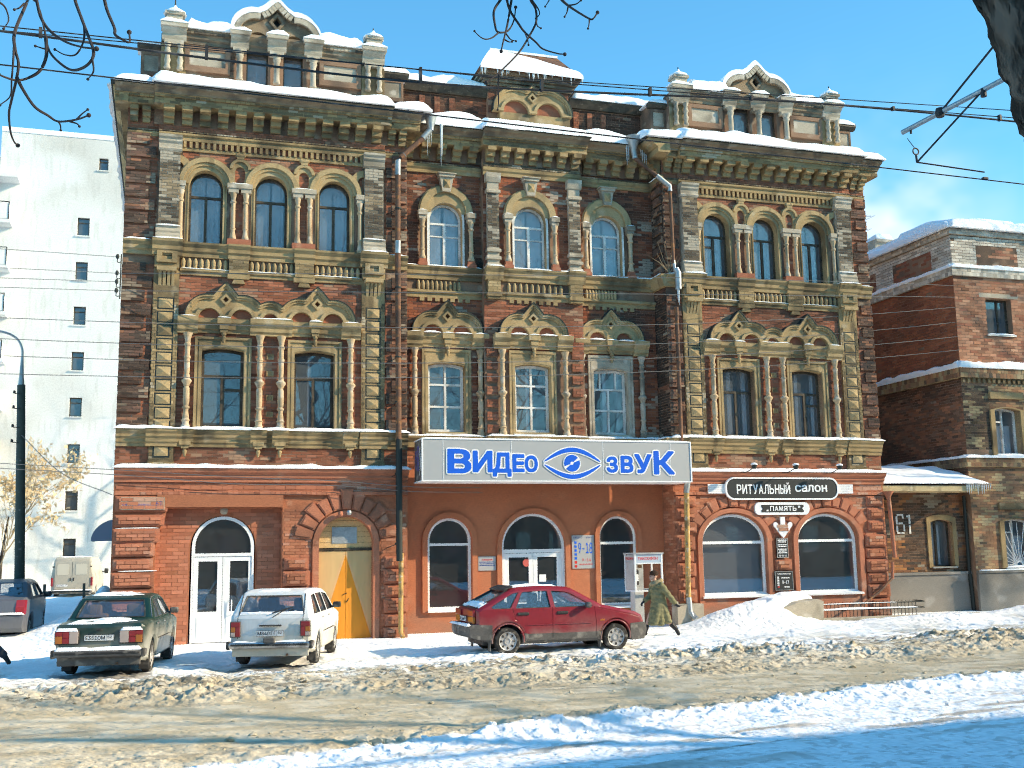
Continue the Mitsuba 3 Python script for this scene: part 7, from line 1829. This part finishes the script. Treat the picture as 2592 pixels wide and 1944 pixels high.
# ---------------------------------------------------------------- phone booth
mat('booth_grey', dirty((.50, .51, .51), (.34, .34, .34), (.58, .58, .58), 2.5), .4, metal=.2)
BT = thing('phone_booth', 'open grey payphone booth on a post in front of the shop window', 'phone booth')
b0, b1, yf, yb_ = 11.60, 12.40, -1.98, -1.30
FB = Fr((0, yf, 0), (1, 0, 0), (0, -1, 0))
add(BT + '__roof', [bx(b0 - .02, b1 + .02, 2.02, 2.06, yf - yb_ - .02, .03, FB)], 'booth_grey')
add(BT + '__frame', [bx(b0, b0 + .045, 1.06, 2.02, -.045, 0, FB), bx(b1 - .045, b1, 1.06, 2.02, -.045, 0, FB), bx(b0 + .046, b1 - .046, 1.06, 1.10, -.04, 0, FB), bx(b0 + .046, b1 - .046, 1.77, 1.80, -.04, 0, FB), bx(b0, b0 + .04, 1.06, 2.02, yf - yb_, yf - yb_ + .04, FB), bx(b1 - .04, b1, 1.06, 2.02, yf - yb_, yf - yb_ + .04, FB)], 'sign_white')
add(BT + '__header', bx(b0 + .047, b1 - .047, 1.801, 2.018, -.04, -.006, FB), mat('header_blue', (.42, .50, .60), .5))
add(BT + '__lettering', ex(fit(letters('ТАКСОФОН', .1), 11.70, 12.26, 1.87, 1.955), -.006, -.002, FB), 'sign_red')
FBS = Fr((b0, 0, 0), (0, -1, 0), (-1, 0, 0))
add(BT + '__side_panel', bx(-yb_ + .041, -yf - .046, 1.07, 2.0, -.03, -.01, FBS), 'booth_grey')
add(BT + '__side_header', ex(fit(letters('ТАКСОФОН', .1), 1.38, 1.90, 1.88, 1.95), -.01, -.006, FBS), 'sign_red')
add(BT + '__back_panel', bx(b0 + .04, b0 + .52, 1.08, 2.0, yf - yb_ + .02, yf - yb_ + .05, FB), 'booth_grey')
add(BT + '__side_frame', [bx(-yb_, -yf, 1.06, 1.10, -.04, .0, FBS), bx(-yb_, -yf, 1.06, 1.10, -(b1 - b0), -(b1 - b0) + .04, FBS), bx(-yb_, -yf, 1.98, 2.02, -(b1 - b0), -(b1 - b0) + .04, FBS)], 'sign_white')
add(BT + '__post', bx(b0 + .05, b0 + .30, -.1, 1.06, -.45, -.15, FB), 'booth_grey')
add(BT + '__shelf', bx(b0 + .05, b1 - .05, 1.10, 1.13, yf - yb_ + .03, -.2, FB), 'booth_grey')
add(BT + '__telephone', mesh_of(rbox(.26, .14, .40, .03, (b0 + .20, yb_ - .14, 1.42))), 'car_black', smooth=40)
add(BT + '__handset', [tube([(b0 + .14, yb_ - .24, 1.30), (b0 + .14, yb_ - .27, 1.42), (b0 + .14, yb_ - .24, 1.56)], [.028, .018, .028], 8), bx(b0 + .22, b0 + .30, 1.32, 1.50, yf - yb_ + .21, yf - yb_ + .225, FB)], 'sign_white')
add(BT + '__sticker', bx(b0 + .36, b0 + .48, 1.66, 1.74, yf - yb_ + .05, yf - yb_ + .056, FB), mat('sticker_brown', (.10, .06, .03), .6))

# ---------------------------------------------------------------- lamp post, wires, tram gear
LP = thing('lamp_post', 'dark green tapered lamp post with a thin curved arm at the left edge', 'lamp post')
mat('post_green', dirty((.05, .065, .055), (.03, .035, .03), (.20, .20, .19), 4, .55, .85, .66, .85), .7)
add(LP + '__shaft', tube([(-3.57, 3, -.2), (-3.62, 3, 1.4), (-3.83, 3, 6.75)], [.135, .13, .10], 18), 'post_green', smooth=40)
add(LP + '__collar', tube([(-3.83, 3, 6.70), (-3.835, 3, 6.95), (-3.84, 3, 7.5)], [.085, .06, .035], 14), 'zinc', smooth=40)
add(LP + '__arm', tube(curve([(-3.84, 3, 7.4), (-3.86, 3, 7.75), (-4.05, 3, 8.05), (-4.5, 3, 8.2), (-5.4, 3, 8.25)], 8), .03, 8), 'zinc', smooth=40)
for z in (5.2, 5.6, 6.1, 6.5): add(LP + '__insulator', [tube([(-3.80, 2.9, z), (-3.96, 2.85, z)], .012, 5), lathe([(.03, 0), (.035, .04), (.02, .08), (0, .09)], 8, (-3.97, 2.85, z))], 'black_tin')
WIRES = [[[-3.65, -2.6, 7.42], [8.54, -1.6, 7.97], [24.62, .85, 9.88]], [[-3.63, -2.6, 6.95], [8.53, -1.6, 7.43], [24.57, .85, 9.37]], [[-3.61, -2.6, 6.57], [8.52, -1.6, 7.04], [24.66, .85, 8.9]], [[-3.59, -2.6, 6.17], [8.51, -1.6, 6.67], [24.66, .85, 8.45]], [[-1.34, -.2, 8.72], [8.56, -1.6, 8.89], [24.65, .85, 10.22]], [[-1.34, -.2, 9.17], [8.55, -1.5, 9.4], [24.65, .85, 10.61]]]
mat('wire_grey', (.20, .20, .20), .5, metal=.5)
for i, w in enumerate(WIRES):
    a, b, c = (np.array(q) for q in w)
    s = np.linspace(0, 1, 40)[:, None]; L_ = (b[0] - a[0]) / (c[0] - a[0])
    q = (b - a - (c - a) * L_) / (L_ * L_ - L_)
    pts = a + (c - a) * s + q * (s * s - s)
    if a[0] < -3: pts = np.vstack([a + (a - pts[1]) * np.linspace(30, 1, 10)[:, None] * .8, pts])
    add('street_wire', tube(pts, .0085, 5), 'wire_grey', label=['topmost', 'second', 'third', 'lowest'][i] + ' of the four street wires crossing the whole front' if i < 4 else ('lower' if i == 4 else 'upper') + ' wire from the corner insulators across the upper windows', cat='wire')
for i, (a, b) in enumerate((((-3.89, -1.5, 9.27), (-1.39, -.2, 9.59)), ((-3.86, -1.5, 8.82), (-1.37, -.2, 9.17)), ((-3.85, -1.5, 8.58), (-1.37, -.2, 8.95)), ((-3.84, -1.5, 8.36), (-1.36, -.2, 8.72)))):
    a, b = np.array(a), np.array(b)
    add('service_wire', tube([b + (a - b) * 8, a, b], .008, 5), 'wire_grey', label=['topmost', 'second', 'third', 'lowest'][i] + ' of the four wires running left from the corner insulators', cat='wire')
IB = thing('insulator_bracket', 'iron bracket with four insulators on the left corner of the mansion', 'bracket')
add(IB + '__bar', tube([(-1.30, -.06, 8.55), (-1.30, -.06, 9.7)], .018, 6), 'black_tin')
for z in (8.72, 8.95, 9.17, 9.59): add(IB + '__insulator', [tube(curve([(-1.30, -.06, z - .1), (-1.38, -.15, z - .12), (-1.38, -.2, z - .03)], 5), .012, 5), lathe([(0, 0), (.035, 0), (.045, .05), (.03, .10), (0, .12)], 8, (-1.38, -.2, z - .04))], 'black_tin')
add('house_cable', tube(curve([(-3.75, 2.9, 5.4), (-2.6, 1.4, 4.3), (-1.29, -.1, 3.66)], 10), .010, 5), 'wire_grey', label='drooping cable from the lamp post to the mansion corner', cat='wire')
for i, z in enumerate((4.26, 4.14)):
    add('wall_cable', tube(curve([(-6.5, -.6, z + .25), (-1.3, -.32, z), (1.5, -.30, z - .16 - .05 * i), (4.0, -.3, z - .25), (6.1, -.32, z - .40), (8.2, .4, z - .38)], 10), .009, 5), 'wire_grey', label=['upper', 'lower'][i] + ' slack cable along the top of the painted ground floor', cat='wire')
# tram overhead line
YT = -19.4
def span(z0, sag, seg_=12.0, x0=-40, x1=70):
    x = np.arange(x0, x1, .5); return np.c_[x, x * 0 + YT, z0 + (.030 * (x + 1.4)) * 1 - 0 * x + sag * np.cos((x - 6.6) * 2 * math.pi / seg_)]
add('contact_wire', tube([(-60, YT, 6.42), (-1.4, YT, 6.065), (8.7, YT, 5.945), (60, YT, 5.4)], .0065, 6), 'car_black', label='lowest tram contact wire crossing in front of the cornice', cat='wire')
x = np.arange(-24, 40, .25)
cz = np.interp(x, [-24, -1.4, -.4, 1.05, 2.9, 4.6, 6.4, 7.4, 8.7, 40], [6.5, 6.352, 6.345, 6.28, 6.33, 6.50, 6.60, 6.63, 6.645, 7.2]); cz = np.convolve(np.pad(cz, 6, 'edge'), np.ones(13) / 13, 'valid')
add('feeder_cable', tube(np.c_[x, x * 0 + YT, cz], .0105, 6), 'car_black', label='thick wavy feeder cable crossing in front of the roof', cat='wire')
uz = np.interp(x, [-24, -1.4, 2.9, 8.7, 40], [6.3, 6.40, 6.46, 6.70, 7.6])
add('carrier_wire', tube(np.c_[x, x * 0 + YT + .02, uz], .0055, 5), 'car_black', label='thin straight wire just above the thick feeder cable', cat='wire')
add('carrier_wire', tube(np.c_[x, x * 0 + YT + .12, uz + .05 + .012 * (x - 2)], .005, 5), 'car_black', label='topmost thin tram wire above the feeder cable', cat='wire')
for xx in (-1.1, .2, 2.05, 3.2, 4.3, 5.4, 7.05, 8.4):
    add('wire_clip', bx(xx - .012, xx + .012, float(np.interp(xx, x, cz)) - .01, float(np.interp(xx, x, uz)) + .01, -.02, .02, Fr((0, YT, 0), (1, 0, 0), (0, -1, 0))), 'car_black', label='small clip joining the feeder cable to the wire above it', cat='clip', group='clips on the tram feeder cable')
TG = thing('tram_bracket', 'pale tram bracket arm with stay and hanger reaching in from the right behind the trunk', 'bracket')
tip, root = np.array([7.26, -19.25, 6.44]), np.array([8.55, -22.3, 7.05])
add(TG + '__arm', tube([tip, root], .026, 12), 'zinc', smooth=40)
add(TG + '__pole', tube([(8.55, -22.4, .1), (8.55, -22.4, 9.0)], [.13, .09], 14), 'post_green', smooth=40)
mid = tip + (root - tip) * .13
add(TG + '__stay', tube([mid, (8.55, -22.35, 8.9)], .011, 6), 'car_black')
q2 = tip + (root - tip) * .27
j = np.array([7.30, -19.4, 6.065])
add(TG + '__strut', tube([q2, j], .010, 8), 'car_black'); add(TG + '__steady_arm', tube([j, (8.14, -19.4, 6.035)], .008, 6), 'car_black')
add(TG + '__hanger', [tube([tip + (root - tip) * .03, tip + (root - tip) * .03 - [0, 0, .06]], .012, 6), tube([(7.28, -19.3, 6.36), (7.31, -19.36, 6.24)], .004, 4), trimesh.creation.torus(.035, .008, 16, 6).apply_transform(trimesh.transformations.rotation_matrix(math.pi / 2, [1, 0, 0])).apply_translation([7.31, -19.38, 6.19]), tube([(7.31, -19.38, 6.16), j], .012, 6)], 'car_black')
add(TG + '__clamp', [lathe([(0, -.045), (.04, -.045), (.05, 0), (.04, .045), (0, .045)], 10, mid), lathe([(0, -.04), (.03, -.04), (.03, .04), (0, .04)], 10, q2 - [0, 0, .03]), bx(8.11, 8.17, 5.955, 5.975, -.02, .02, Fr((0, YT, 0), (1, 0, 0), (0, -1, 0)))], 'car_black')
for f in (.42, .56): add(TG + '__insulator', [tube([tip + (root - tip) * f, tip + (root - tip) * f - [0, 0, .20]], .014, 6), lathe([(0, 0), (.028, .01), (.028, .03), (.015, .04), (.028, .05), (.028, .07), (0, .08)], 8, tip + (root - tip) * f - [0, 0, .2])], 'car_black')

# ---------------------------------------------------------------- low railing, concrete block, small things
RL = thing('low_railing', 'low black iron railing half buried in snow in front of the salon', 'railing')
ry_ = -.75
pts = [(17.75, ry_), (21.0, ry_), (21.35, ry_ + .08), (21.55, ry_ + .35), (21.6, ry_ + .8)]
for z, r in ((.50, .018), (.33, .012)): add(RL + '__rail', tube(curve([(x, y, z) for x, y in pts], 6), r, 6), 'black_tin', smooth=True)
for i in range(27):
    xx = 17.8 + i * .125; add(RL + '__picket', tube([(xx, ry_, .0), (xx, ry_, .50), (xx + .02, ry_ - .03, .56)], .010, 5), 'black_tin')
FRL = Fr((0, ry_, 0), (1, 0, 0), (0, -1, 0)); snow_strip(17.8, 21.1, .345, -.04, .04, .05, FRL); rsn = [SNOWBITS.pop()]; snow_strip(17.8, 20.4, .51, -.03, .03, .02, FRL); rsn.append(SNOWBITS.pop())
add('railing_snow', rsn, 'snow', smooth=40, kind='stuff', label='snow lying on the rails of the low iron railing', cat='snow')
add('concrete_curb', bx(17.6, 24, -.1, .14, 0, .2, Fr((0, ry_ - .12, 0), (1, 0, 0), (0, -1, 0))), 'stone_grey', label='low concrete kerb under the iron railing', cat='kerb')
FCB = Fr((0, -1.15, 0), (1, 0, 0), (0, -1, 0))
cb = man(ex(Polygon([(15.3, -.1), (17.66, -.1), (17.70, .62), (17.55, .68), (16.9, .62), (15.6, .22)]), -.55, 0, FCB))
add('concrete_block', mesh_of(cb), 'stone_grey', label='weathered pale concrete slab end beside the railing, buried in a snow heap', cat='concrete block')
def heap(x0, x1, y0, y1, f, step=.06):
    X, Y = np.meshgrid(np.arange(x0, x1 + step, step), np.arange(y0, y1 + step, step)); n, m = X.shape
    Z = f(X, Y); i, j = np.meshgrid(np.arange(n - 1), np.arange(m - 1), indexing='ij')
    return (np.stack([X, Y, Z], -1).reshape(-1, 3), np.stack([i * m + j, i * m + j + 1, (i + 1) * m + j + 1, (i + 1) * m + j], -1).reshape(-1, 4))
def hz(X, Y):
    top = np.interp(X, [13.5, 14.3, 15.3, 16.2, 17.0, 17.55, 17.72], [-.15, .10, .42, .70, .84, .84, .72])
    nn = meshkit.fbm(np.stack([X * 1.6, Y * 1.6, X * 0], -1), 3, 4)
    edge = np.clip((Y + 1.12 + .9 * np.clip((16.9 - X) / 2.2, -.25, .75) * (.6 + .8 * nn)) / .45, 0, 1) ** .6
    return -.2 + (top + .2) * edge * (.9 + .2 * nn)
add('snow_heap', heap(13.5, 17.72, -2.3, -.2, hz), 'snow', smooth=True, label='smooth heap of snow sloping up against the pale concrete slab', cat='snow heap', kind='stuff')
bt = thing('glass_bottle', 'small green glass bottle left on the ledge above the shop sign', 'bottle')
mat('bottle_green', (.01, .16, .06), .1, spec=.7)
add(bt + '__glass', lathe([(0, 0), (.035, 0), (.035, .15), (.014, .20), (.014, .27), (0, .27)], 10, (8.78, .55, 5.33)), 'bottle_green', smooth=40)
rb2 = np.random.default_rng(8)
bn = thing('plant_clump', 'dark dry clump with snow on the ledge between two top-floor windows', 'plant')
add(bn + '__stems', [tube([np.array([8.33, .72, 10.12]) + rb2.normal(0, .03, 3), np.array([8.33, .68, 10.22]) + rb2.normal(0, .10, 3) * [1, .6, .8]], .009, 4) for _ in range(70)], 'black_tin')
sh = thing('ledge_shrub', 'bare dry shrub growing on the ledge beside the right-hand downpipe', 'shrub')
st = []
for a, l in ((-55, .85), (-35, .7), (-22, 1.0), (-10, .95), (4, .6), (25, .6), (-48, .5), (35, .75)):
    a = math.radians(a); b = np.array([13.82, -.12, 10.12]); e = b + [l * math.sin(a), -.05, l * math.cos(a)]
    st.append(tube(curve([b, (b + e) / 2 + rb2.normal(0, .03, 3), e], 5), [.012] * 10 + [.005], 5) if False else tube([b, (b + e) / 2 + rb2.normal(0, .03, 3), e], [.013, .009, .004], 5))
mat('dry_stem', (.26, .20, .13), .9); add(sh + '__stems', st, 'dry_stem')
aw_ = thing('side_awning', 'blue-grey curved awning sticking out from the left flank of the mansion', 'awning')
t9 = np.linspace(0, math.pi / 2, 12)
av = np.array([[-1.28 - .75 * math.sin(t), y, 2.62 + .62 * math.cos(t)] for y in (4.6, 6.4) for t in t9]); mat('awning_blue', (.26, .30, .40), .5)
add(aw_ + '__cover', [(av, [[i, i + 1, 13 + i, 12 + i] for i in range(11)]), (np.vstack([av[:12], [[-1.28, 4.6, 2.62]]]), [[12, i, i + 1, i + 1] for i in range(11)])], 'awning_blue')
fp_ = thing('yard_fence', 'low posts with a rail in the snowy yard beside the grey van', 'fence')
for x_ in (-6.5, -4.72, -3.2): add(fp_ + '__post', tube([(x_, 21, -.1), (x_ - .02, 21, 1.12)], .055, 8), 'dark_wood')
add(fp_ + '__rail', tube([(-8, 21, .8), (-3.0, 21, .78)], .03, 6), 'dark_wood')
add('sign_snow', SIGNSNOW, 'snow', smooth=40, kind='stuff', label='thin line of snow on top of the long shop sign', cat='snow')


# ---------------------------------------------------------------- people
def flesh(bones, ref=.03, it=6):
    """bones: (a, b, ra, rb). One continuous surface."""
    s = [m3.Manifold.sphere(1, 16)]
    m = m3.Manifold()
    for a, b, ra, rb in bones:
        m += m3.Manifold.batch_hull([s[0].scale([ra] * 3 if np.isscalar(ra) else ra).translate(list(a)), s[0].scale([rb] * 3 if np.isscalar(rb) else rb).translate(list(b))])
    t = mesh_of(m.refine_to_length(ref)); t.merge_vertices()
    trimesh.smoothing.filter_taubin(t, iterations=it)
    return t


def hand(w, d, side, M=None):
    """Five fingers closing from a palm; w: wrist, d: direction of the hand."""
    w, d = np.array(w, float), np.array(d, float); d /= np.linalg.norm(d)
    s = np.array([0, 1.0, 0]); f = np.cross(d, s); f /= np.linalg.norm(f)
    # s: across the palm, f: the way the fingers curl
    p0, p1 = w + d * .02, w + d * .085
    b = [(w, p0, .024, .026), (p0 + s * .018, p1 + s * .026, .018, .014), (p0 - s * .018, p1 - s * .026, .018, .014), (p0, p1, .02, .015)]
    for k, L in zip((-.030, -.010, .010, .030), (.058, .068, .072, .062)):
        a = p1 + s * k; c = a + d * L * .5 + f * .012; e = c + d * L * .3 + f * .03
        b += [(a, c, .0105, .0095), (c, e, .0095, .008)]
    a = w + d * .035 + s * .03 * side; c = a + d * .03 + s * .024 * side + f * .012; b += [(a, c, .013, .011), (c, c + d * .03 + f * .012, .011, .009)]
    return b


def person(o, name, label, J, cols, woman=True):
    """J: joints as (forward, left, up); the figure walks towards -x, its left is -y."""
    t = thing(name, label, 'person')
    X = lambda p: (o[0] - p[0], o[1] - p[1], o[2] + p[2])
    j = {k: np.array(X(v)) for k, v in J.items()}
    hd = j['head']
    body = [(j['pelvis'], j['chest'], .13, .14), (j['chest'], j['neck'], .12, .055), (j['neck'], hd + [.0, 0, -.06], .05, .055)]
    for s in 'LR':
        body += [(j['pelvis'], j['hip' + s], .12, .095), (j['hip' + s], j['knee' + s], .09, .06), (j['knee' + s], j['ank' + s], .055, .04), (j['ank' + s], j['toe' + s], .042, .034),
                 (j['chest'] + [0, 0, .05], j['sho' + s], .09, .065), (j['sho' + s], j['elb' + s], .055, .042), (j['elb' + s], j['wri' + s], .04, .027)]
        body += hand(j['wri' + s], j['wri' + s] - j['elb' + s], 1 if s == 'R' else -1)
    # head with brow, nose, mouth, chin and ears, looking ahead (-x)
    body += [(hd + [.01, 0, .03], hd + [-.01, 0, -.03], (.098, .078, .09), (.085, .066, .075)), (hd + [-.075, 0, -.085], hd + [-.04, 0, -.05], .03, .045), (hd + [-.09, 0, .0], hd + [-.112, 0, -.028], .012, .015), (hd + [-.092, -.015, -.058], hd + [-.092, .015, -.058], .011, .011)]
    for s in (-1, 1): body += [(hd + [.012, s * .078, .0], hd + [.018, s * .082, -.03], .016, .012)]
    add(t + '__body', flesh(body, .02, 4), 'skin', smooth=True)
    add(t + '__eyes', [trimesh.creation.icosphere(1, .011).apply_translation(hd + [-.083, s * .030, .0]) for s in (-1, 1)], 'seat_dark')
    return t, j


mat('skin', (.52, .32, .24), .6)
mat('coat_olive', dirty((.195, .185, .10), (.15, .14, .075), (.23, .22, .125), 5, .5, .75, .55, .75), .75, spec=.25)
mat('fur_brown', (.05, .028, .018), .95)
mat('fur_sand', dirty((.36, .29, .17), (.22, .17, .10), (.46, .38, .25), 22), .95)
mat('boot_black', (.02, .02, .022), .5)
JW = dict(pelvis=(0, 0, .80), chest=(.03, 0, 1.08), neck=(.06, 0, 1.23), head=(.11, 0, 1.375), hipL=(0, .08, .77), hipR=(0, -.08, .77), kneeR=(.20, -.08, .45), ankR=(.34, -.08, .10), toeR=(.47, -.08, .045), kneeL=(-.10, .08, .42), ankL=(-.37, .08, .17), toeL=(-.44, .08, .045),
          shoL=(.0, .17, 1.16), elbL=(-.16, .22, .93), wriL=(-.33, .20, .74), shoR=(.06, -.17, 1.16), elbR=(.10, -.22, .92), wriR=(.27, -.2, .80))
JW = {k: tuple(1.09 * q for q in v) for k, v in JW.items()}
PW, j = person((11.98, -2.55, -.03), 'person', 'person in a long olive coat and brown fur hat walking left past the phone booth', JW, None)
coat = [(j['pelvis'] + [0, 0, .02], j['chest'], (.19, .20, .16), (.17, .20, .15)), (j['chest'], j['neck'] + [0, 0, -.02], (.16, .19, .14), .085)]
for s, q in (('L', -1), ('R', 1)):
    coat += [(j['chest'] + [0, q * .08, .06], j['sho' + s], .11, .088), (j['sho' + s], j['elb' + s], .085, .078), (j['elb' + s], j['wri' + s] + (j['elb' + s] - j['wri' + s]) * .1, .076, .060)]
for dx, z in ((-.17, .29), (.0, .28), (.20, .31)): coat.append((j['pelvis'] + [0, 0, 0], (j['pelvis'][0] + dx, j['pelvis'][1], z), (.18, .20, .14), (.13, .18, .05)))
cm = flesh(coat, .03, 5); v = np.array(cm.vertices)
nn = np.array(cm.vertex_normals); v = v + nn * (.016 * np.abs(np.sin(v[:, 2:3] * 26 + 3 * v[:, 0:1])) - .008 + .03 * (meshkit.fbm(v * [7, 7, 4], 3, 2)[:, None] - .5))
add(PW + '__coat', trimesh.Trimesh(v, cm.faces, process=False), 'coat_olive', smooth=True)
hd = j['head']
ht = flesh([(hd + [.015, 0, .055], hd + [.02, 0, .085], (.118, .108, .07), (.105, .098, .06))], .02, 2); v = np.array(ht.vertices); v += np.array(ht.vertex_normals) * (.022 * (meshkit.noise(v * 45, 3)[:, None] - .5)); add(PW + '__fur_hat', trimesh.Trimesh(v, ht.faces, process=False), 'fur_brown', smooth=True)
a = np.linspace(0, 2 * math.pi, 25); cl_ = np.array([[j['neck'][0] + .02 + .12 * math.cos(q), j['neck'][1] + .115 * math.sin(q), j['neck'][2] + .0 + .045 * math.cos(q)] for q in a])
ct = tube(cl_, .058, 10); v = np.array(ct.vertices); v += (meshkit.noise(v * 40, 5)[:, None] - .5) * .03; add(PW + '__fur_collar', trimesh.Trimesh(v, ct.faces, process=False), 'fur_sand', smooth=True)
for s in 'LR':
    add(PW + '__boot', flesh([(j['knee' + s] * .35 + j['ank' + s] * .65, j['ank' + s], .068, .058), (j['ank' + s] + [.02, 0, -.035], j['toe' + s], .05, .045)], .02, 3), 'boot_black', smooth=True)
    add(PW + '__glove', flesh(hand(j['wri' + s], j['wri' + s] - j['elb' + s], 1 if s == 'R' else -1), .006, 2).apply_scale(1.0), 'seat_dark', smooth=True) if False else add(PW + '__glove', flesh([(p, q, r1 + .004, r2 + .004) for p, q, r1, r2 in hand(j['wri' + s], j['wri' + s] - j['elb' + s], 1 if s == 'R' else -1)], .008, 2), 'seat_dark', smooth=True)
# a second walker, leaving the picture at the left: only the trailing leg is in view
JM = dict(pelvis=(0, 0, .95), chest=(.03, 0, 1.28), neck=(.05, 0, 1.48), head=(.08, 0, 1.64), hipL=(0, .09, .92), hipR=(0, -.09, .92), kneeR=(.22, -.09, .52), ankR=(.34, -.09, .10), toeR=(.50, -.09, .04), kneeL=(-.16, .09, .50), ankL=(-.46, .09, .19), toeL=(-.56, .09, .04),
          shoL=(.0, .20, 1.40), elbL=(.10, .25, 1.12), wriL=(.26, .24, .94), shoR=(.04, -.20, 1.40), elbR=(-.12, -.25, 1.12), wriR=(-.2, -.24, .90))
PM, j = person((-3.42, -4.6, .13), 'person', 'person in dark trousers and black shoes stepping out of the picture at the left edge', JM, None)
mat('denim_dark', dirty((.045, .05, .06), (.025, .028, .035), (.09, .095, .10), 5), .85)
tr = [(j['pelvis'], j['pelvis'] + [0, 0, .06], .15, .15)]
for s in 'LR': tr += [(j['pelvis'], j['hip' + s], .14, .115), (j['hip' + s], j['knee' + s], .108, .085), (j['knee' + s], j['ank' + s], .08, .072)]
add(PM + '__trousers', flesh(tr, .03, 4), 'denim_dark', smooth=True)
jk = [(j['pelvis'] + [0, 0, .02], j['chest'], (.17, .2, .12), (.18, .22, .16)), (j['chest'], j['neck'], .16, .085)]
for s, q in (('L', -1), ('R', 1)): jk += [(j['chest'] + [0, q * .08, .06], j['sho' + s], .12, .095), (j['sho' + s], j['elb' + s], .09, .08), (j['elb' + s], j['wri' + s], .075, .05)]
add(PM + '__jacket', flesh(jk, .03, 4), 'car_black', smooth=True)
add(PM + '__hair', flesh([(j['head'] + [.02, 0, .04], j['head'] + [.035, 0, .0], (.105, .088, .085), (.09, .085, .08))], .02, 2), 'fur_brown', smooth=True)
for s in 'LR': add(PM + '__shoe', flesh([(j['ank' + s] + [.03, 0, -.04], j['toe' + s], .05, .042), (j['ank' + s], j['ank' + s] + [.01, 0, .03], .052, .05)], .02, 2), 'boot_black', smooth=True)
print('entries', len(scene), 'labels', len(labels))
